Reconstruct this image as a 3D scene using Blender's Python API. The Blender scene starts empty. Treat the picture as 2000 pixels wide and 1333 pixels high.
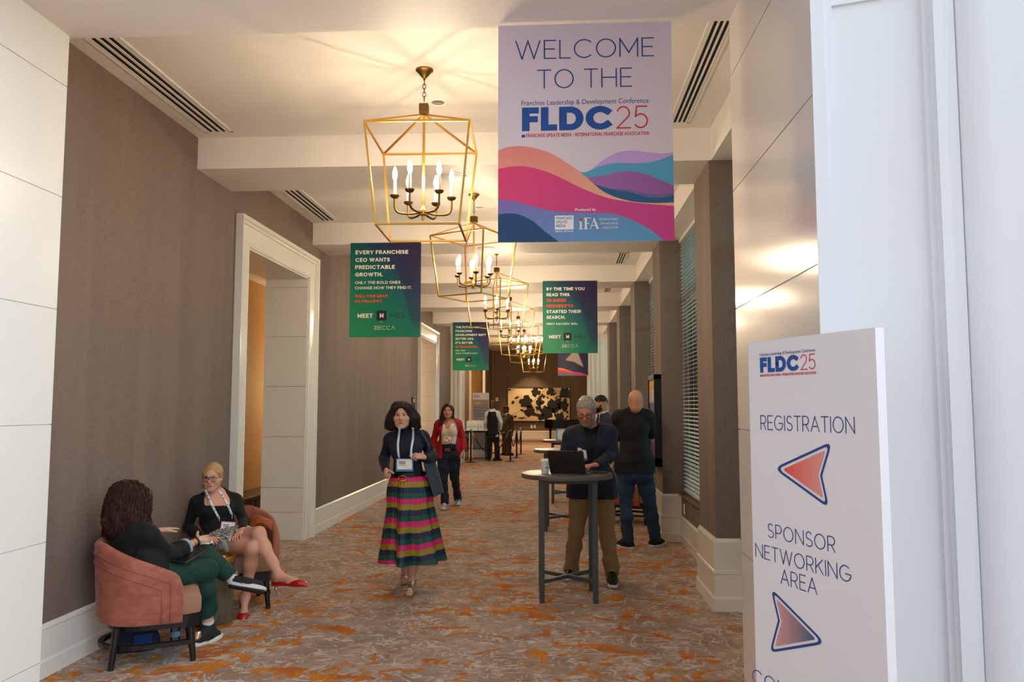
import bpy, math, random
import numpy as np
from mathutils import Vector, Matrix
from mathutils.bvhtree import BVHTree

SC = bpy.context.scene
COL = SC.collection
PI = math.pi

# ------------------------------------------------------------------ camera, world, exposure
FPX = 2000 * 28 / 36
TILT = math.atan(126.5 / FPX)
YAW = math.atan(90 * math.cos(TILT) / FPX)
EYE = np.array([0.0, 0.0, 1.65])
cam_data = bpy.data.cameras.new('camera')
cam_data.lens = 28
cam_data.sensor_width = 36
cam_data.clip_end = 200
cam = bpy.data.objects.new('camera', cam_data)
cam.location = EYE
cam.rotation_euler = (PI / 2 + TILT, 0, YAW)
COL.objects.link(cam)
SC.camera = cam

SC.view_settings.view_transform = 'Standard'
SC.view_settings.look = 'None'
SC.view_settings.gamma = 1
SC.view_settings.use_curve_mapping = False
SC.view_settings.exposure = EXPOSURE = 0.02

world = bpy.data.worlds.new('daylight')
SC.world = world
world.use_nodes = True
bg = world.node_tree.nodes['Background']
bg.inputs['Color'].default_value = (0.80, 0.90, 1.0, 1)
# overcast daylight, brighter towards the side of the hotel lobby's glass front
_n = world.node_tree.nodes
_l = world.node_tree.links
_tc = _n.new('ShaderNodeTexCoord')
_dot = _n.new('ShaderNodeVectorMath')
_dot.operation = 'DOT_PRODUCT'
_dot.inputs[1].default_value = (0.94, -0.32, 0.14)
_mr = _n.new('ShaderNodeMapRange')
_mr.interpolation_type = 'SMOOTHSTEP'
_mr.inputs['From Min'].default_value = 0.45
_mr.inputs['From Max'].default_value = 1.0
_mr.inputs['To Min'].default_value = 0.68
_mr.inputs['To Max'].default_value = 5.8
_l.new(_tc.outputs['Generated'], _dot.inputs[0])
_l.new(_dot.outputs['Value'], _mr.inputs['Value'])
_l.new(_mr.outputs['Result'], bg.inputs['Strength'])

BULB_W = 455.0        # emission strength of each candle bulb


def lamp(name, kind, loc, power, color, **kw):
    d = bpy.data.lights.new(name, kind)
    d.energy = power
    d.color = color
    for k, v in kw.items():
        if k != 'rot':
            setattr(d, k, v)
    o = bpy.data.objects.new(name, d)
    o.location = loc
    if 'rot' in kw:
        o.rotation_euler = kw['rot']
    COL.objects.link(o)
    return o


WARM = (1.0, 0.72, 0.42)
# the lamps of the rooms beyond the openings and the far lounge
lamp('side_room_lamp', 'POINT', (-4.1, 14.2, 2.0), 170, (1.0, 0.72, 0.40), shadow_soft_size=0.2)
lamp('side_room_lamp', 'POINT', (-4.6, 20.6, 3.0), 70, (1.0, 0.70, 0.38), shadow_soft_size=0.2)
lamp('lounge_lamp', 'POINT', (-1.0, 33.0, 3.9), 260, WARM, shadow_soft_size=0.3)
lamp('lounge_lamp', 'POINT', (-2.4, 27.0, 3.9), 120, WARM, shadow_soft_size=0.3)
lamp('niche_lamp', 'POINT', (-4.6, 32.3, 3.2), 90, (1.0, 0.66, 0.30), shadow_soft_size=0.2)
lamp('picture_spot', 'SPOT', (-1.35, 38.2, 4.3), 330, WARM, spot_size=math.radians(62), spot_blend=0.6,
     shadow_soft_size=0.05, rot=(math.radians(24), 0, 0))


# ------------------------------------------------------------------ small maths
def at(px, py, Y):
    """world point seen at a photo pixel at corridor distance Y"""
    f = np.array([-math.sin(YAW) * math.cos(TILT), math.cos(YAW) * math.cos(TILT), math.sin(TILT)])
    r = np.array([math.cos(YAW), math.sin(YAW), 0])
    u = np.cross(r, f)
    d = f + r * (px - 1000) / FPX - u * (py - 666.5) / FPX
    return EYE + d * (Y / d[1])


def V(*a):
    return np.array(a, float)


def nrm(v):
    v = np.asarray(v, float)
    return v / (np.linalg.norm(v) + 1e-12)


def lin(c):
    out = []
    for x in c[:3]:
        x = x / 255.0
        out.append(x / 12.92 if x <= 0.04045 else ((x + 0.055) / 1.055) ** 2.4)
    return tuple(out)


def smooth_curve(pts, n):
    """catmull-rom through 2D/3D points"""
    P = np.array(pts, float)
    P = np.vstack([2 * P[0] - P[1], P, 2 * P[-1] - P[-2]])
    out = []
    m = len(P) - 3
    for i in range(m):
        p0, p1, p2, p3 = P[i:i + 4]
        k = n if i < m - 1 else n + 1
        for j in range(k):
            t = j / n
            out.append(0.5 * ((2 * p1) + (-p0 + p2) * t + (2 * p0 - 5 * p1 + 4 * p2 - p3) * t * t + (-p0 + 3 * p1 - 3 * p2 + p3) * t ** 3))
    return np.array(out)


# ------------------------------------------------------------------ materials
def pbr(name, color, rough=0.6, metal=0.0, spec=0.5, bump=None, var=None, sheen=0.0, coat=0.0, vcol=False, trans=0.0, ior=1.45, emit=None, emit_s=0):
    """color 0-255 sRGB.  bump=(scale, strength, distance); var=(scale, amount) mottles the base colour"""
    m = bpy.data.materials.new(name)
    m.use_nodes = True
    nt = m.node_tree
    b = nt.nodes['Principled BSDF']
    c = lin(color)
    b.inputs['Base Color'].default_value = (*c, 1)
    b.inputs['Roughness'].default_value = rough
    b.inputs['Metallic'].default_value = metal
    b.inputs['Specular IOR Level'].default_value = spec
    b.inputs['IOR'].default_value = ior
    if sheen:
        b.inputs['Sheen Weight'].default_value = sheen
        b.inputs['Sheen Roughness'].default_value = 0.4
    if coat:
        b.inputs['Coat Weight'].default_value = coat
        b.inputs['Coat Roughness'].default_value = 0.08
    if trans:
        b.inputs['Transmission Weight'].default_value = trans
    if emit:
        b.inputs['Emission Color'].default_value = (*lin(emit), 1)
        b.inputs['Emission Strength'].default_value = emit_s
    tc = None
    if bump or var:
        tc = nt.nodes.new('ShaderNodeTexCoord')
    src = None
    if vcol:
        a = nt.nodes.new('ShaderNodeVertexColor')
        a.layer_name = 'Col'
        src = a.outputs['Color']
        nt.links.new(src, b.inputs['Base Color'])
    if var:
        n = nt.nodes.new('ShaderNodeTexNoise')
        n.inputs['Scale'].default_value = var[0]
        n.inputs['Detail'].default_value = 4
        nt.links.new(tc.outputs['Object'], n.inputs['Vector'])
        mr = nt.nodes.new('ShaderNodeMapRange')
        mr.inputs['From Min'].default_value = 0.3
        mr.inputs['From Max'].default_value = 0.7
        mr.inputs['To Min'].default_value = 1 - var[1]
        mr.inputs['To Max'].default_value = 1 + var[1]
        nt.links.new(n.outputs['Fac'], mr.inputs['Value'])
        mx = nt.nodes.new('ShaderNodeMix')
        mx.data_type = 'RGBA'
        mx.blend_type = 'MULTIPLY'
        mx.inputs[0].default_value = 1
        mx.inputs[6].default_value = (*c, 1)
        if src is not None:
            nt.links.new(src, mx.inputs[6])
        nt.links.new(mr.outputs['Result'], mx.inputs[7])
        nt.links.new(mx.outputs[2], b.inputs['Base Color'])
    if bump:
        n = nt.nodes.new('ShaderNodeTexNoise')
        n.inputs['Scale'].default_value = bump[0]
        n.inputs['Detail'].default_value = 3
        nt.links.new(tc.outputs['Object'], n.inputs['Vector'])
        bp = nt.nodes.new('ShaderNodeBump')
        bp.inputs['Strength'].default_value = bump[1]
        bp.inputs['Distance'].default_value = bump[2]
        nt.links.new(n.outputs['Fac'], bp.inputs['Height'])
        nt.links.new(bp.outputs['Normal'], b.inputs['Normal'])
    return m


class NT:
    """terse node-graph helper"""
    def __init__(s, name):
        s.m = bpy.data.materials.new(name)
        s.m.use_nodes = True
        s.t = s.m.node_tree
        s.b = s.t.nodes['Principled BSDF']

    def n(s, kind, **kw):
        x = s.t.nodes.new('ShaderNode' + kind)
        for k, v in kw.items():
            if k in x.inputs.keys() or k[0].isupper():
                i = x.inputs[k.replace('_', ' ')]
                if hasattr(v, 'is_linked') or isinstance(v, bpy.types.NodeSocket):
                    s.t.links.new(v, i)
                else:
                    i.default_value = v
            else:
                setattr(x, k, v)
        return x

    def link(s, a, b):
        s.t.links.new(a, b)

    def math(s, op, a, b=None, clamp=False):
        x = s.t.nodes.new('ShaderNodeMath')
        x.operation = op
        x.use_clamp = clamp
        for i, v in enumerate((a, b)):
            if v is None:
                continue
            if isinstance(v, bpy.types.NodeSocket):
                s.t.links.new(v, x.inputs[i])
            else:
                x.inputs[i].default_value = v
        return x.outputs[0]

    def step(s, v, lo, hi):
        x = s.t.nodes.new('ShaderNodeMapRange')
        x.interpolation_type = 'SMOOTHSTEP'
        s.t.links.new(v, x.inputs['Value'])
        x.inputs['From Min'].default_value = lo
        x.inputs['From Max'].default_value = hi
        return x.outputs['Result']

    def mix(s, f, a, b, blend='MIX'):
        x = s.t.nodes.new('ShaderNodeMix')
        x.data_type = 'RGBA'
        x.blend_type = blend
        for k, v in (('Factor', f), ('A', a), ('B', b)):
            i = [q for q in x.inputs if q.name == k and (q.type == ('VALUE' if k == 'Factor' else 'RGBA'))][0]
            if isinstance(v, bpy.types.NodeSocket):
                s.t.links.new(v, i)
            elif k == 'Factor':
                i.default_value = v
            else:
                i.default_value = (*lin(v), 1)
        return [o for o in x.outputs if o.type == 'RGBA'][0]

    def coords(s, scale=(1, 1, 1), rot=(0, 0, 0), which='Object'):
        tc = s.t.nodes.new('ShaderNodeTexCoord')
        mp = s.t.nodes.new('ShaderNodeMapping')
        mp.inputs['Scale'].default_value = scale
        mp.inputs['Rotation'].default_value = rot
        s.t.links.new(tc.outputs[which], mp.inputs['Vector'])
        return mp.outputs['Vector']

    def noise(s, vec, scale, detail=2, rough=0.5, dist=0.0):
        x = s.t.nodes.new('ShaderNodeTexNoise')
        s.t.links.new(vec, x.inputs['Vector'])
        x.inputs['Scale'].default_value = scale
        x.inputs['Detail'].default_value = detail
        x.inputs['Roughness'].default_value = rough
        x.inputs['Distortion'].default_value = dist
        return x.outputs['Fac']

    def bump(s, h, strength, distance):
        x = s.t.nodes.new('ShaderNodeBump')
        x.inputs['Strength'].default_value = strength
        x.inputs['Distance'].default_value = distance
        s.t.links.new(h, x.inputs['Height'])
        s.t.links.new(x.outputs['Normal'], s.b.inputs['Normal'])


def carpet_material():
    g = NT('carpet_weave')
    base = g.coords()
    warp = g.noise(base, 1.3, 2)
    # broad mottling of two taupe tones
    n1 = g.noise(base, 2.2, 5, 0.6, 0.4)
    c = g.mix(g.step(n1, 0.38, 0.62), (152, 131, 118), (176, 155, 142))
    # stretched brown smears
    v2 = g.coords((1.0, 2.6, 1))
    n2 = g.noise(v2, 3.0, 6, 0.65, 1.2)
    c = g.mix(g.math('MULTIPLY', g.step(n2, 0.52, 0.60), 0.55), c, (168, 138, 120))
    # light meandering lines: contours of warped noises at three scales
    for sc, rot, cen, w, brs, am, dist in ((3.0, 0.0, .50, .013, 4.0, .68, 2.2), (4.4, .7, .47, .012, 5.0, .62, 1.6), (6.5, -.5, .53, .014, 3.0, .55, 1.2), (2.2, .3, .44, .008, 2.5, .65, 2.6)):
        v3 = g.coords((1.0, 1.15, 1), (0, 0, rot))
        n3 = g.noise(v3, sc, 1.5, 0.5, dist)
        line = g.math('SUBTRACT', 1.0, g.step(g.math('ABSOLUTE', g.math('SUBTRACT', n3, cen)), w * .9, w * 2.2))
        brk = g.step(g.noise(v3, brs, 2), 0.42, 0.56)
        c = g.mix(g.math('MULTIPLY', g.math('MULTIPLY', line, brk), am), c, (222, 208, 200))
    # orange islands, combed with fine streaks running along the hall
    n5 = g.noise(base, 0.55, 1)
    streak = g.noise(g.coords((42, 3.0, 1)), 2.0, 2, 0.6)
    oc = g.mix(g.step(g.noise(base, 4.0, 2), 0.35, 0.65), (200, 98, 4), (222, 138, 20))
    oc = g.mix(g.step(streak, 0.42, 0.62), g.mix(0.35, oc, (120, 78, 52)), oc)
    for sc, th, rot in ((2.7, .608, .15), (4.6, .620, -.35)):
        v4 = g.coords((1.0, 1.15, 1), (0, 0, rot))
        n4 = g.noise(v4, sc, 4, 0.6, 1.1)
        thr = g.math('ADD', n4, g.math('MULTIPLY', g.math('SUBTRACT', n5, 0.5), 0.30))
        isl = g.step(g.math('ADD', thr, g.math('MULTIPLY', g.math('SUBTRACT', streak, 0.5), 0.10)), th - .03, th)
        c = g.mix(g.math('MULTIPLY', isl, 0.92), c, oc)
    # small rusty specks
    n6 = g.noise(g.coords((1, 1.8, 1), (0, 0, -0.3)), 7.5, 3, 0.6, 1.0)
    c = g.mix(g.math('MULTIPLY', g.step(n6, 0.625, 0.66), 0.7), c, (176, 96, 36))
    pile = g.noise(g.coords((60, 160, 1)), 3.0, 2)
    c = g.mix(g.math('MULTIPLY', g.step(pile, 0.3, 0.8), 0.22), c, (92, 78, 70))
    g.link(c, g.b.inputs['Base Color'])
    g.b.inputs['Roughness'].default_value = 0.92
    g.b.inputs['Specular IOR Level'].default_value = 0.15
    g.bump(pile, 0.25, 0.004)
    return g.m


def wallpaper_material(name, c0, c1):
    """woven grasscloth: fine horizontal and vertical threads with paler slubs"""
    g = NT(name)
    wx = g.noise(g.coords((230, 230, 9)), 1.6, 2)
    wz = g.noise(g.coords((9, 9, 260)), 1.6, 2)
    big = g.noise(g.coords((1.2, 1.2, 0.12)), 2.0, 2)
    c = g.mix(g.step(g.math('MULTIPLY', g.math('ADD', wx, wz), 0.5), 0.36, 0.64), c0, c1)
    c = g.mix(g.math('MULTIPLY', g.step(big, 0.40, 0.62), 0.30), c, tuple(min(255, x * 1.14) for x in c1))
    sl = g.noise(g.coords((90, 90, 12)), 1.0, 2)
    c = g.mix(g.math('MULTIPLY', g.step(sl, 0.70, 0.78), 0.25), c, (170, 156, 144))
    g.link(c, g.b.inputs['Base Color'])
    g.b.inputs['Roughness'].default_value = 0.7
    g.b.inputs['Specular IOR Level'].default_value = 0.3
    g.bump(g.math('ADD', wx, wz), 0.15, 0.002)
    return g.m


def tweed_material(name, c0, c1, scale=180):
    g = NT(name)
    v = g.coords()
    n = g.noise(v, scale, 2, 0.7)
    c = g.mix(g.step(n, 0.40, 0.60), c0, c1)
    g.link(c, g.b.inputs['Base Color'])
    g.b.inputs['Roughness'].default_value = 0.9
    g.bump(n, 0.5, 0.004)
    return g.m


def velvet_material(name, c0, c1):
    g = NT(name)
    n = g.noise(g.coords((1, 1, 1.6)), 9, 4, 0.6, 0.8)
    c = g.mix(g.step(n, 0.35, 0.68), c0, c1)
    g.link(c, g.b.inputs['Base Color'])
    g.b.inputs['Roughness'].default_value = 0.65
    g.b.inputs['Sheen Weight'].default_value = 0.25
    g.b.inputs['Sheen Roughness'].default_value = 0.35
    g.b.inputs['Sheen Tint'].default_value = (1.0, 0.75, 0.62, 1)
    g.b.inputs['Specular IOR Level'].default_value = 0.2
    g.bump(g.noise(g.coords(), 300, 2), 0.08, 0.002)
    return g.m


def glass_tint(name, color, refl=0.10, haze=0.0):
    g = NT(name)
    t = g.t
    tr = t.nodes.new('ShaderNodeBsdfTransparent')
    tr.inputs['Color'].default_value = (*color, 1)
    gl = t.nodes.new('ShaderNodeBsdfGlossy')
    gl.inputs['Roughness'].default_value = 0.02
    fr = t.nodes.new('ShaderNodeFresnel')
    fr.inputs['IOR'].default_value = 1.45
    mx = t.nodes.new('ShaderNodeMixShader')
    t.links.new(fr.outputs[0], mx.inputs[0])
    t.links.new(tr.outputs[0], mx.inputs[1])
    t.links.new(gl.outputs[0], mx.inputs[2])
    t.links.new(mx.outputs[0], t.nodes['Material Output'].inputs['Surface'])
    return g.m


M = {}
M['carpet'] = carpet_material()
M['wallpaper'] = wallpaper_material('grasscloth_wallpaper', (110, 94, 85), (126, 109, 99))
M['wallpaper_dark'] = wallpaper_material('brown_wallcovering', (92, 76, 60), (112, 94, 76))
M['white'] = pbr('white_semi_gloss_paint', (232, 228, 222), 0.28, bump=(60, 0.03, 0.002))
M['trim'] = pbr('white_trim_enamel', (230, 224, 214), 0.22)
M['ceiling'] = pbr('ceiling_plaster', (238, 232, 227), 0.5, spec=0.35)
M['ochre'] = pbr('ochre_wall', (216, 178, 116), 0.8)
M['brass'] = pbr('brushed_brass', (214, 164, 76), 0.36, 1.0)
M['brass_dark'] = pbr('aged_brass', (120, 92, 50), 0.42, 1.0)
M['candle'] = pbr('candle_sleeve', (244, 232, 206), 0.5)
M['bulb'] = pbr('lit_candle_bulb', (255, 230, 190), 0.3, emit=(255, 230, 192), emit_s=BULB_W)
M['black'] = pbr('matte_black', (14, 14, 15), 0.6)
M['slot'] = pbr('vent_slot_black', (8, 8, 9), 0.8)
M['table_metal'] = pbr('grey_powder_coat', (70, 72, 76), 0.45, 0.0, var=(30, 0.06))
M['table_top'] = pbr('dark_grey_laminate', (92, 86, 80), 0.38, var=(40, 0.06))
M['velvet'] = velvet_material('terracotta_velvet', (154, 86, 70), (172, 102, 84))
M['tweed'] = tweed_material('pink_beige_tweed', (146, 100, 80), (180, 134, 110), 260)
M['wood_dark'] = pbr('espresso_wood', (26, 21, 21), 0.35, var=(14, 0.2))
M['slat'] = pbr('white_blind_slat', (222, 222, 214), 0.45)
M['glass'] = glass_tint('tinted_window_glass', (0.58, 0.80, 0.82))
M['paper'] = pbr('white_paper', (240, 238, 232), 0.6)
M['print'] = pbr('printed_sheet', (255, 255, 255), 0.45, vcol=True)
M['print_satin'] = pbr('satin_printed_vinyl', (255, 255, 255), 0.30, vcol=True)
M['board'] = pbr('white_foam_board', (226, 220, 224), 0.45)
M['ink_navy'] = pbr('navy_ink', (32, 62, 128), 0.5)
M['ink_blue'] = pbr('blue_ink', (22, 74, 150), 0.5)
M['ink_red'] = pbr('red_ink', (206, 44, 52), 0.5)
M['ink_orange'] = pbr('orange_red_ink', (232, 62, 38), 0.5)
M['ink_white'] = pbr('white_ink', (240, 234, 226), 0.5)
M['ink_cream'] = pbr('cream_ink', (226, 222, 196), 0.5)
M['ink_pale'] = pbr('pale_green_ink', (168, 206, 176), 0.5)
M['ink_dark'] = pbr('dark_violet_ink', (38, 26, 48), 0.5)
M['ink_green'] = pbr('dark_green_ink', (32, 62, 62), 0.5)
M['ink_grey'] = pbr('grey_ink', (92, 94, 104), 0.5)
M['skin'] = pbr('skin', (200, 150, 125), 0.5, spec=0.35, vcol=True)
M['vcol'] = pbr('painted_detail', (255, 255, 255), 0.35, vcol=True)
M['gold'] = pbr('gold', (226, 170, 70), 0.22, 1.0)
M['silver'] = pbr('silver', (196, 196, 200), 0.25, 1.0)


# ------------------------------------------------------------------ objects
def mesh(name, verts, faces, mat=None, parent=None, smooth=False, mats=None, fmat=None, col=None, kind=None):
    me = bpy.data.meshes.new(name)
    v = np.asarray(verts, dtype=np.float32).reshape(-1, 3)
    if isinstance(faces, np.ndarray):
        k = faces.shape[1]
        nf = len(faces)
        me.vertices.add(len(v))
        me.vertices.foreach_set('co', v.ravel())
        me.loops.add(nf * k)
        me.loops.foreach_set('vertex_index', faces.astype(np.int32).ravel())
        me.polygons.add(nf)
        me.polygons.foreach_set('loop_start', np.arange(0, nf * k, k, dtype=np.int32))
        me.polygons.foreach_set('loop_total', np.full(nf, k, np.int32))
        me.update(calc_edges=True)
    else:
        me.from_pydata([tuple(map(float, q)) for q in v], [], [tuple(int(i) for i in f) for f in faces])
        me.update()
    for m_ in (mats or [mat]):
        me.materials.append(m_)
    if fmat is not None:
        me.polygons.foreach_set('material_index', np.asarray(fmat, np.int32))
    if smooth is True:
        me.polygons.foreach_set('use_smooth', np.ones(len(me.polygons), bool))
    elif smooth:
        me.polygons.foreach_set('use_smooth', np.ones(len(me.polygons), bool))
        me.set_sharp_from_angle(angle=math.radians(smooth))
    if col is not None:
        a = me.color_attributes.new('Col', 'FLOAT_COLOR', 'POINT')
        c = np.ones((len(v), 4), np.float32)
        c[:, :3] = np.asarray(col, np.float32)
        a.data.foreach_set('color', c.ravel())
    o = bpy.data.objects.new(name, me)
    COL.objects.link(o)
    if parent is not None:
        o.parent = parent
    if kind:
        o['kind'] = kind
    return o


def thing(name, label, cat, loc=(0, 0, 0), rotz=0, group=None):
    o = bpy.data.objects.new(name, None)
    COL.objects.link(o)
    o.empty_display_size = 0.1
    o.location = loc
    o.rotation_euler = (0, 0, rotz)
    tag(o, label, cat, group)
    return o


def tag(o, label, cat, group=None):
    o['label'] = label
    o['category'] = cat
    if group:
        o['group'] = group
    return o


def dup(root, loc, rotz, label=None, group=None):
    r = root.copy()
    COL.objects.link(r)
    r.location = loc
    r.rotation_euler = (0, 0, rotz)
    if label:
        r['label'] = label
    if group:
        r['group'] = group

    def rec(src, dst):
        for ch in list(src.children):
            c = ch.copy()
            COL.objects.link(c)
            c.parent = dst
            rec(ch, c)
    rec(root, r)
    return r


class MB:
    """collects shapes for one mesh"""
    def __init__(s):
        s.v = []
        s.f = []
        s.m = []
        s.n = 0

    def add(s, verts, faces, mi=0):
        verts = np.asarray(verts, float).reshape(-1, 3)
        s.v.append(verts)
        for f in faces:
            s.f.append(tuple(int(i) + s.n for i in f))
            s.m.append(mi)
        s.n += len(verts)
        return s

    def box(s, x0, x1, y0, y1, z0, z1, mi=0, bev=0.0):
        if bev <= 0:
            v = [(x, y, z) for x in (x0, x1) for y in (y0, y1) for z in (z0, z1)]
            f = [(0, 1, 3, 2), (4, 6, 7, 5), (0, 4, 5, 1), (2, 3, 7, 6), (0, 2, 6, 4), (1, 5, 7, 3)]
            return s.add(v, f, mi)
        # bevelled box: rounded-rect rings
        b = min(bev, (x1 - x0) / 2.01, (y1 - y0) / 2.01, (z1 - z0) / 2.01)
        rings = []
        prof = [(z0, b), (z0 + b * 0.3, b * 0.3), (z0 + b, 0), (z1 - b, 0), (z1 - b * 0.3, b * 0.3), (z1, b)]
        for z, i in prof:
            ring = []
            for cx, cy, a0 in ((x1 - b, y1 - b, 0), (x0 + b, y1 - b, 90), (x0 + b, y0 + b, 180), (x1 - b, y0 + b, 270)):
                for k in range(4):
                    a = math.radians(a0 + k * 30)
                    r = b - i if i < b else 0.0
                    ring.append((cx + r * math.cos(a), cy + r * math.sin(a), z))
            rings.append(ring)
        return s.rings(rings, mi)

    def rings(s, rings, mi=0, caps=True, closed=True):
        n = len(rings[0])
        v = [p for r in rings for p in r]
        f = []
        for i in range(len(rings) - 1):
            for j in range(n if closed else n - 1):
                k = (j + 1) % n
                f.append((i * n + j, i * n + k, (i + 1) * n + k, (i + 1) * n + j))
        if caps:
            f.append(tuple(range(n - 1, -1, -1)))
            f.append(tuple((len(rings) - 1) * n + j for j in range(n)))
        return s.add(v, f, mi)

    def lathe(s, prof, c=(0, 0, 0), n=24, mi=0, caps=True):
        rings = [[(c[0] + r * math.cos(2 * PI * j / n), c[1] + r * math.sin(2 * PI * j / n), c[2] + z) for j in range(n)] for r, z in prof]
        return s.rings(rings, mi, caps)

    def tube(s, pts, r, n=8, mi=0, caps=True, up=None, flat=1.0, ang=0.0):
        """sweep an n-gon (flat scales its second axis); r number or list"""
        P = np.asarray(pts, float)
        m = len(P)
        R = np.full(m, r, float) if np.isscalar(r) else np.asarray(r, float)
        T = np.zeros_like(P)
        T[1:-1] = P[2:] - P[:-2]
        T[0] = P[1] - P[0]
        T[-1] = P[-1] - P[-2]
        T /= np.linalg.norm(T, axis=1)[:, None] + 1e-12
        ref = np.array(up, float) if up is not None else (V(0, 0, 1) if abs(T[0][2]) < 0.9 else V(0, 1, 0))
        rings = []
        a = nrm(np.cross(ref, T[0]))
        for i in range(m):
            if up is not None:
                a2 = np.cross(ref, T[i])
                if np.linalg.norm(a2) > 1e-3:
                    a = nrm(a2)
            else:
                a = nrm(a - T[i] * (a @ T[i]))
            b = np.cross(T[i], a)
            rings.append([P[i] + R[i] * (math.cos(ang + 2 * PI * k / n) * a + flat * math.sin(ang + 2 * PI * k / n) * b) for k in range(n)])
        return s.rings(rings, mi, caps)

    def bar(s, a, b, w, h=None, mi=0, up=(0, 0, 1)):
        """straight bar of rectangular section"""
        a = np.asarray(a, float)
        b = np.asarray(b, float)
        h = h or w
        t = nrm(b - a)
        u = np.asarray(up, float)
        if abs(t @ u) > 0.95:
            u = V(0, 1, 0)
        x = nrm(np.cross(t, u))
        y = np.cross(x, t)
        rings = [[p + x * w / 2 * i + y * h / 2 * j for i, j in ((-1, -1), (1, -1), (1, 1), (-1, 1))] for p in (a, b)]
        return s.rings(rings, mi)

    def ball(s, c, r, nu=12, nv=8, mi=0, M3=None):
        r = np.full(3, r, float) if np.isscalar(r) else np.asarray(r, float)
        v = []
        for i in range(1, nv):
            th = PI * i / nv
            for j in range(nu):
                ph = 2 * PI * j / nu
                v.append((math.sin(th) * math.cos(ph), math.sin(th) * math.sin(ph), math.cos(th)))
        v.append((0, 0, 1))
        v.append((0, 0, -1))
        v = np.array(v) * r
        if M3 is not None:
            v = v @ np.asarray(M3, float)
        v = v + np.asarray(c, float)
        f = []
        for i in range(nv - 2):
            for j in range(nu):
                k = (j + 1) % nu
                f.append((i * nu + j, (i + 1) * nu + j, (i + 1) * nu + k, i * nu + k))
        t, b = (nv - 1) * nu, (nv - 1) * nu + 1
        for j in range(nu):
            k = (j + 1) % nu
            f.append((t, j, k))
            f.append((b, (nv - 2) * nu + k, (nv - 2) * nu + j))
        return s.add(v, f, mi)

    def prism(s, poly, d0, d1, axes=(0, 1, 2), mi=0):
        """2D polygon (list of (a,b)) extruded along the third axis"""
        n = len(poly)
        v = []
        for d in (d0, d1):
            for a, b in poly:
                p = [0, 0, 0]
                p[axes[0]], p[axes[1]], p[axes[2]] = a, b, d
                v.append(p)
        f = [(i, (i + 1) % n, n + (i + 1) % n, n + i) for i in range(n)] + [tuple(range(n - 1, -1, -1)), tuple(range(n, 2 * n))]
        return s.add(v, f, mi)

    def grid(s, P, mi=0):
        P = np.asarray(P, float)
        a, b = P.shape[:2]
        f = [(i * b + j, (i + 1) * b + j, (i + 1) * b + j + 1, i * b + j + 1) for i in range(a - 1) for j in range(b - 1)]
        return s.add(P.reshape(-1, 3), f, mi)

    def sheet(s, P, t, mi=0):
        """grid of points given thickness t along its normals: a closed slab"""
        P = np.asarray(P, float)
        a, b = P.shape[:2]
        du = np.gradient(P, axis=0)
        dv = np.gradient(P, axis=1)
        N = np.cross(du, dv)
        N /= np.linalg.norm(N, axis=2)[..., None] + 1e-12
        A, B = P + N * t / 2, P - N * t / 2
        n = a * b
        f = []
        for i in range(a - 1):
            for j in range(b - 1):
                q = (i * b + j, (i + 1) * b + j, (i + 1) * b + j + 1, i * b + j + 1)
                f.append(q)
                f.append(tuple(n + x for x in reversed(q)))
        for i in range(a - 1):
            for j in (0, b - 1):
                p, q = i * b + j, (i + 1) * b + j
                f.append((p, q, n + q, n + p) if j else (q, p, n + p, n + q))
        for j in range(b - 1):
            for i in (0, a - 1):
                p, q = i * b + j, i * b + j + 1
                f.append((p, q, n + q, n + p) if i == 0 else (q, p, n + p, n + q))
        return s.add(np.vstack([A.reshape(-1, 3), B.reshape(-1, 3)]), f, mi)

    def build(s, name, mat, parent=None, smooth=False, origin=None, kind=None, col=None):
        v = np.vstack(s.v)
        if origin is not None:
            v = v - np.asarray(origin, float)
        mats = mat if isinstance(mat, (list, tuple)) else [mat]
        o = mesh(name, v, s.f, parent=parent, smooth=smooth, mats=mats, fmat=s.m if len(mats) > 1 else None, kind=kind, col=col)
        return fix_normals(o)


def fix_normals(o):
    import bmesh
    bm = bmesh.new()
    bm.from_mesh(o.data)
    bmesh.ops.recalc_face_normals(bm, faces=bm.faces)
    bm.to_mesh(o.data)
    bm.free()
    return o


def struct(name, mb, mat, smooth=False):
    o = mb.build(name, mat, smooth=smooth)
    o['kind'] = 'structure'
    return o
# ================================================================== the setting
WL = -3.15          # left wallpaper plane
WR = 1.28           # face of the window piers
CEIL, SOFF = 4.0, 3.72
BEAM0 = 4.20        # far edge of the near portal
BEAMS = [6.67 + 3.3 * i for i in range(6)]
BW = 0.73
PERIOD = 3.3
FARP = 23.17        # far portal
END = 39.8
DOORS = [(7.82, 9.80), (18.05, 20.30)]

fl = MB()
fl.box(-7, 7, -7, 41, -0.05, 0.0)
struct('floor', fl, M['carpet'])

# ceiling slabs of the bays, near lobby soffit, far lounge
c = MB()
c.box(-3.7, 2.2, BEAM0, FARP + BW, CEIL, CEIL + 0.12)
c.box(-4.2, 3.2, 2.9, BEAM0, SOFF, SOFF + 0.40)
c.box(-7.0, 4.0, FARP + BW, END + 0.2, 4.4, 4.5)
c.box(-6.6, -3.65, 4.4, 23.0, 3.55, 3.67)
c.box(-6.6, -3.3, 29.0, 37.0, 4.1, 4.2)
struct('ceiling', c, M['ceiling'])
for i, y in enumerate(BEAMS):
    b = MB()
    if i < 5:
        b.box(WL - 0.02, 1.31, y, y + BW, SOFF, CEIL + 0.02)
    else:
        b.box(-4.2, 3.4, y, y + BW, SOFF, 4.5)
    struct('trim_%d' % (i + 1), b, M['ceiling'])
b = MB()
b.box(WR + 0.02, 2.1, BEAM0, FARP, SOFF, CEIL + 0.02)
struct('trim_7', b, M['ceiling'])


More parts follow.
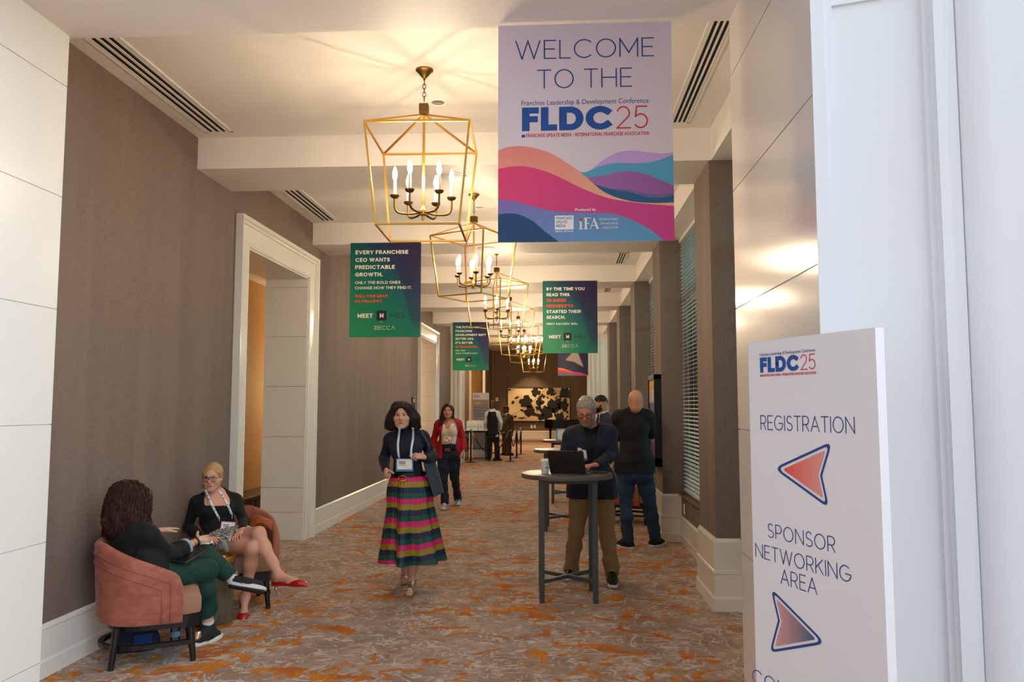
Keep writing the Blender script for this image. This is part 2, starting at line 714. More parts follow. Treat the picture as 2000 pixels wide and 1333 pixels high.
# left wall with its tall openings
def wall_left():
    w = MB()
    x0, x1 = -3.65, WL
    ys = [4.0]
    for a, b_ in DOORS:
        w.box(x0, x1, ys[-1], a, 0, CEIL + 0.05)
        w.box(x0, x1, a, b_, 3.26, CEIL + 0.05)
        ys.append(b_)
    w.box(x0, x1, ys[-1], FARP + 0.1, 0, CEIL + 0.05)
    struct('wall_left', w, M['wallpaper'])


wall_left()


def skirting(name, y0, y1, x, sgn, h=0.32, ends=(0, 0)):
    """moulded skirting board along y on plane x, projecting sgn"""
    prof = [(0, 0), (0.028, 0), (0.028, 0.095), (0.020, 0.112), (0.020, 0.285), (0.024, 0.292), (0.022, 0.306), (0.006, h), (0, h)]
    m = MB()
    rings = [[(x + sgn * p, y, z) for p, z in prof] for y in (y0, y1)]
    m.rings(rings)
    return struct(name, m, M['trim'])


segs = [(4.0, DOORS[0][0] - 0.28), (DOORS[0][1] + 0.28, DOORS[1][0] - 0.28), (DOORS[1][1] + 0.28, FARP)]
for i, (a, b_) in enumerate(segs):
    skirting('baseboard_left' if i == 0 else 'baseboard_left_%d' % (i + 1), a, b_, WL, 1)


def casing(name, y0, y1, ztop, x, sgn, w=0.28):
    """architrave round an opening in a wall along y: stepped section mitred at the corners"""
    m = MB()
    # offset from the opening edge, projection
    sec = [(0.0, 0.0), (0.0, 0.030), (0.015, 0.036), (0.022, 0.028), (0.045, 0.030), (0.200, 0.034), (0.208, 0.050), (0.222, 0.056), (0.235, 0.046),
           (0.245, 0.066), (w, 0.072), (w, 0.0)]
    path = []
    for o_, p in sec:
        path.append([(x + sgn * p, y0 - o_, 0), (x + sgn * p, y0 - o_, ztop + o_), (x + sgn * p, y1 + o_, ztop + o_), (x + sgn * p, y1 + o_, 0)])
    rings = [[path[k][j] for k in range(len(sec))] for j in range(4)]
    m.rings(rings)
    o = m.build(name, M['trim'])
    o['kind'] = 'structure'
    return o


def reveal(name, y0, y1, ztop, x0, x1, parent):
    """panelled white lining of the deep opening, grooves between the boards"""
    m = MB()
    z = 0.0
    hs = [0.34, 0.30] + [0.625] * 4
    for h in hs + [9]:
        zt = min(z + h, ztop)
        m.box(x0, x1, y0 - 0.002, y0 + 0.02, z + 0.002, zt - 0.002)
        m.box(x0, x1, y1 - 0.02, y1 + 0.002, z + 0.002, zt - 0.002)
        z = zt
        if z >= ztop:
            break
    m.box(x0, x1, y0, y1, ztop - 0.02, ztop + 0.002)
    return m.build(name, M['white'], parent)


for i, (a, b_) in enumerate(DOORS):
    d = casing('door_%d' % (i + 1), a, b_, 3.26, WL, 1)
    r = reveal('reveal_lining', a, b_, 3.26, -3.68, WL + 0.012, d)

# side rooms behind the openings
for nm_, bx_ in (('wall_side_room_outer', (-6.6, -6.5, 4.4, 37.2, 0, 4.3)), ('wall_side_room_near', (-6.6, -3.65, 4.3, 4.42, 0, 3.7)),
                 ('wall_side_room_far', (-6.6, -3.65, 22.9, 23.0, 0, 3.7)), ('wall_side_room_back', (-4.74, -4.64, 7.0, 14.5, 0, 3.7))):
    struct(nm_, MB().box(*bx_), M['ochre'])

# near portal: panelled pilaster at left, glossy panelled return at right
m = MB()
z = 0.0
for h in [0.30, 0.625, 0.625, 0.625, 0.625, 0.625, 0.5]:
    m.box(-3.2, -2.73, -3.0, 4.17, z + 0.002, min(z + h, SOFF + 0.3) - 0.002)
    z += h
m.box(-3.2, -2.738, -3.0, 4.165, 0, SOFF + 0.2)
struct('wall_left_near', m, M['white'])
m = MB()
z = 0.0
for h in [0.28, 0.625, 0.625, 0.625, 0.625, 0.625, 0.5]:
    m.box(0.93, 1.55, 2.86, 4.2, z + 0.003, min(z + h, SOFF + 0.3) - 0.003)
    z += h
m.box(0.938, 1.55, 2.86, 4.195, 0, SOFF + 0.2)
M['gloss'] = pbr('glossy_white_lacquer', (214, 204, 194), 0.16, coat=0.35, bump=(90, 0.10, 0.0025))
struct('wall_right_panel', m, M['gloss'])

# angled white wall at the right with its casing mouldings
DA = nrm((0.956, -0.292, 0))
NA = V(-DA[1], DA[0], 0) * -1      # towards the camera
P0 = V(0.93, 2.86, 0)


def ang_box(m, t0, t1, d0, d1, z0, z1):
    v = []
    for t in (t0, t1):
        for d_ in (d0, d1):
            for z_ in (z0, z1):
                p = P0 + DA * t + NA * d_
                v.append((p[0], p[1], z_))
    m.add(v, [(0, 1, 3, 2), (4, 6, 7, 5), (0, 4, 5, 1), (2, 3, 7, 6), (0, 2, 6, 4), (1, 5, 7, 3)])


m = MB()
ang_box(m, 0.0, 2.6, -0.3, 0.0, 0, 4.6)
ang_box(m, -0.004, 0.040, -0.05, 0.030, 0, 4.6)
ang_box(m, 0.040, 0.068, -0.05, 0.016, 0, 4.6)
ang_box(m, 0.068, 0.36, -0.05, 0.012, 3.09, 4.6)
ang_box(m, 0.356, 0.376, -0.05, 0.014, 0, 4.6)
ang_box(m, 0.376, 0.388, -0.05, 0.026, 0, 4.6)
ang_box(m, 0.388, 0.42, -0.05, 0.040, 0, 4.6)
ang_box(m, 0.42, 0.452, -0.05, 0.030, 0, 4.6)
# rounded return beyond the casing
rings = []
for k in range(13):
    a = PI * 0.5 * k / 12
    rings.append([0.452 + 0.10 * (1 - math.cos(a)), 0.012 + 0.05 * math.sin(a)])
poly = [(0.452, -0.05)] + [tuple(q) for q in rings] + [(2.6, 0.062), (2.6, -0.05)]
vv = []
for z_ in (0, 4.6):
    for t, d_ in poly:
        p = P0 + DA * t + NA * d_
        vv.append((p[0], p[1], z_))
n = len(poly)
m.add(vv, [(i, (i + 1) % n, n + (i + 1) % n, n + i) for i in range(n)] + [tuple(range(n - 1, -1, -1)), tuple(range(n, 2 * n))])
M['white_cool'] = pbr('white_satin_paint', (232, 233, 236), 0.4)
struct('wall_right_near', m, M['white_cool'], smooth=30)

# ------------------------------------------------------------------ window side
WX = 1.50           # wall below the sills
SILL = 0.56
PIERS = [(y, y + BW) for y in BEAMS[:5]] + [(FARP, FARP + BW)]
m = MB()
m.box(WX, WX + 0.22, BEAM0 - 0.1, FARP, 0, SILL)
for y0, y1 in PIERS[:5]:
    m.box(WR, WX + 0.3, y0, y1, 0, SOFF - 0.002)
m.box(WX + 0.02, WX + 0.3, BEAM0 - 0.1, BEAM0 + 0.14, 0, SOFF + 0.05)
struct('wall_right', m, M['wallpaper'])
# skirting between the piers and the tall two-tier plinth round each pier
edges = [BEAM0] + [q for p in PIERS[:5] for q in p] + [FARP]
for i in range(0, len(edges), 2):
    skirting('baseboard_right' if i == 0 else 'baseboard_right_%d' % (i // 2 + 1), edges[i], edges[i + 1], WX, -1)
for i, (y0, y1) in enumerate(PIERS[:5]):
    m = MB()
    prof = [(0.040, 0.0), (0.040, 0.100), (0.030, 0.116), (0.030, 0.292), (0.038, 0.300), (0.036, 0.316), (0.024, 0.326), (0.022, 0.500), (0.022, 0.545), (0.006, SILL + 0.015)]
    rings = []
    for p, z_ in prof:
        rings.append([(WX + 0.05, y0 - p, z_), (WR - p, y0 - p, z_), (WR - p, y1 + p, z_), (WX + 0.05, y1 + p, z_)])
    m.rings(rings)
    struct('trim_%d' % (8 + i), m, M['trim'])

# outside: paving and a hedge of trees behind the windows
ground = MB()
ground.box(1.75, 40, -20, 60, -0.4, -0.1)
M['outside_ground'] = pbr('outside_paving', (120, 124, 118), 0.9)
struct('ground', ground, M['outside_ground'])
g_ = NT('evergreen_leaves')
nn = g_.noise(g_.coords(), 3.5, 6, 0.7)
g_.link(g_.mix(g_.step(nn, 0.35, 0.7), (38, 58, 44), (88, 118, 92)), g_.b.inputs['Base Color'])
g_.b.inputs['Roughness'].default_value = 0.9
rng = np.random.default_rng(5)
hm = MB()
P = []
for i in range(60):
    row = []
    for k in range(14):
        t = k / 13
        row.append((5.6 + 0.35 * math.sin(i * 1.7 + k) + 0.5 * t * t + rng.normal(0, 0.12), -2 + i * 0.62, 2.5 * t * (1 + 0.08 * math.sin(i * 0.9)) - 0.15))
    P.append(row)
hm.sheet(P, 0.5)
hedge = hm.build('hedge', g_.m, smooth=True)
tag(hedge, 'clipped evergreen hedge outside, behind the blinds of the windows', 'hedge')
hedge['kind'] = 'stuff'

# windows with blinds, one per bay
BAYS = [(BEAM0 + 0.14, BEAMS[0])] + [(PIERS[i][1], PIERS[i + 1][0]) for i in range(5)]


M['mullion'] = pbr('brown_window_frame', (120, 92, 68), 0.5)


def window(i, y0, y1):
    fx = WX + 0.10
    fr = MB()
    d = 0.05
    for a, b_ in ((y0, y0 + 0.045), (y1 - 0.045, y1)):
        fr.box(fx, fx + d, a, b_, SILL, SOFF)
    for a, b_ in ((SILL, SILL + 0.05), (2.92, 2.985), (SOFF - 0.04, SOFF + 0.02)):
        fr.box(fx, fx + d, y0, y1, a, b_)
    o = fr.build('window_%d' % i, M['mullion'])
    o['kind'] = 'structure'
    gl = MB().box(fx + 0.02, fx + 0.026, y0 + 0.03, y1 - 0.03, SILL + 0.03, SOFF - 0.03)
    gl.build('glass_pane', M['glass'], o)
    s = MB().box(WX - 0.03, fx + 0.02, y0 + 0.002, y1 - 0.002, SILL, SILL + 0.028, bev=0.006)
    s.build('window_sill', M['mullion'], o)
    # venetian blind: head rail, curved tilted slats, ladder cords, bottom rail
    bx = WX + 0.045
    b_ = thing('venetian_blind', 'white slatted blind in the %s' % BLIND_LABELS[i - 1], 'blind', (bx, (y0 + y1) / 2, SOFF - 0.05), group='white slatted blinds in the tall windows')
    L = (y1 - y0) / 2 - 0.05
    hr = MB().box(-0.03, 0.03, -L, L, 0.0, 0.045)
    hr.build('head_rail', M['slat'], b_)
    sl = MB()
    z_ = -0.03
    bot = SILL + 0.06 - (SOFF - 0.05)
    while z_ > bot + 0.03:
        ang = math.radians(11)
        w_ = 0.024
        prof = []
        for q in (-1, -0.5, 0, 0.5, 1):
            x_, h_ = q * w_, 0.003 * (1 - q * q)
            prof.append((x_ * math.cos(ang) - h_ * math.sin(ang), z_ + x_ * math.sin(ang) + h_ * math.cos(ang)))
        ring = [(x_, z2 + 0.0008) for x_, z2 in prof] + [(x_, z2 - 0.0008) for x_, z2 in reversed(prof)]
        sl.rings([[(x_, yy, z2) for x_, z2 in ring] for yy in (-L, L)])
        z_ -= 0.046
    sl.build('slats', M['slat'], b_)
    cd = MB()
    for q in (-0.8, -0.25, 0.3, 0.85):
        for x_ in (-0.024, 0.024):
            cd.tube([(x_, q * L, 0), (x_, q * L, bot)], 0.0012, 4)
    cd.build('ladder_cords', M['slat'], b_)
    MB().box(-0.024, 0.024, -L, L, bot, bot + 0.016).build('bottom_rail', M['slat'], b_)


BLIND_LABELS = ['nearest tall window beside the glossy white panel', 'tall window just behind the nearest brown pier', 'window beyond the framed poster pier',
                'fourth tall window along the hall', 'fifth tall window along the hall', 'farthest tall window before the white portal']
for i, (a, b_) in enumerate(BAYS):
    window(i + 1, a, b_)

# ------------------------------------------------------------------ far portal and lounge
m = MB()
m.box(-4.2, -2.80, FARP, FARP + BW, 0, SOFF)
struct('wall_far_portal_left', m, M['white'])
m = MB()
m.box(0.86, 1.9, FARP, FARP + BW, 0, SOFF)
struct('wall_far_portal_right', m, M['white'])
m = MB()
for q in (-3.13, -3.02, -2.90):
    m.box(q, q + 0.055, FARP - 0.03, FARP + 0.01, 0, SOFF)
for q in (0.88, 1.0, 1.14):
    m.box(q, q + 0.055, FARP - 0.03, FARP + 0.01, 0, SOFF)
m.box(-3.15, -2.80, FARP - 0.035, FARP + 0.01, 0, 0.3)
m.box(0.86, 1.26, FARP - 0.035, FARP + 0.01, 0, 0.3)
struct('trim_13', m, M['trim'])

m = MB()
m.box(-6.8, 4.0, END, END + 0.2, 0, 4.5)
struct('wall_far', m, M['wallpaper_dark'])
m = MB()
m.box(-3.55, -3.30, FARP + BW, 29.9, 0, 4.5)
m.box(-3.55, -3.30, 29.9, 35.0, 3.55, 4.5)
m.box(-3.55, -3.30, 35.0, END, 0, 4.5)
struct('wall_lounge_left', m, M['wallpaper_dark'])
d = casing('door_3', 30.0, 34.9, 3.5, -3.30, 1, 0.5)
m = MB()
m.box(-6.5, -3.5, 36.9, 37.1, 0, 4.3)
m.box(-6.5, -3.5, 28.9, 29.0, 0, 4.3)
struct('wall_niche', m, M['ochre'])
m = MB()
m.box(1.35, 1.6, FARP + BW, END, 0, 4.5)
struct('wall_lounge_right', m, M['wallpaper_dark'])
# far skirting
m = MB()
prof = [(0, 0), (0.03, 0), (0.03, 0.12), (0.022, 0.135), (0.022, 0.36), (0.03, 0.37), (0.02, 0.40), (0, 0.41)]
m.rings([[(x_, END - p, z_) for p, z_ in prof] for x_ in (-3.3, 1.35)])
struct('baseboard_far', m, M['trim'])
# ================================================================== lettering
def arc(cx, cy, rx, ry, a0, a1, n=14):
    return [(cx + rx * math.cos(math.radians(a0 + (a1 - a0) * i / n)), cy + ry * math.sin(math.radians(a0 + (a1 - a0) * i / n))) for i in range(n + 1)]


# centre-line strokes in a unit box; first entry is the letter's width over its height
GL = {
    'A': (0.80, [[(0, 0), (.5, 1), (1, 0)], [(.19, .34), (.81, .34)]]),
    'B': (0.62, [[(0, 0), (0, 1), (.55, 1)] + arc(.55, .76, .38, .24, 90, -90) + [(0, .52)], [(.55, .52)] + arc(.58, .26, .42, .26, 90, -90) + [(0, 0), (0, .2)]]),
    'C': (0.86, [arc(.55, .5, .55, .5, 48, 312, 24)]),
    'D': (0.78, [[(0, .5), (0, 1), (.45, 1)] + arc(.45, .5, .55, .5, 90, -90, 18) + [(0, 0), (0, .55)]]),
    'E': (0.56, [[(1, 1), (0, 1), (0, 0), (1, 0)], [(0, .52), (.9, .52)]]),
    'F': (0.54, [[(1, 1), (0, 1), (0, 0)], [(0, .50), (.9, .50)]]),
    'G': (0.88, [arc(.53, .5, .53, .5, 50, 350, 24) + [(1.0, .47), (.56, .47)]]),
    'H': (0.74, [[(0, 0), (0, 1)], [(1, 0), (1, 1)], [(0, .52), (1, .52)]]),
    'I': (0.0, [[(0, 0), (0, 1)]]),
    'J': (0.48, [[(.3, 1), (1, 1), (1, .3)] + arc(.5, .3, .5, .3, 0, -140)]),
    'K': (0.66, [[(0, 0), (0, 1)], [(1, 1), (0, .38)], [(.32, .58), (1, 0)]]),
    'L': (0.52, [[(0, 1), (0, 0), (1, 0)]]),
    'M': (0.86, [[(0, 0), (0, 1), (.5, .22), (1, 1), (1, 0)]]),
    'N': (0.76, [[(0, 0), (0, 1), (1, 0), (1, 1)]]),
    'O': (0.92, [arc(.5, .5, .5, .5, 90, 450, 32)]),
    'P': (0.60, [[(0, 0), (0, 1), (.55, 1)] + arc(.55, .71, .45, .29, 90, -90) + [(0, .42)]]),
    'Q': (0.92, [arc(.5, .5, .5, .5, 90, 450, 32), [(.6, .3), (1, 0)]]),
    'R': (0.62, [[(0, 0), (0, 1), (.55, 1)] + arc(.55, .72, .45, .28, 90, -90) + [(0, .44)], [(.5, .44), (1, 0)]]),
    'S': (0.60, [arc(.5, .74, .44, .26, 35, 235, 12) + [(.5, .51)] + arc(.5, .25, .5, .25, 60, -145, 14)]),
    'T': (0.66, [[(0, 1), (1, 1)], [(.5, 1), (.5, 0)]]),
    'U': (0.72, [[(0, 1), (0, .36)] + arc(.5, .36, .5, .36, 180, 360, 14) + [(1, 1)]]),
    'V': (0.78, [[(0, 1), (.5, 0), (1, 1)]]),
    'W': (1.16, [[(0, 1), (.25, 0), (.5, 1), (.75, 0), (1, 1)]]),
    'X': (0.70, [[(0, 0), (1, 1)], [(0, 1), (1, 0)]]),
    'Y': (0.72, [[(0, 1), (.5, .45), (1, 1)], [(.5, .45), (.5, 0)]]),
    'Z': (0.64, [[(0, 1), (1, 1), (0, 0), (1, 0)]]),
    '2': (0.62, [arc(.48, .70, .46, .30, 160, -35, 14) + [(0, 0), (1, 0)]]),
    '3': (0.58, [[(.05, 1), (.95, 1), (.42, .58)] + arc(.45, .30, .55, .30, 80, -150, 14)]),
    '5': (0.60, [[(.92, 1), (.14, 1), (.05, .54)] + arc(.46, .32, .52, .32, 125, -145, 16)]),
    '7': (0.58, [[(0, 1), (1, 1), (.3, 0)]]),
    '.': (0.0, [[(0, 0), (0, .02)]]),
    ',': (0.06, [[(.6, .06), (0, -.14)]]),
    "'": (0.0, [[(0, 1), (0, .74)]]),
    '?': (0.5, [arc(.48, .76, .46, .24, 165, -60, 12) + [(.48, .40), (.48, .28)], [(.48, 0), (.48, .02)]]),
    '-': (0.3, [[(0, .48), (1, .48)]]),
}


def ribbon(pts, t, cap=False):
    """flat mitred stroke of thickness t along 2D points; sharp corners split into separate bars"""
    P = [np.array(pts[0], float)]
    for p in pts[1:]:
        p = np.array(p, float)
        if np.linalg.norm(p - P[-1]) > 1e-5:
            P.append(p)
    runs, cur = [], [P[0]]
    for i in range(1, len(P)):
        cur.append(P[i])
        if i < len(P) - 1 and nrm(P[i] - P[i - 1]) @ nrm(P[i + 1] - P[i]) < -0.05:
            runs.append(cur)
            cur = [P[i]]
    runs.append(cur)
    verts, faces = [], []
    for P in runs:
        P = np.array(P)
        closed = len(P) > 3 and np.linalg.norm(P[0] - P[-1]) < 1e-4
        if cap and not closed:
            P[0] = P[0] - nrm(P[1] - P[0]) * t / 2
            P[-1] = P[-1] + nrm(P[-1] - P[-2]) * t / 2
        n = len(P)
        d = P[1:] - P[:-1]
        d /= np.linalg.norm(d, axis=1)[:, None]
        L, R = [], []
        for i in range(n):
            if closed and i in (0, n - 1):
                a, b = d[-1], d[0]
            else:
                a, b = d[max(i - 1, 0)], d[min(i, n - 2)]
            na, nb = np.array((-a[1], a[0])), np.array((-b[1], b[0]))
            mm = na + nb
            mm = mm / (mm @ mm) * 2 * (t / 2)
            L.append(P[i] + mm)
            R.append(P[i] - mm)
        k = len(verts)
        verts += L + R
        faces += [(k + i, k + n + i, k + n + i + 1, k + i + 1) for i in range(n - 1)]
    return verts, faces


def stroke_text(txt, h, weight, x=0.0, y=0.0, width=None, align='L', space=0.20, wide=1.0):
    """capitals: cap height h, stroke weight as a share of h -> 2D verts, faces.  width squeezes to fit"""
    t = weight
    xs = 0.0
    V2, F2 = [], []
    nst = 0
    for ch in txt:
        if ch == ' ':
            xs += 0.34 * wide
            continue
        w, strokes = GL[ch]
        w = w * wide
        box = w + t if w < 0.1 else max(w, t * 1.6)
        for s_ in strokes:
            pts = []
            for a, b in s_:
                px = xs + t / 2 + a * (box - t)
                py = t / 2 + b * (1 - t)
                pts.append((px, py))
            if len(s_) == 2 and ch in '.?' and abs(s_[1][1] - s_[0][1]) < .05:
                pts = [(pts[0][0], 0), (pts[0][0], t * 1.15)]
            v, f = ribbon(pts, t, ch not in '.?,')
            if ch not in '.,?QJ':
                v = [(q[0], min(1.0, max(0.0, q[1]))) for q in v]
            k = len(V2)
            nst = (nst + 1) % 4
            V2 += [(q[0], q[1], nst) for q in v]
            F2 += [tuple(i + k for i in ff) for ff in f]
        xs += box + space
    xs -= space
    A = np.array(V2) * np.array([h, h, 0.00012])
    W = xs * h
    if width:
        A[:, 0] *= width / W
        W = width
    A[:, 0] += x - (W if align == 'R' else W / 2 if align == 'C' else 0)
    A[:, 1] += y
    return A, F2


def font_text(txt, size, x=0.0, y=0.0, width=None, align='L', bold=0.0):
    """lower-case copy through Blender's own built-in face"""
    cu = bpy.data.curves.new('lettering', 'FONT')
    cu.body = txt
    cu.size = size
    cu.offset = bold * size
    cu.resolution_u = 3
    o = bpy.data.objects.new('lettering', cu)
    COL.objects.link(o)
    dg = bpy.context.evaluated_depsgraph_get()
    me = bpy.data.meshes.new_from_object(o.evaluated_get(dg))
    v = np.zeros(len(me.vertices) * 3, np.float32)
    me.vertices.foreach_get('co', v)
    A = v.reshape(-1, 3)[:, :2].astype(float)
    F2 = [tuple(p.vertices) for p in me.polygons]
    bpy.data.objects.remove(o)
    bpy.data.curves.remove(cu)
    bpy.data.meshes.remove(me)
    A[:, 0] -= A[:, 0].min()
    W = A[:, 0].max()
    if width:
        A[:, 0] *= width / W
        W = width
    A[:, 0] += x - (W if align == 'R' else W / 2 if align == 'C' else 0)
    A[:, 1] += y
    return A, F2


class Sheet:
    """a printed sheet: lays flat shapes (u right, v up, metres) on a surface fn(u, v, d) -> xyz"""
    def __init__(s, fn, parent, origin):
        s.fn, s.parent, s.o = fn, parent, np.asarray(origin, float)
        s.layers = {}

    def put(s, key, A, F, d=0.0012, col=None):
        mb = s.layers.setdefault(key, [[], [], 0, []])
        P = np.array([s.fn(q[0], q[1], d + (q[2] if len(q) > 2 else 0.0)) for q in A]) - s.o
        mb[0].append(P)
        mb[1] += [tuple(i + mb[2] for i in f) for f in F]
        mb[2] += len(P)
        if col is not None:
            mb[3].append(np.array([col(q[0], q[1]) if callable(col) else col for q in A]))

    def poly(s, key, pts, d=0.0012, col=None):
        s.put(key, np.array(pts, float), [tuple(range(len(pts)))], d, col)

    def rect(s, key, x0, y0, x1, y1, d=0.0012, r=0.0, col=None):
        if r:
            pts = arc(x1 - r, y1 - r, r, r, 0, 90, 5) + arc(x0 + r, y1 - r, r, r, 90, 180, 5) + arc(x0 + r, y0 + r, r, r, 180, 270, 5) + arc(x1 - r, y0 + r, r, r, 270, 360, 5)
        else:
            pts = [(x0, y0), (x1, y0), (x1, y1), (x0, y1)]
        s.poly(key, pts, d, col)

    def strip(s, key, top, bottom, d, col=None):
        """area between two curves sampled at the same abscissae"""
        n = len(top)
        A = [tuple(p) for p in top] + [tuple(p) for p in bottom]
        s.put(key, A, [(i, n + i, n + i + 1, i + 1) for i in range(n - 1)], d, col)

    def done(s, names):
        for k, (P, F, n, C) in s.layers.items():
            nm, mat = names[k]
            mesh(nm, np.vstack(P), F, mat, s.parent, col=np.vstack(C) if C else None)


def rounded_poly(pts, r, n=6):
    """polygon with its corners rounded by radius r (convex or reflex)"""
    out = []
    m = len(pts)
    for i in range(m):
        p0, p1, p2 = (np.array(pts[(i + k) % m], float) for k in (-1, 0, 1))
        a, b = nrm(p0 - p1), nrm(p2 - p1)
        ang = math.acos(max(-1, min(1, a @ b)))
        rr = r if not hasattr(r, '__len__') else r[i]
        L = min(rr / math.tan(ang / 2), 0.45 * min(np.linalg.norm(p0 - p1), np.linalg.norm(p2 - p1)))
        q0, q2 = p1 + a * L, p1 + b * L
        for k in range(n + 1):
            t = k / n
            out.append((1 - t) ** 2 * q0 + 2 * t * (1 - t) * p1 + t * t * q2)
    return [tuple(q) for q in out]


def ring_strip(outer, inner):
    n = len(outer)
    A = list(outer) + list(inner)
    return A, [(i, (i + 1) % n, n + (i + 1) % n, n + i) for i in range(n)]


def offset_poly(pts, d):
    """closed polygon moved outwards by d"""
    P = np.array(pts, float)
    area = 0.5 * np.sum(P[:, 0] * np.roll(P[:, 1], -1) - np.roll(P[:, 0], -1) * P[:, 1])
    s_ = 1 if area > 0 else -1
    e = np.roll(P, -1, 0) - P
    ln = np.linalg.norm(e, axis=1)[:, None] + 1e-9
    nn = np.stack([e[:, 1], -e[:, 0]], 1) / ln * s_
    m = nn + np.roll(nn, 1, 0)
    m /= np.maximum(np.sum(m * m, 1)[:, None], 0.5) / 2
    return [tuple(q) for q in P + m * d]
# ================================================================== ceiling fixtures
def chain_link(mb, c, r, vertical, th=0.0028):
    pts = []
    for k in range(17):
        a = 2 * PI * k / 16
        x, z_ = 0.011 * math.cos(a), 0.020 * math.sin(a)
        pts.append(V(c[0] + (x if vertical else 0), c[1] + (0 if vertical else x), c[2] + z_))
    mb.tube(pts, th, 5, caps=False)


def make_chandelier():
    t = thing('lantern_chandelier', 'x', 'chandelier')
    # local origin on the ceiling, metres downwards
    MB().lathe([(0.005, -0.0), (0.062, 0.0), (0.062, -0.008), (0.052, -0.014), (0.040, -0.030), (0.022, -0.052), (0.010, -0.062), (0.008, -0.075), (0.001, -0.076)], n=20).build('canopy', M['brass_dark'], t, smooth=40)
    ch = MB()
    z_ = -0.092
    i = 0
    while z_ > -0.235:
        chain_link(ch, (0, 0, z_), 0.02, i % 2)
        z_ -= 0.029
        i += 1
    ch.build('chain', M['brass_dark'], t, smooth=True)
    MB().box(-0.032, 0.032, -0.032, 0.032, -0.318, -0.250, bev=0.004).build('hub_block', M['brass_dark'], t)
    fr = MB()
    zt, zb, a, b, za = -0.492, -1.160, 0.345, 0.275, -0.322
    T = [V(sx * a, sy * a, zt) for sx, sy in ((-1, -1), (1, -1), (1, 1), (-1, 1))]
    B = [V(sx * b, sy * b, zb) for sx, sy in ((-1, -1), (1, -1), (1, 1), (-1, 1))]
    for k in range(4):
        fr.bar(T[k], T[(k + 1) % 4], 0.013)
        fr.bar(B[k], B[(k + 1) % 4], 0.013)
        fr.bar(T[k], B[k], 0.013)
        fr.bar(V(0, 0, za), T[k], 0.012)
    fr.build('cage', M['brass'], t)
    st = MB()
    st.tube([(0, 0, -0.318), (0, 0, -1.0)], 0.009, 10)
    st.lathe([(0.001, -1.075), (0.008, -1.072), (0.010, -1.045), (0.026, -1.035), (0.028, -1.005), (0.016, -0.995), (0.009, -0.97)], n=14)
    st.build('stem', M['brass'], t, smooth=40)
    for k in range(6):
        ang = PI / 3 * k + 0.18
        R3 = V(math.cos(ang), math.sin(ang), 0)
        pts = [R3 * r + V(0, 0, z2) for r, z2 in ((0.02, -1.018), (0.07, -1.03), (0.13, -1.032), (0.172, -1.024), (0.192, -0.998), (0.196, -0.96), (0.196, -0.925))]
        arm = MB().tube(smooth_curve(pts, 3), 0.0075, 8).build('arm', M['brass_dark'], t, smooth=True)
        c0 = R3 * 0.196
        MB().lathe([(0.004, -0.926), (0.020, -0.924), (0.030, -0.914), (0.033, -0.905), (0.028, -0.905), (0.012, -0.912)], c0, 16).build('drip_cup', M['brass_dark'], arm, smooth=40)
        MB().lathe([(0.0115, -0.915), (0.0115, -0.800), (0.006, -0.797)], c0, 12).build('candle_sleeve', M['candle'], arm, smooth=40)
        MB().lathe([(0.004, -0.799), (0.012, -0.785), (0.0165, -0.764), (0.015, -0.744), (0.009, -0.722), (0.002, -0.703)], c0, 10).build('candle_bulb', M['bulb'], arm, smooth=True)
    return t


CH_X = -0.925
CHAND = [(5.37, 2), (8.68, -27), (11.98, -34), (15.28, -38), (18.58, -36), (21.88, -28)]
CHL = ['nearest brass lantern chandelier hanging just left of the WELCOME banner', 'second brass lantern chandelier in the row, partly behind the WELCOME banner edge',
       'third brass lantern chandelier of the ceiling row', 'fourth brass lantern chandelier of the ceiling row',
       'fifth brass lantern chandelier of the ceiling row', 'sixth brass lantern chandelier, before the far portal']
chand0 = make_chandelier()
for i, (y, rz) in enumerate(CHAND):
    if i == 0:
        chand0.location = (CH_X, y, CEIL)
        chand0.rotation_euler = (0, 0, math.radians(rz))
        chand0['label'] = CHL[0]
        chand0['group'] = 'brass lantern chandeliers along the ceiling'
        o = chand0
    else:
        o = dup(chand0, (CH_X, y, CEIL), math.radians(rz), CHL[i])
far_ch = dup(chand0, (-0.87, 28.5, 4.02), math.radians(28), 'small farthest brass lantern chandelier against the brown end wall')
MB().tube([(0, 0, -0.002), (0, 0, 0.375)], 0.008, 8).lathe([(0.06, 0.38), (0.06, 0.37), (0.02, 0.355), (0.009, 0.35)], n=16).build('hanging_rod', M['brass_dark'], far_ch, smooth=40)


def slot_vent(x0, x1, y0, y1, label, first=[None]):
    t = thing('ceiling_vent', label, 'air vent', ((x0 + x1) / 2, (y0 + y1) / 2, CEIL), group='long slot vents in the ceiling')
    w, L = (x1 - x0) / 2, (y1 - y0) / 2
    f = MB()
    n = 3
    f.box(-w, -w + 0.02, -L, L, -0.008, 0.0)
    f.box(w - 0.02, w, -L, L, -0.008, 0.0)
    f.box(-w, w, -L, -L + 0.02, -0.008, 0.0)
    f.box(-w, w, L - 0.02, L, -0.008, 0.0)
    s_ = MB()
    pw = (2 * w - 0.04) / (2 * n + 1)
    for k in range(n + 1):
        x_ = -w + 0.02 + 2 * k * pw
        f.box(x_, x_ + pw * 0.8, -L, L, -0.007, 0.0)
    f.build('frame', M['ceiling'], t)
    s_.box(-w + 0.01, w - 0.01, -L + 0.01, L - 0.01, -0.003, -0.001)
    s_.build('slots', M['slot'], t)


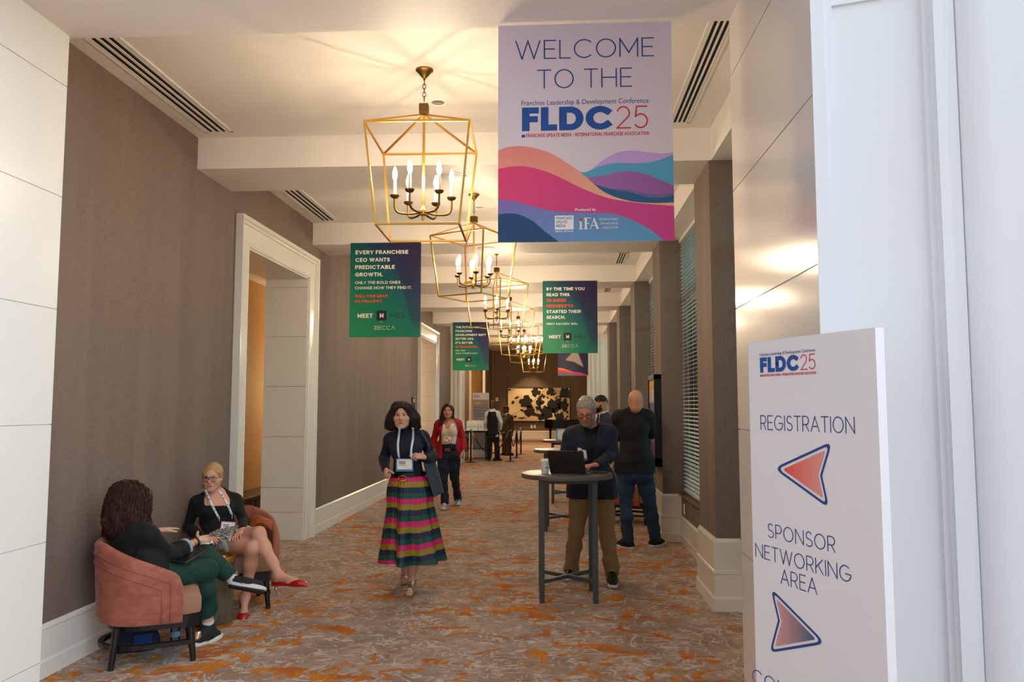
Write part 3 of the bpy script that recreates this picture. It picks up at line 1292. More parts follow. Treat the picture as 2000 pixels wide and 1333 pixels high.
VL = [(-2.96, -2.76), (0.93, 1.13)]
for i, y in enumerate([BEAM0 - 0.1] + BEAMS[:5]):
    y0 = 4.62 if i == 0 else y + BW + 0.35 + 0.2
    y1 = BEAMS[i] - 0.14
    if i == 0:
        y0 = 4.5
    ordn = ['first', 'second', 'third', 'fourth', 'fifth', 'sixth'][i]
    if i < 2:
        slot_vent(-3.02, -2.78, y0, y1, '%s slotted black vent in the ceiling along the left wall' % ordn)
    slot_vent(0.93, 1.10, y0 if i == 0 else y0 + 0.9, y1, '%s black slot vent in the ceiling along the window side' % ordn)
for i, y in enumerate([5.97, 9.26, 12.56, 15.86]):
    t = thing('downlight', '%s small round recessed ceiling light behind the chandelier row' % ['nearest', 'second', 'third', 'fourth'][i], 'ceiling light', (-0.92, y, CEIL), group='recessed ceiling lights')
    MB().lathe([(0.078, -0.0), (0.078, -0.006), (0.062, -0.010), (0.058, -0.004), (0.05, -0.002)], n=24, caps=False).build('trim_ring', M['ceiling'], t, smooth=40)
    MB().lathe([(0.055, -0.001), (0.03, -0.0025), (0.002, -0.003)], n=20).build('reflector', M['silver'], t, smooth=True)
for i, y in enumerate([7.02, 10.32, 13.62]):
    t = thing('ceiling_speaker', 'round white %s flush ceiling speaker under the %s beam' % (['large', 'flat', 'small'][i], ['first', 'second', 'third'][i]), 'speaker', (-0.93, y, SOFF), group='flush ceiling speakers')
    MB().lathe([(0.11, 0.0), (0.11, -0.006), (0.10, -0.009)], n=28).build('grille', M['ceiling'], t, smooth=40)
    t2 = MB().lathe([(0.112, 0.0), (0.112, -0.005), (0.118, -0.005), (0.118, 0)], n=28, caps=False).build('rim', M['trim'], t, smooth=40)


# ================================================================== banners
def banner(name, label, x0, x1, z0, z1, y, curl=0.012, skew=0.0):
    """vinyl sheet hung from the beam; returns (thing, Sheet, width, height)"""
    W, H = x1 - x0, z1 - z0
    org = V((x0 + x1) / 2, y, z0)
    t = thing(name, label, 'banner', org)

    def fn(u, v, d):
        q = (u / W - 0.5) * 2
        s_ = 1 - v / H
        return V(x0 + u, y - curl * (0.5 * q * q + 0.4 * math.sin(2.2 * q + 1.0)) * s_ - d, z0 + v)
    P = [[fn(W * i / 16, H * k / 12, 0) for k in range(13)] for i in range(17)]
    return t, Sheet(fn, t, org), W, H, P, org


def vcol_sheet(t, sh, W, H, P, org, colfn, thick=0.0008, mat='print_satin'):
    MB().sheet(P, thick).build('backing', M['paper'], t, origin=org, smooth=True)
    nu, nv = 48, 64
    A = [(W * i / nu, H * k / nv) for i in range(nu + 1) for k in range(nv + 1)]
    F = [(i * (nv + 1) + k, (i + 1) * (nv + 1) + k, (i + 1) * (nv + 1) + k + 1, i * (nv + 1) + k + 1) for i in range(nu) for k in range(nv)]
    sh.put('ground', A, F, 0.0006, lambda a, b: colfn(a / W, b / H))
    return ('print', M[mat])


def mixc(a, b, t):
    t = max(0, min(1, t))
    a, b = lin(a), lin(b)
    return tuple(a[i] + (b[i] - a[i]) * t for i in range(3))


def curve_fn(pts):
    C = smooth_curve(pts, 8)
    return lambda u: np.interp(u, C[:, 0], C[:, 1])


def fldc_logo(sh, x, ytop, w, keys):
    """conference mark: tagline, heavy FLDC, thin 25, red underline; spans width w from its top"""
    navy, red, blue = keys
    u = w / 245.0
    sh.put(navy, *font_text('Franchise Leadership & Development Conference', 14 * u, x, ytop - 9.5 * u, width=w))
    sh.put(blue, *stroke_text('FLDC', 47 * u, 0.26, x + 1 * u, ytop - 61 * u, width=175 * u, space=0.07, wide=1.06))
    sh.put(red, *stroke_text('25', 45 * u, 0.065, x + 183 * u, ytop - 60 * u, width=61 * u, space=0.14))
    sh.put(red, *stroke_text('FRANCHISE UPDATE MEDIA - INTERNATIONAL FRANCHISE ASSOCIATION', 7.4 * u, 0.20, x + 9 * u, ytop - 73.5 * u, width=w - 9 * u, space=0.15))
    sh.rect(blue, x, ytop - 73.5 * u, x + 7 * u, ytop - 68 * u)


# --- WELCOME banner
t, sh, W, H, P, org = banner('welcome_banner', 'large pale lilac WELCOME banner with coloured waves, hanging from the near beam', -0.315, 0.615, 2.515, 3.712, 4.17, 0.010)
WELC = vcol_sheet(t, sh, W, H, P, org, lambda a, b: mixc((212, 198, 214), (224, 206, 206), min(1, (1 - b) * 1.6)))
N = 60


def wave(top, colfn, d, u0=0.0, u1=1.0, floor=None):
    f = curve_fn(top)
    us = np.linspace(u0, u1, N)
    fb = curve_fn(floor) if floor else (lambda u: 1.0)
    tp = [(W * u, H * (1 - min(f(u), 1.0))) for u in us]
    bt = [(W * u, H * (1 - max(min(fb(u), 1.0), min(f(u), 1.0)))) for u in us]
    sh.strip('waves', tp, bt, d, lambda a, b: colfn(a / W, 1 - b / H))


wave([(.52, .685), (.6, .635), (.68, .602), (.76, .592), (.85, .600), (.93, .608), (1, .604)], lambda u, v: lin((200, 158, 214)), .0008, .52, 1, [(.5, .86), (1, .86)])
wave([(.46, .682), (.5, .687), (.58, .662), (.68, .648), (.8, .650), (.9, .642), (1, .615)], lambda u, v: lin((86, 160, 190)), .0009, .46, 1, [(.5, .86), (1, .86)])
wave([(.5, .712), (.6, .705), (.68, .690), (.76, .687), (.85, .703), (.93, .73), (1, .755)], lambda u, v: mixc((178, 112, 170), (150, 86, 150), u), .0010, .5, 1, [(.5, .86), (1, .86)])
wave([(.64, .765), (.74, .768), (.82, .784), (.9, .792), (1, .787)], lambda u, v: lin((112, 92, 150)), .0011, .64, 1, [(.5, .86), (1, .86)])
wave([(.53, .735), (.58, .750), (.66, .768), (.75, .780), (.85, .803), (.93, .808), (1, .798)], lambda u, v: lin((22, 88, 124)), .0012, .53, 1, [(.5, .86), (1, .86)])
wave([(0, .580), (.06, .565), (.13, .562), (.2, .570), (.3, .597), (.38, .635), (.46, .68), (.54, .735), (.60, .775), (.68, .805), (.78, .825), (.9, .832), (1, .830)],
     lambda u, v: mixc((232, 132, 120), (244, 176, 136), (v - .56) / .25), .0013)
wave([(0, .665), (.08, .655), (.16, .656), (.26, .676), (.36, .710), (.46, .752), (.56, .787), (.66, .812), (.8, .830), (1, .846)],
     lambda u, v: mixc((226, 62, 104), (208, 58, 130), (u + v - 0.6)), .0014)
wave([(0, .805), (.08, .812), (.2, .838), (.3, .858), (.42, .868), (.55, .872), (.66, .878), (.76, .905), (.85, .943), (.94, 1.0), (1, 1.04)],
     lambda u, v: mixc((124, 102, 168), (90, 158, 196), u * 0.75 + (v - .82) * 2.2), .0015, 0, 0.95)
wave([(0, .873), (.06, .868), (.12, .874), (.2, .905), (.27, .953), (.35, 1.0), (.4, 1.03)], lambda u, v: lin((30, 66, 106)), .0016, 0, 0.36)
cx = W * 0.50
sh.put('navy', *stroke_text('WELCOME', 0.106, 0.060, cx, H * 0.838, width=W * 0.80, align='C', space=0.15), d=0.0018)
sh.put('navy', *stroke_text('TO THE', 0.106, 0.060, cx, H * 0.700, width=W * 0.545, align='C', space=0.15), d=0.0018)
fldc_logo(sh, W * 0.135, H * 0.647, W * 0.73, ('navy', 'red', 'blue'))
sh.put('white', *font_text('Produced by', 0.021, cx, H * 0.138, width=W * 0.118, align='C', bold=0.01), d=0.002)
bx0, bx1, by0, by1 = W * 0.325, W * 0.432, H * 0.055, H * 0.118
sh.rect('white', bx0, by0, bx1, by1, 0.0019)
for k, w_ in enumerate(('FRANCHISE', 'UPDATE', 'MEDIA')):
    sh.put('navy', *stroke_text(w_, 0.0150, 0.16, bx0 + 0.007, by1 - 0.0215 - k * 0.0205, width=(0.084, 0.058, 0.050)[k], space=0.2), d=0.0022)
sh.put('white', *stroke_text('GROW WITH US', 0.0098, 0.2, bx0 + 0.003, by0 - 0.0145, width=bx1 - bx0 - 0.006, space=0.2), d=0.002)
# serif-like association mark: red dotted i, F, A and three lines of small caps
ix = W * 0.463
sh.rect('white', ix + 0.004, by0, ix + 0.014, by0 + 0.040, 0.0019)
sh.rect('white', ix - 0.001, by0, ix + 0.019, by0 + 0.004, 0.0019)
sh.rect('white', ix - 0.001, by0 + 0.037, ix + 0.014, by0 + 0.041, 0.0019)
sh.poly('red', arc(ix + 0.009, by0 + 0.054, 0.0075, 0.0075, 0, 345, 15), 0.0019)
fx = ix + 0.026
sh.rect('white', fx + 0.004, by0, fx + 0.015, by0 + 0.062, 0.0019)
sh.rect('white', fx, by0, fx + 0.020, by0 + 0.004, 0.0019)
sh.rect('white', fx, by0 + 0.058, fx + 0.036, by0 + 0.062, 0.0019)
sh.rect('white', fx + 0.012, by0 + 0.029, fx + 0.028, by0 + 0.033, 0.0019)
ax = fx + 0.030
sh.poly('white', [(ax, by0), (ax + 0.004, by0), (ax + 0.024, by0 + 0.056), (ax + 0.024, by0 + 0.062)], 0.0019)
sh.poly('white', [(ax + 0.024, by0 + 0.062), (ax + 0.020, by0 + 0.050), (ax + 0.036, by0), (ax + 0.048, by0)], 0.0019)
sh.rect('white', ax + 0.010, by0 + 0.018, ax + 0.032, by0 + 0.022, 0.0019)
for k, w_ in enumerate(('INTERNATIONAL', 'FRANCHISE', 'ASSOCIATION')):
    sh.put('white', *stroke_text(w_, 0.0125, 0.13, W * 0.578 + (0, 0.006, 0.016)[k], by0 + 0.046 - k * 0.0225, width=(0.098, 0.091, 0.081)[k], space=0.3), d=0.002)
sh.done({'ground': WELC, 'waves': ('wave_print', M['print_satin']), 'navy': ('lettering', M['ink_navy']), 'blue': ('lettering', M['ink_blue']), 'red': ('lettering', M['ink_red']),
         'white': ('lettering', M['ink_white'])})


# --- the green advertising banners
def green_banner(label, x0, y, lines, z1=3.73, grommets=True):
    t, sh, W, H, P, org = banner('advertising_banner', label, x0, x0 + 0.912, z1 - 1.215, z1, y, 0.014)
    t['group'] = 'green and navy advertising banners'

    def colfn(a, b):
        q = 0.62 * a + 0.78 * b
        base = [mixc((40, 150, 100), (10, 118, 92), q * 2.0), mixc((10, 118, 92), (12, 68, 94), (q - 0.5) * 2.2), mixc((12, 68, 94), (36, 28, 74), (q - 0.85) * 3.0)]
        c = base[0] if q < 0.5 else base[1] if q < 0.92 else base[2]
        # darker violet facet at the right
        k = 0.6 * max(0.0, min(1.0, (a - (0.60 + 0.32 * (1 - b) ** 1.2)) / 0.03)) * max(0.0, min(1.0, (b - .06) * 8))
        if k > 0:
            v_ = lin((38, 32, 74))
            c = tuple(c[i] * (1 - k) + v_[i] * k for i in range(3))
        return c
    g_ = vcol_sheet(t, sh, W, H, P, org, colfn)
    for key, txt, px, py, wd, hh, wt in lines:
        sh.put(key, *stroke_text(txt, hh, wt * 1.12, px, H - py, width=wd, space=0.13, wide=1.05), d=0.0016)
    # the brand row
    my = H * 0.205
    sh.put('white', *stroke_text('MEET', 0.054, 0.22, W * 0.115, my, width=W * 0.215, space=0.13), d=0.0016)
    bx = W * 0.455
    sh.rect('dark', bx - 0.066, my - 0.040, bx + 0.066, my + 0.094, 0.0016, 0.022)
    sh.put('white', *stroke_text('M', 0.056, 0.22, bx, my, align='C'), d=0.0022)
    sh.put('green', *stroke_text('MEL', 0.068, 0.13, W * 0.575, my - 0.006, width=W * 0.225, space=0.16), d=0.0016)
    sh.put('pale', *stroke_text('BY', 0.024, 0.12, W * 0.455, H * 0.155, align='C'), d=0.0016)
    sh.put('cream', *stroke_text('JBECC', 0.050, 0.085, W * 0.335, H * 0.078, width=W * 0.245, space=0.10), d=0.0016)
    ax_ = W * 0.595
    sh.put('cream', *ribbon([(ax_, H * 0.078), (ax_ + 0.021, H * 0.078 + 0.049), (ax_ + 0.046, H * 0.078)], 0.0045), d=0.0016)
    names = {'ground': g_, 'white': ('lettering', M['ink_white']), 'red': ('lettering', M['ink_orange']), 'dark': ('logo_tile', M['ink_dark']), 'green': ('lettering', M['ink_green']),
             'pale': ('lettering', M['ink_pale']), 'cream': ('lettering', M['ink_cream'])}
    sh.done(names)
    for u in (0.012, W - 0.012):
        g = sh.fn(u, H - 0.014, 0.002) - org
        MB().lathe([(0.004, 0), (0.009, 0.001), (0.010, 0.0), (0.009, -0.001)], n=12).build('grommet', M['brass'], t, smooth=True).location = tuple(g)


Wb = 0.912
green_banner('green banner EVERY FRANCHISE CEO WANTS PREDICTABLE GROWTH, left of the hall', -2.645, 9.94, [
    ('white', 'EVERY FRANCHISE', .065, .148, .68, .050, .19), ('white', 'CEO WANTS', .065, .245, .445, .050, .19), ('white', 'PREDICTABLE', .065, .340, .51, .050, .19),
    ('white', 'GROWTH.', .065, .435, .355, .050, .19), ('white', 'ONLY THE BOLD ONES', .065, .532, .585, .036, .15), ('white', 'CHANGE HOW THEY FIND IT.', .065, .600, .735, .036, .15),
    ('red', 'WILL YOU LEAD', .065, .705, .425, .034, .26), ('red', 'OR FOLLOW?', .065, .770, .355, .034, .26)])
green_banner('green banner BY THE TIME YOU READ THIS, hanging right of the chandeliers', -0.250, 13.24, [
    ('white', 'BY THE TIME YOU', .065, .160, .635, .052, .19), ('white', 'READ THIS,', .065, .258, .405, .052, .19), ('red', '73 MORE', .065, .352, .325, .050, .26),
    ('red', 'PROSPECTS', .065, .446, .445, .050, .26), ('white', 'STARTED THEIR', .065, .542, .570, .052, .19), ('white', 'SEARCH.', .065, .638, .310, .052, .19),
    ('white', 'FIRST MOVERS WIN.', .065, .742, .52, .036, .14)], z1=3.735)
green_banner('green banner THE FUTURE OF FRANCHISE DEVELOPMENT, farther along the left wall', -2.640, 19.84, [
    ('white', 'THE FUTURE OF', .075, .150, .580, .052, .19), ('white', 'FRANCHISE', .075, .248, .42, .052, .19), ("white", "DEVELOPMENT ISN'T", .075, .346, .765, .052, .19),
    ('white', 'BETTER ADS.', .075, .444, .465, .052, .19), ("white", "IT'S BETTER", .075, .545, .43, .052, .19), ('red', 'INTELLIGENCE.', .075, .645, .55, .050, .26),
    ('white', 'MEL SEES', .075, .730, .25, .034, .14), ("white", "WHAT OTHERS CAN'T.", .075, .800, .56, .034, .14)], z1=3.745)

# --- dark arrow banner farther back
t, sh, W, H, P, org = banner('arrow_banner', 'dark navy banner with a pale arrow, half hidden behind a green banner', 0.0, 0.87, 2.515, 3.70, 23.12, 0.02)
DARK = vcol_sheet(t, sh, W, H, P, org, lambda a, b: mixc((24, 28, 66), (34, 34, 64), b))


def wave2(top, col, d):
    f = curve_fn(top)
    us = np.linspace(0, 1, 40)
    sh.strip('waves', [(W * u, H * (1 - min(f(u), 1.0))) for u in us], [(W * u, 0) for u in us], d, lambda a, b: lin(col))


wave2([(0, .80), (.15, .815), (.3, .85), (.5, .90), (.7, .945), (.85, .97), (1, .985)], (240, 120, 70), .0010)
wave2([(0, .855), (.15, .868), (.3, .885), (.45, .905), (.65, .91), (.85, .95), (1, .985)], (222, 62, 84), .0012)
wave2([(0, .91), (.2, .935), (.4, .955), (.6, .96), (.75, .99), (1, 1.0)], (96, 110, 150), .0014)
arrow_t = [(W * .845, H * .215), (W * .61, H * .66), (W * .26, H * .385), (W * .53, H * .345)]
sh.put('red', *ring_strip(rounded_poly(offset_poly(arrow_t, 0.018), 0.03), rounded_poly(offset_poly(arrow_t, 0.008), 0.025)), d=0.0015)
sh.poly('grey', rounded_poly(arrow_t, 0.02), 0.0015)
M['arrow_grey'] = pbr('pale_arrow_print', (176, 166, 156), 0.5)
sh.done({'ground': DARK, 'waves': ('wave_print', M['print_satin']), 'red': ('arrow_outline', M['ink_red']), 'grey': ('arrow_print', M['arrow_grey'])})

# ================================================================== direction board at the right
SW, SH_ = 0.575, 1.885
Ssd = nrm((-0.408, 0.913, 0))          # runs away to the left
SN = V(-0.913, -0.408, 0)              # faces the hall
SR = at(1709, 640, 2.32)
S0 = V(SR[0], SR[1], 0) + Ssd * SW     # far-left foot
t = thing('direction_sign', 'tall white foam board sign reading REGISTRATION and SPONSOR NETWORKING AREA', 'sign', tuple(S0 - Ssd * SW / 2))
org = S0 - Ssd * SW / 2
SH_ = SR[2]


def sfn(u, v, d):
    return S0 - Ssd * u + SN * d + V(0, 0, v)


m = MB()
vv = []
for u in (0, SW):
    for d_ in (-0.032, 0.0):
        for z_ in (0.012, SH_):
            vv.append(sfn(u, z_, d_))
m.add(vv, [(0, 1, 3, 2), (4, 6, 7, 5), (0, 4, 5, 1), (2, 3, 7, 6), (0, 2, 6, 4), (1, 5, 7, 3)])
m.build('board', M['board'], t, origin=org)
for u in (0.06, SW - 0.06):
    fb = MB()
    c0 = sfn(u, 0, -0.016)
    p_, q_ = c0 + SN * 0.17, c0 - SN * 0.17
    fb.bar(p_ + V(0, 0, 0.006), q_ + V(0, 0, 0.006), 0.05, 0.012)
    fb.build('foot', M['table_metal'], t, origin=org)
sh = Sheet(sfn, t, org)


def spx(px, py):
    """board coordinates of a photo pixel"""
    f = np.array([-math.sin(YAW) * math.cos(TILT), math.cos(YAW) * math.cos(TILT), math.sin(TILT)])
    r = np.array([math.cos(YAW), math.sin(YAW), 0])
    u_ = np.cross(r, f)
    d = f + r * (px - 1000) / FPX - u_ * (py - 666.5) / FPX
    k = ((S0 - EYE) @ SN) / (d @ SN)
    p = EYE + d * k
    return float((S0 - p) @ Ssd), float(p[2])


def srow(txt, xl, yl, xr, cap, key='navy', wt=0.068, space=0.15):
    """one line: bottom-left pixel, right pixel, cap height in metres"""
    u0, v0 = spx(xl, yl)
    u1, _ = spx(xr, yl)
    sh.put(key, *stroke_text(txt, cap, wt, u0, v0, width=u1 - u0, space=space), d=0.001)


lu, lv = spx(1484, 694)
lu1, _ = spx(1593, 690)
fldc_logo(sh, lu, lv + 0.006, lu1 - lu, ('navy', 'red', 'blue'))
srow('REGISTRATION', 1486, 840, 1670, 0.050)
u0, v0 = spx(1501, 1048)
srow('SPONSOR', 1500, 1050, 1631, 0.048)
srow('NETWORKING', 1476, 1088, 1661, 0.048)
srow('AREA', 1525, 1141, 1596, 0.050)
srow('CONFERENCE', 1470, 1334, 1700, 0.050)


def sign_arrow(pts, ca, cb):
    q = [spx(*p) for p in pts]
    rr = [0.016, 0.006, 0.016, 0.018]
    ring = [rounded_poly(offset_poly(q, o_), [max(.003, r_ + o_ * .8) for r_ in rr]) for o_ in (0.0, -0.008)]
    sh.put('navy', *ring_strip(*ring), d=0.0012)
    inner = rounded_poly(offset_poly(q, -0.0165), [.005, .004, .005, .006])
    xs = [p[0] for p in inner]
    lo, hi = min(xs), max(xs)
    sh.poly('arrow', inner, 0.0012, lambda a, b: mixc(ca, cb, (a - lo) / (hi - lo)))


sign_arrow([(1626, 862), (1606, 930), (1620, 994), (1511, 915)], (226, 66, 66), (222, 150, 136))
sign_arrow([(1505, 1148), (1520, 1212), (1503, 1276), (1614, 1258)], (206, 150, 146), (44, 84, 112))
sh.done({'navy': ('lettering', M['ink_navy']), 'blue': ('lettering', M['ink_blue']), 'red': ('lettering', M['ink_red']), 'arrow': ('arrow_print', M['print'])})
# ================================================================== furniture
def make_table():
    t = thing('cocktail_table', 'x', 'table')
    MB().lathe([(0.001, 1.022), (0.392, 1.022), (0.398, 1.026), (0.400, 1.034), (0.400, 1.056), (0.398, 1.062), (0.394, 1.064), (0.001, 1.064)], n=64).build('tabletop', M['table_top'], t, smooth=40)
    q = 0.225
    for sx in (-1, 1):
        for sy in (-1, 1):
            MB().box(sx * q - 0.0225, sx * q + 0.0225, sy * q - 0.0225, sy * q + 0.0225, 0.0, 1.022, bev=0.003).build('leg', M['table_metal'], t)
    for k, sy in enumerate((-1, 1)):
        MB().bar(V(-q, -sy * q, 0.172), V(q, sy * q, 0.172 + 0.001 * k), 0.026, 0.032).build('crossbar', M['table_metal'], t)
    fr = MB()
    for s_ in (-1, 1):
        fr.bar(V(-q, s_ * q, 1.005), V(q, s_ * q, 1.005), 0.022, 0.034)
        fr.bar(V(s_ * q, -q, 1.005), V(s_ * q, q, 1.005), 0.022, 0.034)
    fr.build('top_rail', M['table_metal'], t)
    return t


T1 = (0.075, 7.08)
tab = make_table()
tab.location = (*T1, 0)
tab['label'] = 'nearest round grey high table, the one carrying the laptop'
tab['group'] = 'round grey high tables'
tab.rotation_euler = (0, 0, math.radians(2))
dup(tab, (0.065, 10.88, 0), math.radians(-2), 'second round grey high table, behind the laptop table')
dup(tab, (0.13, 13.86, 0), 0, 'third round grey high table, farthest down the hall')

# laptop on the table
lt = thing('laptop', 'open dark grey laptop on the nearest high table', 'laptop', (0.118, 6.985, 1.064), math.radians(163))
MB().box(-0.158, 0.158, -0.112, 0.112, 0.0, 0.012, bev=0.004).build('base', M['table_metal'], lt)
M['laptop'] = pbr('space_grey_aluminium', (58, 52, 50), 0.42, 0.6)
sc_ = MB()
a_ = math.radians(25)
for_ = [(-0.158, 0.0), (0.158, 0.0), (0.158, 0.215), (-0.158, 0.215)]
fp = rounded_poly(for_, 0.012, 4)
ring = lambda d: [(x_, -(0) + 0.116 + z_ * math.sin(a_) + d * math.cos(a_), 0.012 + z_ * math.cos(a_) - d * math.sin(a_)) for x_, z_ in fp]
sc_.rings([ring(0), ring(0.007)])
lid = sc_.build('screen_lid', M['laptop'], lt)
lg = MB()
ap = [(0.022 * math.cos(k * PI / 8) * (1 - 0.12 * math.cos(4 * k * PI / 8) ** 2), 0.105 + 0.024 * math.sin(k * PI / 8)) for k in range(16)]
lg.rings([[(x_, 0.116 + z_ * math.sin(a_) + d * math.cos(a_), 0.012 + z_ * math.cos(a_) - d * math.sin(a_)) for x_, z_ in ap] for d in (0.0071, 0.0075)])
lg.build('lid_emblem', M['black'], lid)
kb = MB()
for r_ in range(5):
    for c_ in range(13):
        kb.box(-0.138 + c_ * 0.0213, -0.138 + c_ * 0.0213 + 0.0175, -0.02 + r_ * 0.0205, -0.02 + r_ * 0.0205 + 0.0165, 0.012, 0.0135)
kb.build('keyboard', M['black'], lt)

cupm = pbr('paper_cup_white', (236, 232, 224), 0.55)


def paper_cup(label, loc, s=1.0, body=None, lidm=None, print_=True):
    t = thing('paper_cup', label, 'cup', loc)
    MB().lathe([(0.001, 0.0), (0.0285 * s, 0.0), (0.030 * s, 0.003), (0.0405 * s, 0.108 * s), (0.038 * s, 0.108 * s)], n=28).build('cup', body or cupm, t, smooth=40)
    MB().lathe([(0.0425 * s, 0.104 * s), (0.043 * s, 0.110 * s), (0.040 * s, 0.113 * s), (0.038 * s, 0.124 * s), (0.035 * s, 0.126 * s), (0.033 * s, 0.120 * s), (0.001, 0.119 * s)], n=28).build('lid', lidm or M['paper'], t, smooth=40)
    if print_:
        d = MB()
        for k in range(5):
            a = -PI / 2 + 0.2 + k * 0.14
            r = 0.0352 * s
            d.box(r * math.cos(a) - 0.002, r * math.cos(a) + 0.002, r * math.sin(a) - 0.0012, r * math.sin(a) + 0.0006, 0.045 + 0.004 * (k % 2), 0.060 - 0.004 * (k % 3))
        d.build('printed_mark', M['ink_navy'], t)
    return t


paper_cup('white paper coffee cup with lid beside the laptop', (-0.115, 6.985, 1.064))
# phone lying on the near table
ph = thing('phone', 'dark phone lying on the right edge of the laptop table', 'phone', (0.345, 7.02, 1.064), math.radians(70))
MB().box(-0.036, 0.036, -0.074, 0.074, 0, 0.009, bev=0.004).build('case', M['black'], ph)
MB().box(-0.033, 0.033, -0.070, 0.070, 0.009, 0.0096).build('screen', M['slot'], ph)
# small acrylic table sign on the third table
ts = thing('table_sign', 'small blue framed card stand on the farthest high table', 'sign', (0.02, 13.70, 1.064))
M['blue_frame'] = pbr('pale_blue_acrylic', (122, 168, 206), 0.2)
f_ = MB()
f_.box(-0.06, -0.035, -0.02, 0.02, 0, 0.20)
f_.box(0.125, 0.15, -0.02, 0.02, 0, 0.20)
f_.box(-0.06, 0.15, -0.02, 0.02, 0, 0.012)
f_.box(-0.06, 0.15, -0.02, 0.02, 0.188, 0.20)
f_.build('frame', M['blue_frame'], ts)
MB().box(-0.035, 0.125, -0.004, 0.004, 0.012, 0.188).build('card', M['paper'], ts)


# ------------------------------------------------------------------ barrel chairs
def make_chair():
    t = thing('barrel_chair', 'x', 'chair')
    R, L = 0.285, 0.20          # back radius, arm length (chair faces -y)
    path = []
    for k in range(8):
        path.append((-R, -L + L * k / 8, -1, 0))
    for k in range(25):
        a = PI - PI * k / 24
        path.append((R * math.cos(a), R * math.sin(a), math.cos(a), math.sin(a)))
    for k in range(1, 9):
        path.append((R, -L * k / 8, 1, 0))
    n = len(path)
    # arclength from the back centre, 0..1
    xy = np.array([(p[0], p[1]) for p in path])
    s_ = np.concatenate([[0], np.cumsum(np.linalg.norm(np.diff(xy, axis=0), axis=1))])
    s_ = np.abs(s_ / s_[-1] - 0.5) * 2

    def top(s):
        z = 0.775 - 0.215 * max(0, (s - 0.22) / 0.78) ** 1.15
        if s > 0.90:
            q = (s - 0.90) / 0.10
            z -= 0.07 * (1 - math.sqrt(max(0, 1 - q * q)))
        return z

    def shell(off, z, p, s):
        flare = 0.03 * (z - 0.25) / 0.5
        return (p[0] + p[2] * (off + flare), p[1] + p[3] * (off + flare), z)
    P = []
    for p, s in zip(path, s_):
        zt = top(s)
        zb = 0.262
        th = 0.055
        ring = [(-0.015, zb), (0.012, zb + 0.012), (0.02, zb + 0.05)]
        ring += [(0.02, zb + (zt - zb) * q) for q in (0.3, 0.55, 0.8)]
        ring += [(0.018, zt - 0.02), (0.008, zt - 0.004), (-0.010, zt), (-0.028, zt - 0.006), (-0.036, zt - 0.022)]
        ring += [(-0.036, zb + (zt - zb) * q) for q in (0.75, 0.45, 0.2)] + [(-0.034, zb)]
        P.append([shell(o_, z_, p, s) for o_, z_ in ring])
    sh_ = MB()
    sh_.rings(P)
    back = sh_.build('backrest_shell', M['velvet'], t, smooth=50)
    # raised double welts following the top and front edges, outside
    for dz, de in ((0.075, 0.10), (0.135, 0.18)):
        pts = []
        lim = 1 - de
        for p, s in zip(path, s_):
            if s <= lim:
                pts.append(shell(0.0215, top(s) - dz, p, s))
        i0 = [i for i, s in enumerate(s_) if s <= lim]
        a, b = path[i0[0]], path[i0[-1]]
        pts = [shell(0.0215, 0.275, a, lim)] + pts + [shell(0.0215, 0.275, b, lim)]
        MB().tube(pts, 0.0045, 6).build('welt', M['velvet'], back, smooth=True)
    # seat cushion
    c = MB()
    out = []
    W2 = 0.248
    for k in range(17):
        a = PI * k / 16
        out.append((W2 * math.cos(a), 0.0 + W2 * math.sin(a)))
    out += [(-W2 - 0.012, -0.24), (-W2 + 0.02, -0.315), (W2 - 0.02, -0.315), (W2 + 0.012, -0.24)]
    out = [(x_, y_) for x_, y_ in out]
    rings = []
    for z_, i_ in ((0.300, 0.03), (0.306, 0.008), (0.33, 0.0), (0.40, 0.0), (0.43, 0.010), (0.444, 0.035), (0.449, 0.08)):
        rings.append([(x_ * (1 - i_ / 0.27), (y_ + 0.03) * (1 - i_ / 0.29) - 0.03, z_) for x_, y_ in out])
    c.rings(rings)
    c.build('seat_cushion', M['tweed'], t, smooth=40)
    fr = MB()
    fr.rings([[(x_ * 0.97, (y_ + 0.03) * 0.97 - 0.03, z_) for x_, y_ in out] for z_ in (0.225, 0.302)])
    fr.build('seat_frame', M['wood_dark'], t)
    # splayed tapering legs and a low foot ring on three sides
    for sx, sy in ((-1, -1), (1, -1), (-1, 1), (1, 1)):
        a = V(sx * 0.20, -0.25 if sy < 0 else 0.18, 0.25)
        b = V(sx * 0.222, -0.275 if sy < 0 else 0.205, 0.0)
        MB().tube([b, b * 0.5 + a * 0.5, a], [0.0175, 0.022, 0.026], 12).build('leg', M['wood_dark'], t, smooth=40)
    q = []
    q.append((-0.222, -0.262, 0.125))
    for k in range(13):
        ang = PI - PI * k / 12
        q.append((0.238 * math.cos(ang), 0.02 + 0.255 * math.sin(ang), 0.125))
    q.append((0.222, -0.262, 0.125))
    MB().tube(q, 0.024, 4, up=(0, 0, 1), flat=0.85, ang=PI / 4).build('foot_ring', M['wood_dark'], t)
    return t


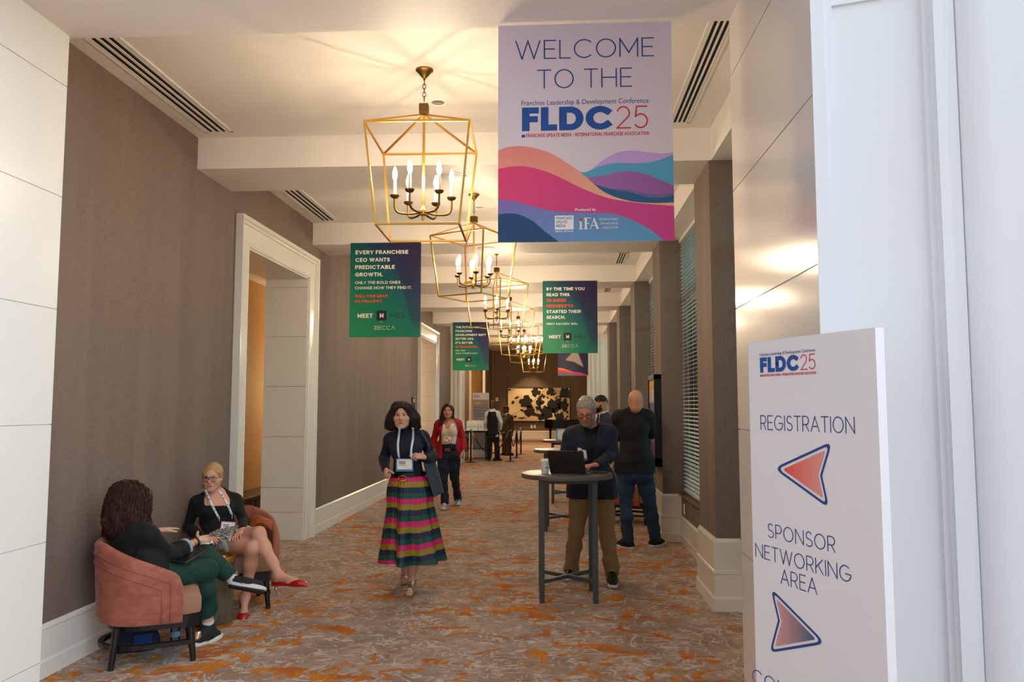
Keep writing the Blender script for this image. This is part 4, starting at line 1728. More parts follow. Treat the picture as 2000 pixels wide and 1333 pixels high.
CH1 = (-2.72, 5.26)
CH2 = (-2.70, 6.66)
chair = make_chair()
chair.location = (*CH1, 0)
chair.rotation_euler = (0, 0, math.radians(118))
chair['label'] = 'terracotta velvet barrel chair seen from behind, the nearest one'
chair['group'] = 'terracotta velvet barrel chairs'
dup(chair, (*CH2, 0), math.radians(30), 'terracotta barrel chair under the blonde woman against the left wall')
dup(chair, (1.02, 11.55, 0), math.radians(70), 'terracotta barrel chair by the windows behind the bald man')
cu_ = thing('throw_cushion', 'pale flowered throw cushion on the window side barrel chair', 'cushion', (0.80, 11.50, 0.45), math.radians(20))
M['flower'] = tweed_material('flowered_linen', (206, 180, 120), (96, 84, 62), 30)
pb = []
for i in range(13):
    row = []
    for k in range(13):
        u, v_ = i / 6 - 1, k / 6 - 1
        row.append((u * 0.2, 0, 0.2 + v_ * 0.2))
    pb.append(row)
cm = MB()
for s_ in (-1, 1):
    Q = [[(p[0] * (1 - 0.08 * (1 - abs(k / 6 - 1))), s_ * 0.075 * (max(0, 1 - (i / 6 - 1) ** 2) * max(0, 1 - (k / 6 - 1) ** 2)) ** 0.5, p[2]) for k, p in enumerate(r)] for i, r in enumerate(pb)]
    cm.grid(Q)
cm.build('cover', M['flower'], cu_, smooth=True)

# ------------------------------------------------------------------ drum side table
DR = (-2.635, 6.03)
dr = thing('drum_table', 'grey green metal drum table with brass rim between the seated women', 'side table', (*DR, 0))
g_ = NT('verdigris_metal')
nn = g_.noise(g_.coords((1, 1, 0.35)), 9, 5, 0.7, 0.5)
g_.link(g_.mix(g_.step(nn, 0.35, 0.65), (92, 90, 72), (128, 124, 104)), g_.b.inputs['Base Color'])
g_.b.inputs['Metallic'].default_value = 0.6
g_.b.inputs['Roughness'].default_value = 0.45
MB().lathe([(0.162, 0.02), (0.165, 0.024), (0.165, 0.468), (0.162, 0.47)], n=48).build('body', g_.m, dr, smooth=40)
MB().lathe([(0.158, 0.0), (0.167, 0.002), (0.167, 0.022), (0.160, 0.024)], n=48).build('plinth_ring', M['brass'], dr, smooth=40)
MB().lathe([(0.001, 0.488), (0.150, 0.488), (0.156, 0.490), (0.158, 0.512), (0.166, 0.512), (0.168, 0.508), (0.168, 0.466), (0.160, 0.464)], n=48).build('tray_top', M['brass'], dr, smooth=40)
M['black_cup'] = pbr('black_paper_cup', (34, 31, 32), 0.6)
paper_cup('black paper coffee cup with white lid on the drum table', (-2.655, 5.955, 0.488), 1.25, M['black_cup'], M['paper'], False)
nk = thing('paper_napkin', 'crumpled white napkin on the brass tray of the drum table', 'napkin', (-2.57, 6.0, 0.489))
rng = np.random.default_rng(3)
MB().sheet([[(0.012 * i - 0.04, 0.012 * k - 0.04, 0.012 + 0.012 * math.sin(i * 1.3 + k) + rng.normal(0, 0.003)) for k in range(8)] for i in range(8)], 0.002).build('sheet', M['paper'], nk, smooth=True)

# ------------------------------------------------------------------ bag and bottle under the near chair
M['navy_cloth'] = tweed_material('navy_nylon', (16, 20, 34), (32, 40, 64), 120)
M['blue_cloth'] = tweed_material('blue_nylon', (16, 44, 92), (28, 66, 120), 120)
bg_ = thing('backpack', 'dark blue backpack lying under the nearest barrel chair', 'bag', (-2.86, 5.39, 0), math.radians(28))
rings = []
for k, z_ in enumerate(np.linspace(0, 1, 9)):
    w_, d_ = 0.15 * (1 - 0.5 * z_ ** 3), 0.085 * (1 - 0.45 * z_ ** 3)
    if k in (0, 8):
        w_, d_ = w_ * 0.85, d_ * 0.8
    rings.append([(w_ * np.sign(math.cos(a)) * abs(math.cos(a)) ** 0.6, d_ * np.sign(math.sin(a)) * abs(math.sin(a)) ** 0.6, 0.005 + 0.17 * z_) for a in np.linspace(0, 2 * PI, 25)[:-1]])
MB().rings(rings).build('body', M['navy_cloth'], bg_, smooth=True)
MB().box(-0.02, 0.10, -0.108, -0.08, 0.03, 0.13, bev=0.012).build('front_pocket', M['blue_cloth'], bg_, smooth=40)
MB().tube([(-0.04, 0, 0.17), (-0.03, 0, 0.205), (0.03, 0, 0.205), (0.04, 0, 0.17)], 0.007, 6).build('strap', M['black'], bg_, smooth=True)
M['clear'] = glass_tint('clear_plastic', (0.86, 0.92, 0.95))
bo = thing('water_bottle', 'clear plastic water bottle standing beside the backpack under the chair', 'bottle', (-2.645, 5.50, 0))
MB().lathe([(0.001, 0.002), (0.028, 0.0), (0.032, 0.01), (0.031, 0.05), (0.033, 0.06), (0.031, 0.10), (0.032, 0.13), (0.024, 0.16), (0.013, 0.182), (0.013, 0.195)], n=20).build('body', M['clear'], bo, smooth=True)
MB().lathe([(0.015, 0.192), (0.015, 0.210), (0.001, 0.211)], n=16).build('cap', M['blue_cloth'], bo, smooth=40)
MB().lathe([(0.0335, 0.065), (0.0335, 0.10)], n=20, caps=False).build('paper_band', M['blue_frame'], bo, smooth=True)

# ------------------------------------------------------------------ framed poster on the second pier
y0_, y1_ = 9.985, 10.68
po = thing('framed_poster', 'tall black framed colourful poster on the brown pier by the bald man', 'poster', (1.235, (y0_ + y1_) / 2, 0.90))
H_ = 1.14
L_ = (y1_ - y0_) / 2
f_ = MB()
f_.box(-0.045, 0.045, -L_, -L_ + 0.045, 0, H_)
f_.box(-0.045, 0.045, L_ - 0.045, L_, 0, H_)
f_.box(-0.045, 0.045, -L_, L_, 0, 0.10)
f_.box(-0.045, 0.045, -L_, L_, H_ - 0.06, H_)
f_.build('frame', M['wood_dark'], po)
A, C_ = [], []
nu, nv = 24, 48
for i in range(nu + 1):
    for k in range(nv + 1):
        u, v_ = i / nu, k / nv
        A.append((-0.030, -L_ + 0.04 + (2 * L_ - 0.08) * u, 0.09 + (H_ - 0.14) * v_))
        w_ = 0.5 + 0.5 * math.sin(9 * u + 5 * math.sin(6 * v_))
        if v_ > 0.86:
            c_ = mixc((226, 160, 60), (196, 140, 80), w_)
        elif v_ > 0.70:
            c_ = mixc((214, 204, 196), (150, 150, 170), w_)
        elif v_ > 0.45:
            c_ = mixc((34, 60, 150), (70, 90, 170), w_)
        elif v_ > 0.2:
            c_ = mixc((92, 62, 128), (150, 104, 150), w_)
        else:
            c_ = mixc((40, 34, 60), (70, 60, 90), w_)
        C_.append(c_)
mesh('poster_sheet', A, [(i * (nv + 1) + k, i * (nv + 1) + k + 1, (i + 1) * (nv + 1) + k + 1, (i + 1) * (nv + 1) + k) for i in range(nu) for k in range(nv)], M['print'], po, col=C_)


def outlet(label, loc, rz, s=1.0):
    t = thing('outlet_plate', label, 'electrical outlet', loc, rz)
    MB().box(-0.038 * s, 0.038 * s, -0.004, 0.004, -0.06 * s, 0.06 * s, bev=0.003).build('plate', M['paper'], t)
    for z_ in (-0.022, 0.022):
        MB().box(-0.014 * s, 0.014 * s, -0.0055, -0.003, (z_ - 0.013) * s, (z_ + 0.013) * s, bev=0.001).build('socket', M['ceiling'], t)


outlet('white outlet plate under the window sill, right of the bald man', (WX - 0.004, 10.35 - 0.62, 0.42), -PI / 2)
outlet('left one of two outlet plates low on the far brown wall', (-1.32, END - 0.004, 0.62), 0, 1.4)
outlet('right one of two outlet plates low on the far brown wall', (-1.16, END - 0.004, 0.62), 0, 1.4)
th_ = thing('thermostat', 'small white control plate high on the far brown wall left of the painting', 'control', (-3.05, END - 0.01, 1.97))
MB().box(-0.07, 0.07, -0.012, 0.012, -0.09, 0.09, bev=0.004).build('plate', M['paper'], th_)
MB().box(-0.03, 0.03, -0.016, -0.011, 0.0, 0.05).build('display', M['arrow_grey'], th_)
# room name plate by the second doorway
rp = thing('room_sign', 'small dark room plate on the left wall before the second doorway', 'sign', (WL + 0.012, 17.2, 1.62))
MB().box(-0.012, 0.012, -0.14, 0.14, -0.22, 0.22, bev=0.003).build('plate', M['wood_dark'], rp)
MB().box(0.0121, 0.014, -0.11, 0.11, 0.10, 0.18).build('name_strip', M['arrow_grey'], rp)
# dark console beyond the first doorway
cn = thing('low_cabinet', 'dark low cabinet against the ochre wall through the first doorway', 'cabinet', (-4.40, 11.4, 0))
MB().box(-0.2, 0.18, -1.6, 1.6, 0.06, 0.36, bev=0.006).build('body', M['table_metal'], cn)
MB().box(-0.22, 0.2, -1.65, 1.65, 0.36, 0.40, bev=0.004).build('top', M['wood_dark'], cn)
for q in (-0.8, 0.0, 0.8):
    dd = MB().box(0.18, 0.195, q - 0.76 / 2, q + 0.76 / 2, 0.09, 0.33, bev=0.004).build('door', M['table_metal'], cn)
    MB().box(0.195, 0.21, q + 0.28, q + 0.30, 0.16, 0.26).build('handle', M['brass_dark'], dd)
for sx in (-0.15, 0.13):
    for sy in (-1.5, 1.5):
        MB().box(sx - 0.02, sx + 0.02, sy - 0.02, sy + 0.02, 0, 0.06).build('leg', M['wood_dark'], cn)

# ------------------------------------------------------------------ far lounge
pt = thing('wall_painting', 'wide gold painting of black flowers on the far brown wall', 'painting', (-0.96, END - 0.05, 1.72))
PW, PH = 1.53, 0.82
f_ = MB()
for a_, b_, c__, d_ in ((-PW - .04, -PW, -PH - .04, PH + .04), (PW, PW + .04, -PH - .04, PH + .04), (-PW - .04, PW + .04, -PH - .04, -PH), (-PW - .04, PW + .04, PH, PH + .04)):
    f_.box(a_, b_, -0.05, 0.045, c__, d_)
f_.build('frame', M['wood_dark'], pt)
org = V(-0.96, END - 0.05, 1.72)
sh = Sheet(lambda u, v, d: org + V(u, -0.01 - d, v), pt, org)
A, F = [], []
nu, nv = 60, 30
cols = {}
for i in range(nu + 1):
    for k in range(nv + 1):
        A.append((-PW + 2 * PW * i / nu, -PH + 2 * PH * k / nv))
F = [(i * (nv + 1) + k, (i + 1) * (nv + 1) + k, (i + 1) * (nv + 1) + k + 1, i * (nv + 1) + k + 1) for i in range(nu) for k in range(nv)]


def gold_ground(u, v):
    w = 0.5 + 0.5 * math.sin(1.8 * u + 2.2 * math.sin(2.1 * v + u) + 1.0)
    s_ = 0.5 + 0.5 * math.sin(7 * v + 1.5 * math.sin(1.3 * u))
    c_ = mixc((204, 166, 112), (240, 222, 184), w * 0.6 + s_ * 0.4)
    return c_


sh.put('ground', A, F, 0.0, gold_ground)
rng = np.random.default_rng(11)


def petal_blob(cx, cy, r, n, seed, ecc=1.0):
    rg = np.random.default_rng(seed)
    ph = rg.uniform(0, 6)
    pts = []
    for k in range(48):
        a = 2 * PI * k / 48
        q = r * (0.72 + 0.28 * abs(math.sin(n * a / 2 + ph)) + 0.10 * math.sin(3 * a + ph) + 0.08 * math.sin(7 * a))
        pts.append((cx + q * math.cos(a) * ecc, cy + q * math.sin(a)))
    n_ = len(pts)
    A_ = pts + [(cx, cy)]
    A_ = [(max(-PW, min(PW, a)), max(-PH, min(PH, b))) for a, b in A_]
    return A_, [(i, (i + 1) % n_, n_) for i in range(n_)]


def leaf(cx, cy, L_, w_, ang):
    pts = []
    for k in range(13):
        t_ = k / 12
        pts.append((t_ * L_, w_ * math.sin(PI * t_) ** 0.8))
    for k in range(11, 0, -1):
        t_ = k / 12
        pts.append((t_ * L_, -w_ * math.sin(PI * t_) ** 0.8))
    c_, s_ = math.cos(ang), math.sin(ang)
    return [(max(-PW, min(PW, cx + a * c_ - b * s_)), max(-PH, min(PH, cy + a * s_ + b * c_))) for a, b in pts]


for i, (cx_, cy_, r, n_) in enumerate([(-0.62, 0.12, 0.34, 5), (-0.45, -0.36, 0.30, 5), (0.05, 0.10, 0.22, 4), (0.42, -0.40, 0.36, 5), (0.78, -0.05, 0.36, 5), (1.22, -0.05, 0.30, 5), (1.30, 0.55, 0.30, 4), (0.60, 0.62, 0.22, 4), (-0.15, 0.60, 0.24, 4), (1.05, -0.62, 0.24, 5), (0.10, -0.62, 0.2, 4)]):
    sh.put('black', *petal_blob(cx_, cy_, r, n_, i), d=0.002)
for i in range(46):
    cx_, cy_ = rng.uniform(-0.2, 1.5), rng.uniform(-0.78, 0.78)
    if i > 36:
        cx_ = rng.uniform(-1.45, -0.6)
    sh.poly('black', leaf(cx_, cy_, rng.uniform(0.12, 0.3), rng.uniform(0.03, 0.08), rng.uniform(0, 6.3)), 0.0025)
for a_, b_ in (((-1.45, -0.62), (0.35, 0.75)), ((-0.9, -0.75), (0.2, -0.1)), ((0.2, -0.6), (1.4, 0.4)), ((-0.1, 0.2), (0.9, 0.75))):
    mid = ((a_[0] + b_[0]) / 2 + 0.08, (a_[1] + b_[1]) / 2 - 0.08)
    sh.put('black', *ribbon([tuple(q) for q in smooth_curve([a_, mid, b_], 8)], 0.016), d=0.0022)
M['canvas_black'] = pbr('black_paint', (22, 16, 12), 0.6)
sh.done({'ground': ('canvas', M['print']), 'black': ('flower_shapes', M['canvas_black'])})

# grand piano, lid down, in front of the far wall at the right
pn = thing('grand_piano', 'black grand piano standing below the painting at the far end', 'piano', (0.35, 38.2, 0))
M['piano'] = pbr('black_piano_lacquer', (10, 9, 9), 0.12)
out = [(-0.98, -0.55), (-0.98, 0.10)] + [tuple(q) for q in smooth_curve([(-0.98, 0.15), (-0.70, 0.62), (-0.20, 0.72), (0.30, 0.66), (0.75, 0.72), (0.9, 0.72)], 6)] + [(0.95, 0.72), (0.95, -0.75), (-0.6, -0.75)]
MB().prism(out, 0.60, 0.97).build('case', M['piano'], pn)
MB().prism([(x_ * 1.02, y_ * 1.02) for x_, y_ in out], 0.972, 0.995).build('lid', M['piano'], pn)
for x_, y_ in ((-0.72, -0.4), (-0.40, -0.45), (0.75, -0.5), (0.2, 0.55)):
    MB().lathe([(0.06, 0.60), (0.075, 0.56), (0.06, 0.5), (0.045, 0.12), (0.05, 0.06), (0.03, 0.0)], (x_, y_, 0), 12).build('leg', M['piano'], pn, smooth=40)

# buffet table with white gabled boxes
bt = thing('buffet_table', 'narrow black table with pale top carrying the white gable boxes', 'table', (-2.42, 24.35, 0))
MB().box(-0.40, 0.28, -0.30, 0.30, 0.90, 0.925).build('tabletop', M['paper'], bt)
MB().box(-0.38, 0.26, -0.28, 0.28, 0.84, 0.90).build('apron', M['black'], bt)
for x_ in (-0.36, 0.24):
    for y_ in (-0.25, 0.25):
        MB().box(x_ - 0.018, x_ + 0.018, y_ - 0.018, y_ + 0.018, 0, 0.84).build('leg', M['black'], bt)
MB().box(-0.36, 0.24, -0.26, -0.245, 0.36, 0.38).build('rail', M['black'], bt)


def make_box():
    t = thing('gable_box', 'x', 'box', group='white gable boxes on the far buffet table')
    w, d, h = 0.078, 0.06, 0.17
    b_ = MB().box(-w, w, -d, d, 0, h).build('carton', M['paper'], t)
    g = MB()
    g.prism([(-d, h), (d, h), (0.008, h + 0.085), (-0.008, h + 0.085)], -w, w, (1, 2, 0))
    g.build('gable_top', M['paper'], t)
    hd = MB()
    hd.rings([[(x_, -0.003, z_) for x_, z_ in q] for q in ([(-0.05, h + 0.08), (-0.035, h + 0.115), (0.035, h + 0.115), (0.05, h + 0.08)],)] + [[(x_, 0.003, z_) for x_, z_ in [(-0.05, h + 0.08), (-0.035, h + 0.115), (0.035, h + 0.115), (0.05, h + 0.08)]]])
    hd.build('handle', M['paper'], t)
    MB().lathe([(0.001, 0), (0.03, 0), (0.03, 0.001), (0.001, 0.001)], n=16).build('sticker', M['ink_pale'], t)
    st = t.children[-1]
    st.rotation_euler = (PI / 2, 0, 0)
    st.location = (0, -d - 0.0002, 0.085)
    return t


bx = make_box()
spots = [(-2.70, 24.20), (-2.52, 24.22), (-2.62, 24.46), (-2.44, 24.47), (-2.32, 24.20), (-2.26, 24.50)]
BL = ['white gable box at the left end of the buffet table front row', 'white gable box in the middle of the buffet front row', 'white gable box at left in the back row on the buffet', 'white gable box at centre of the back row on the buffet',
      'white gable box nearest the waistcoat man, front row', 'white gable box turned sideways at the right end, back row']
for i, (x_, y_) in enumerate(spots):
    rz = [0.1, 0.0, 0.1, -0.1, -0.1, 0.9][i]
    if i == 0:
        bx.location = (x_, y_, 0.925)
        bx.rotation_euler = (0, 0, rz)
        bx['label'] = BL[0]
    else:
        dup(bx, (x_, y_, 0.925), rz, BL[i])

# program sign behind it
org = V(-2.45, 25.3, 0)
t = thing('program_sign', 'tall grey program sign behind the gable boxes', 'sign', tuple(org))
MB().box(-0.26, 0.26, 0, 0.03, 0.02, 2.06).build('board', M['board'], t)
MB().box(-0.2, 0.2, -0.15, 0.18, 0.0, 0.02).build('foot', M['table_metal'], t)
sh = Sheet(lambda u, v, d: org + V(u, -d, v), t, org)
M['grey_panel'] = pbr('grey_print_panel', (150, 146, 150), 0.5)
M['yellow'] = pbr('golden_print', (222, 166, 50), 0.5)
sh.rect('panel', -0.25, 0.25, 0.25, 1.84, 0.001)
sh.put('navy', *stroke_text('FLDC', 0.075, 0.2, -0.22, 1.91, width=0.18), d=0.0015)
sh.poly('yellow', arc(-0.10, 1.735, 0.125, 0.045, 0, 345, 23), 0.0015)
for k, w_ in enumerate(("IFA's Franchise", 'Management', '& Compliance', 'Program')):
    sh.put('navy', *font_text(w_, 0.085, -0.225, 1.56 - k * 0.088, width=(0.46, 0.42, 0.45, 0.28)[k]), d=0.0015)
sh.done({'panel': ('grey_panel', M['grey_panel']), 'navy': ('lettering', M['ink_navy']), 'yellow': ('badge_print', M['yellow'])})

# rope stanchions
def make_post():
    t = thing('rope_stanchion', 'x', 'stanchion', group='black rope stanchions at the far buffet')
    MB().lathe([(0.001, 0), (0.165, 0.0), (0.165, 0.012), (0.12, 0.022), (0.04, 0.03), (0.03, 0.05)], n=28).build('base', M['black'], t, smooth=40)
    MB().lathe([(0.026, 0.03), (0.026, 0.90), (0.033, 0.90), (0.033, 0.945), (0.022, 0.955), (0.001, 0.957)], n=16).build('post', M['black'], t, smooth=40)
    MB().lathe([(0.034, 0.905), (0.036, 0.915), (0.034, 0.925)], n=16, caps=False).build('collar', M['silver'], t, smooth=True)
    return t


post = make_post()
SP = [(-2.55, 23.32), (-1.42, 23.80), (-1.32, 25.43), (-1.27, 27.3)]
SL = ['black rope stanchion beside the white portal, left of the waistcoat man', 'black rope stanchion nearest, right of the waistcoat man', 'black rope stanchion third along, behind the suited man',
      'farthest black rope stanchion on the carpet']
for i, q in enumerate(SP):
    if i == 0:
        post.location = (*q, 0)
        post['label'] = SL[0]
    else:
        dup(post, (*q, 0), 0, SL[i])
RL = ['sagging dark rope in front of the waistcoat man', 'dark rope hanging between the second and third posts', 'dark rope hanging between the two farthest posts']
M['rope'] = pbr('black_velvet_rope', (24, 14, 16), 0.8, sheen=0.3)
for i in range(3):
    a, b = V(*SP[i], 0.915), V(*SP[i + 1], 0.915)
    d_ = nrm(b - a)
    a, b = a + d_ * 0.04, b - d_ * 0.04
    t = thing('velvet_rope', RL[i], 'rope', tuple(a), group='black ropes of the stanchions')
    sag = [0.66, 0.5, 0.5][i]
    pts = [a + (b - a) * q - V(0, 0, sag * (1 - (2 * q - 1) ** 2)) - a for q in np.linspace(0.0, 1.0, 25)]
    MB().tube(pts, 0.018, 8).build('rope', M['rope'], t, smooth=True)
    for e0, e1 in ((0, 2), (-1, -3)):
        MB().tube([pts[e0], pts[e1]], 0.021, 8).build('end_cap', M['silver'], t, smooth=40)
# ================================================================== organic surfaces: blended distance fields -> one continuous mesh
class Field:
    def __init__(s, lo, hi, h):
        s.lo = np.asarray(lo, float) - 3 * h
        s.h = h
        s.n = (np.ceil((np.asarray(hi, float) - s.lo) / h).astype(int) + 4)
        s.F = np.full(s.n, 9.0, np.float32)
        s.ax = [(s.lo[i] + h * np.arange(s.n[i])).astype(np.float32) for i in range(3)]

    def _sl(s, lo, hi):
        a = np.maximum(np.floor((np.asarray(lo) - s.lo) / s.h).astype(int), 0)
        b = np.minimum(np.ceil((np.asarray(hi) - s.lo) / s.h).astype(int) + 1, s.n)
        if np.any(b <= a):
            return None
        sl = tuple(slice(int(a[i]), int(b[i])) for i in range(3))
        X = s.ax[0][sl[0]][:, None, None]
        Y = s.ax[1][sl[1]][None, :, None]
        Z = s.ax[2][sl[2]][None, None, :]
        return sl, X, Y, Z

    def _blend(s, sl, d, k, op):
        F = s.F[sl]
        if op == 'sub':
            d = -d
            hh = np.maximum(k - np.abs(F - d), 0) / k if k > 0 else 0
            s.F[sl] = np.maximum(F, d) + hh * hh * k * 0.25
        else:
            hh = np.maximum(k - np.abs(F - d), 0) / k if k > 0 else 0
            s.F[sl] = np.minimum(F, d) - hh * hh * k * 0.25

    def cap(s, a, b, ra, rb=None, k=0.02, op='add', n=None, f=1.0):
        """tapered capsule; n,f squash it along direction n (thickness divided by f)"""
        a, b = np.asarray(a, float), np.asarray(b, float)
        rb = ra if rb is None else rb
        R = max(ra, rb) + k + 3 * s.h
        q = s._sl(np.minimum(a, b) - R, np.maximum(a, b) + R)
        if q is None:
            return s
        sl, X, Y, Z = q
        px, py, pz = X - a[0], Y - a[1], Z - a[2]
        ba = b - a
        if n is not None:
            n = nrm(n)
            t = (px * n[0] + py * n[1] + pz * n[2]) * (f - 1)
            px, py, pz = px + n[0] * t, py + n[1] * t, pz + n[2] * t
            ba = ba + n * (ba @ n) * (f - 1)
        l2 = max(float(ba @ ba), 1e-9)
        t = np.clip((px * ba[0] + py * ba[1] + pz * ba[2]) / l2, 0, 1)
        d = np.sqrt((px - ba[0] * t) ** 2 + (py - ba[1] * t) ** 2 + (pz - ba[2] * t) ** 2) - (ra + (rb - ra) * t)
        if n is not None:
            d = d / max(1, f ** 0.5)
        s._blend(sl, d.astype(np.float32), k, op)
        return s

    def ell(s, c, r, R3=None, k=0.02, op='add'):
        """ellipsoid radii r along the rows of R3"""
        c = np.asarray(c, float)
        r = np.full(3, r, float) if np.isscalar(r) else np.asarray(r, float)
        m = r.max() + k + 3 * s.h
        q = s._sl(c - m, c + m)
        if q is None:
            return s
        sl, X, Y, Z = q
        px, py, pz = X - c[0], Y - c[1], Z - c[2]
        R3 = np.eye(3) if R3 is None else np.asarray(R3, float)
        u = [(px * R3[i][0] + py * R3[i][1] + pz * R3[i][2]) for i in range(3)]
        k0 = np.sqrt((u[0] / r[0]) ** 2 + (u[1] / r[1]) ** 2 + (u[2] / r[2]) ** 2)
        k1 = np.sqrt((u[0] / r[0] ** 2) ** 2 + (u[1] / r[1] ** 2) ** 2 + (u[2] / r[2] ** 2) ** 2) + 1e-6
        d = k0 * (k0 - 1) / k1
        s._blend(sl, d.astype(np.float32), k, op)
        return s

    def cut(s, p, n, k=0.0):
        """remove everything on the side n points to"""
        p, n = np.asarray(p, float), nrm(n)
        d = (s.ax[0][:, None, None] - p[0]) * n[0] + (s.ax[1][None, :, None] - p[1]) * n[1] + (s.ax[2][None, None, :] - p[2]) * n[2]
        s.F = np.maximum(s.F, d.astype(np.float32))
        return s

    def wrinkle(s, amp, freq=40, seed=0, lo=None, hi=None, stretch=(1, 1, 1)):
        q = s._sl(s.lo if lo is None else lo, s.lo + s.n * s.h if hi is None else hi)
        if q is None:
            return s
        sl, X, Y, Z = q
        r = np.random.default_rng(seed)
        d = 0
        for o in range(3):
            v = r.normal(0, 1, 3)
            v = v / np.linalg.norm(v) * freq * (1.0 + 0.6 * o) * np.asarray(stretch)
            w = r.normal(0, 1, 3)
            w = w / np.linalg.norm(w) * freq * 0.6
            ph = r.uniform(0, 6, 2)
            d = d + np.sin(X * v[0] + Y * v[1] + Z * v[2] + ph[0] + 1.4 * np.sin(X * w[0] + Y * w[1] + Z * w[2] + ph[1])) / (1 + o)
        s.F[sl] += (d * amp * 0.5).astype(np.float32)
        return s

    def mesh(s):
        """naive surface nets"""
        F = s.F
        for ax in range(3):          # keep the border outside
            for e in (0, -1):
                ix = [slice(None)] * 3
                ix[ax] = e
                F[tuple(ix)] = np.maximum(F[tuple(ix)], 1e-3)
        I = F < 0
        c = np.zeros(tuple(np.array(F.shape) - 1), np.int8)
        corners = [(i, j, k) for i in (0, 1) for j in (0, 1) for k in (0, 1)]
        nx, ny, nz = c.shape
        for i, j, k in corners:
            c += I[i:i + nx, j:j + ny, k:k + nz]
        act = (c > 0) & (c < 8)
        idx = np.full(c.shape, -1, np.int32)
        ijk = np.argwhere(act)
        idx[act] = np.arange(len(ijk), dtype=np.int32)
        val = {q: F[ijk[:, 0] + q[0], ijk[:, 1] + q[1], ijk[:, 2] + q[2]] for q in corners}
        acc = np.zeros((len(ijk), 3))
        cnt = np.zeros(len(ijk))
        for q in corners:
            for ax in range(3):
                if q[ax]:
                    continue
                q2 = list(q)
                q2[ax] = 1
                a, b = val[q], val[tuple(q2)]
                m = (a < 0) != (b < 0)
                t = np.where(m, a / np.where(m, a - b, 1), 0)
                p = np.tile(np.array(q, float), (len(ijk), 1))
                p[:, ax] = t
                acc += p * m[:, None]
                cnt += m
        V_ = (ijk + acc / np.maximum(cnt, 1)[:, None]) * s.h + s.lo
        faces = []
        for ax in range(3):
            b_, c_ = [(1, 2), (2, 0), (0, 1)][ax]
            A = I
            sl0 = [slice(1, -1)] * 3
            sl1 = [slice(1, -1)] * 3
            sl0[ax] = slice(0, -1)
            sl1[ax] = slice(1, None)
            m = A[tuple(sl0)] != A[tuple(sl1)]
            e = np.argwhere(m)
            if not len(e):
                continue
            off = np.array([1, 1, 1])
            off[ax] = 0
            e = e + off
            ins = I[e[:, 0], e[:, 1], e[:, 2]]
            db, dc = np.zeros(3, int), np.zeros(3, int)
            db[b_] = 1
            dc[c_] = 1

            def g(v):
                return idx[v[:, 0], v[:, 1], v[:, 2]]
            qd = np.stack([g(e - db - dc), g(e - dc), g(e), g(e - db)], 1)
            qd[~ins] = qd[~ins][:, ::-1]
            faces.append(qd)
        Q = np.vstack(faces)
        return V_, Q[(Q >= 0).all(1)]


def relax(Vs, Q, it=1, lam=0.5):
    """laplacian smoothing over quad edges"""
    n = len(Vs)
    a = np.concatenate([Q[:, i] for i in range(4)])
    b = np.concatenate([Q[:, (i + 1) % 4] for i in range(4)])
    deg = np.bincount(a, minlength=n) + np.bincount(b, minlength=n)
    for _ in range(it):
        S = np.zeros_like(Vs)
        for d in range(3):
            S[:, d] = np.bincount(a, Vs[b, d], n) + np.bincount(b, Vs[a, d], n)
        Vs = Vs + lam * (S / np.maximum(deg, 1)[:, None] - Vs)
    return Vs


def bounds(pts, pad):
    P = np.array(pts)
    return P.min(0) - pad, P.max(0) + pad


def frame(fwd, up):
    """rows: right-of-the-picture axis x, forward y, up z of a head or hand"""
    f = nrm(fwd)
    x = nrm(np.cross(f, up))
    u = np.cross(x, f)
    return np.array([x, f, u])


def base_lid(s):
    return tuple(np.array(lin(s.skin)) * np.array([.86, .76, .74]))


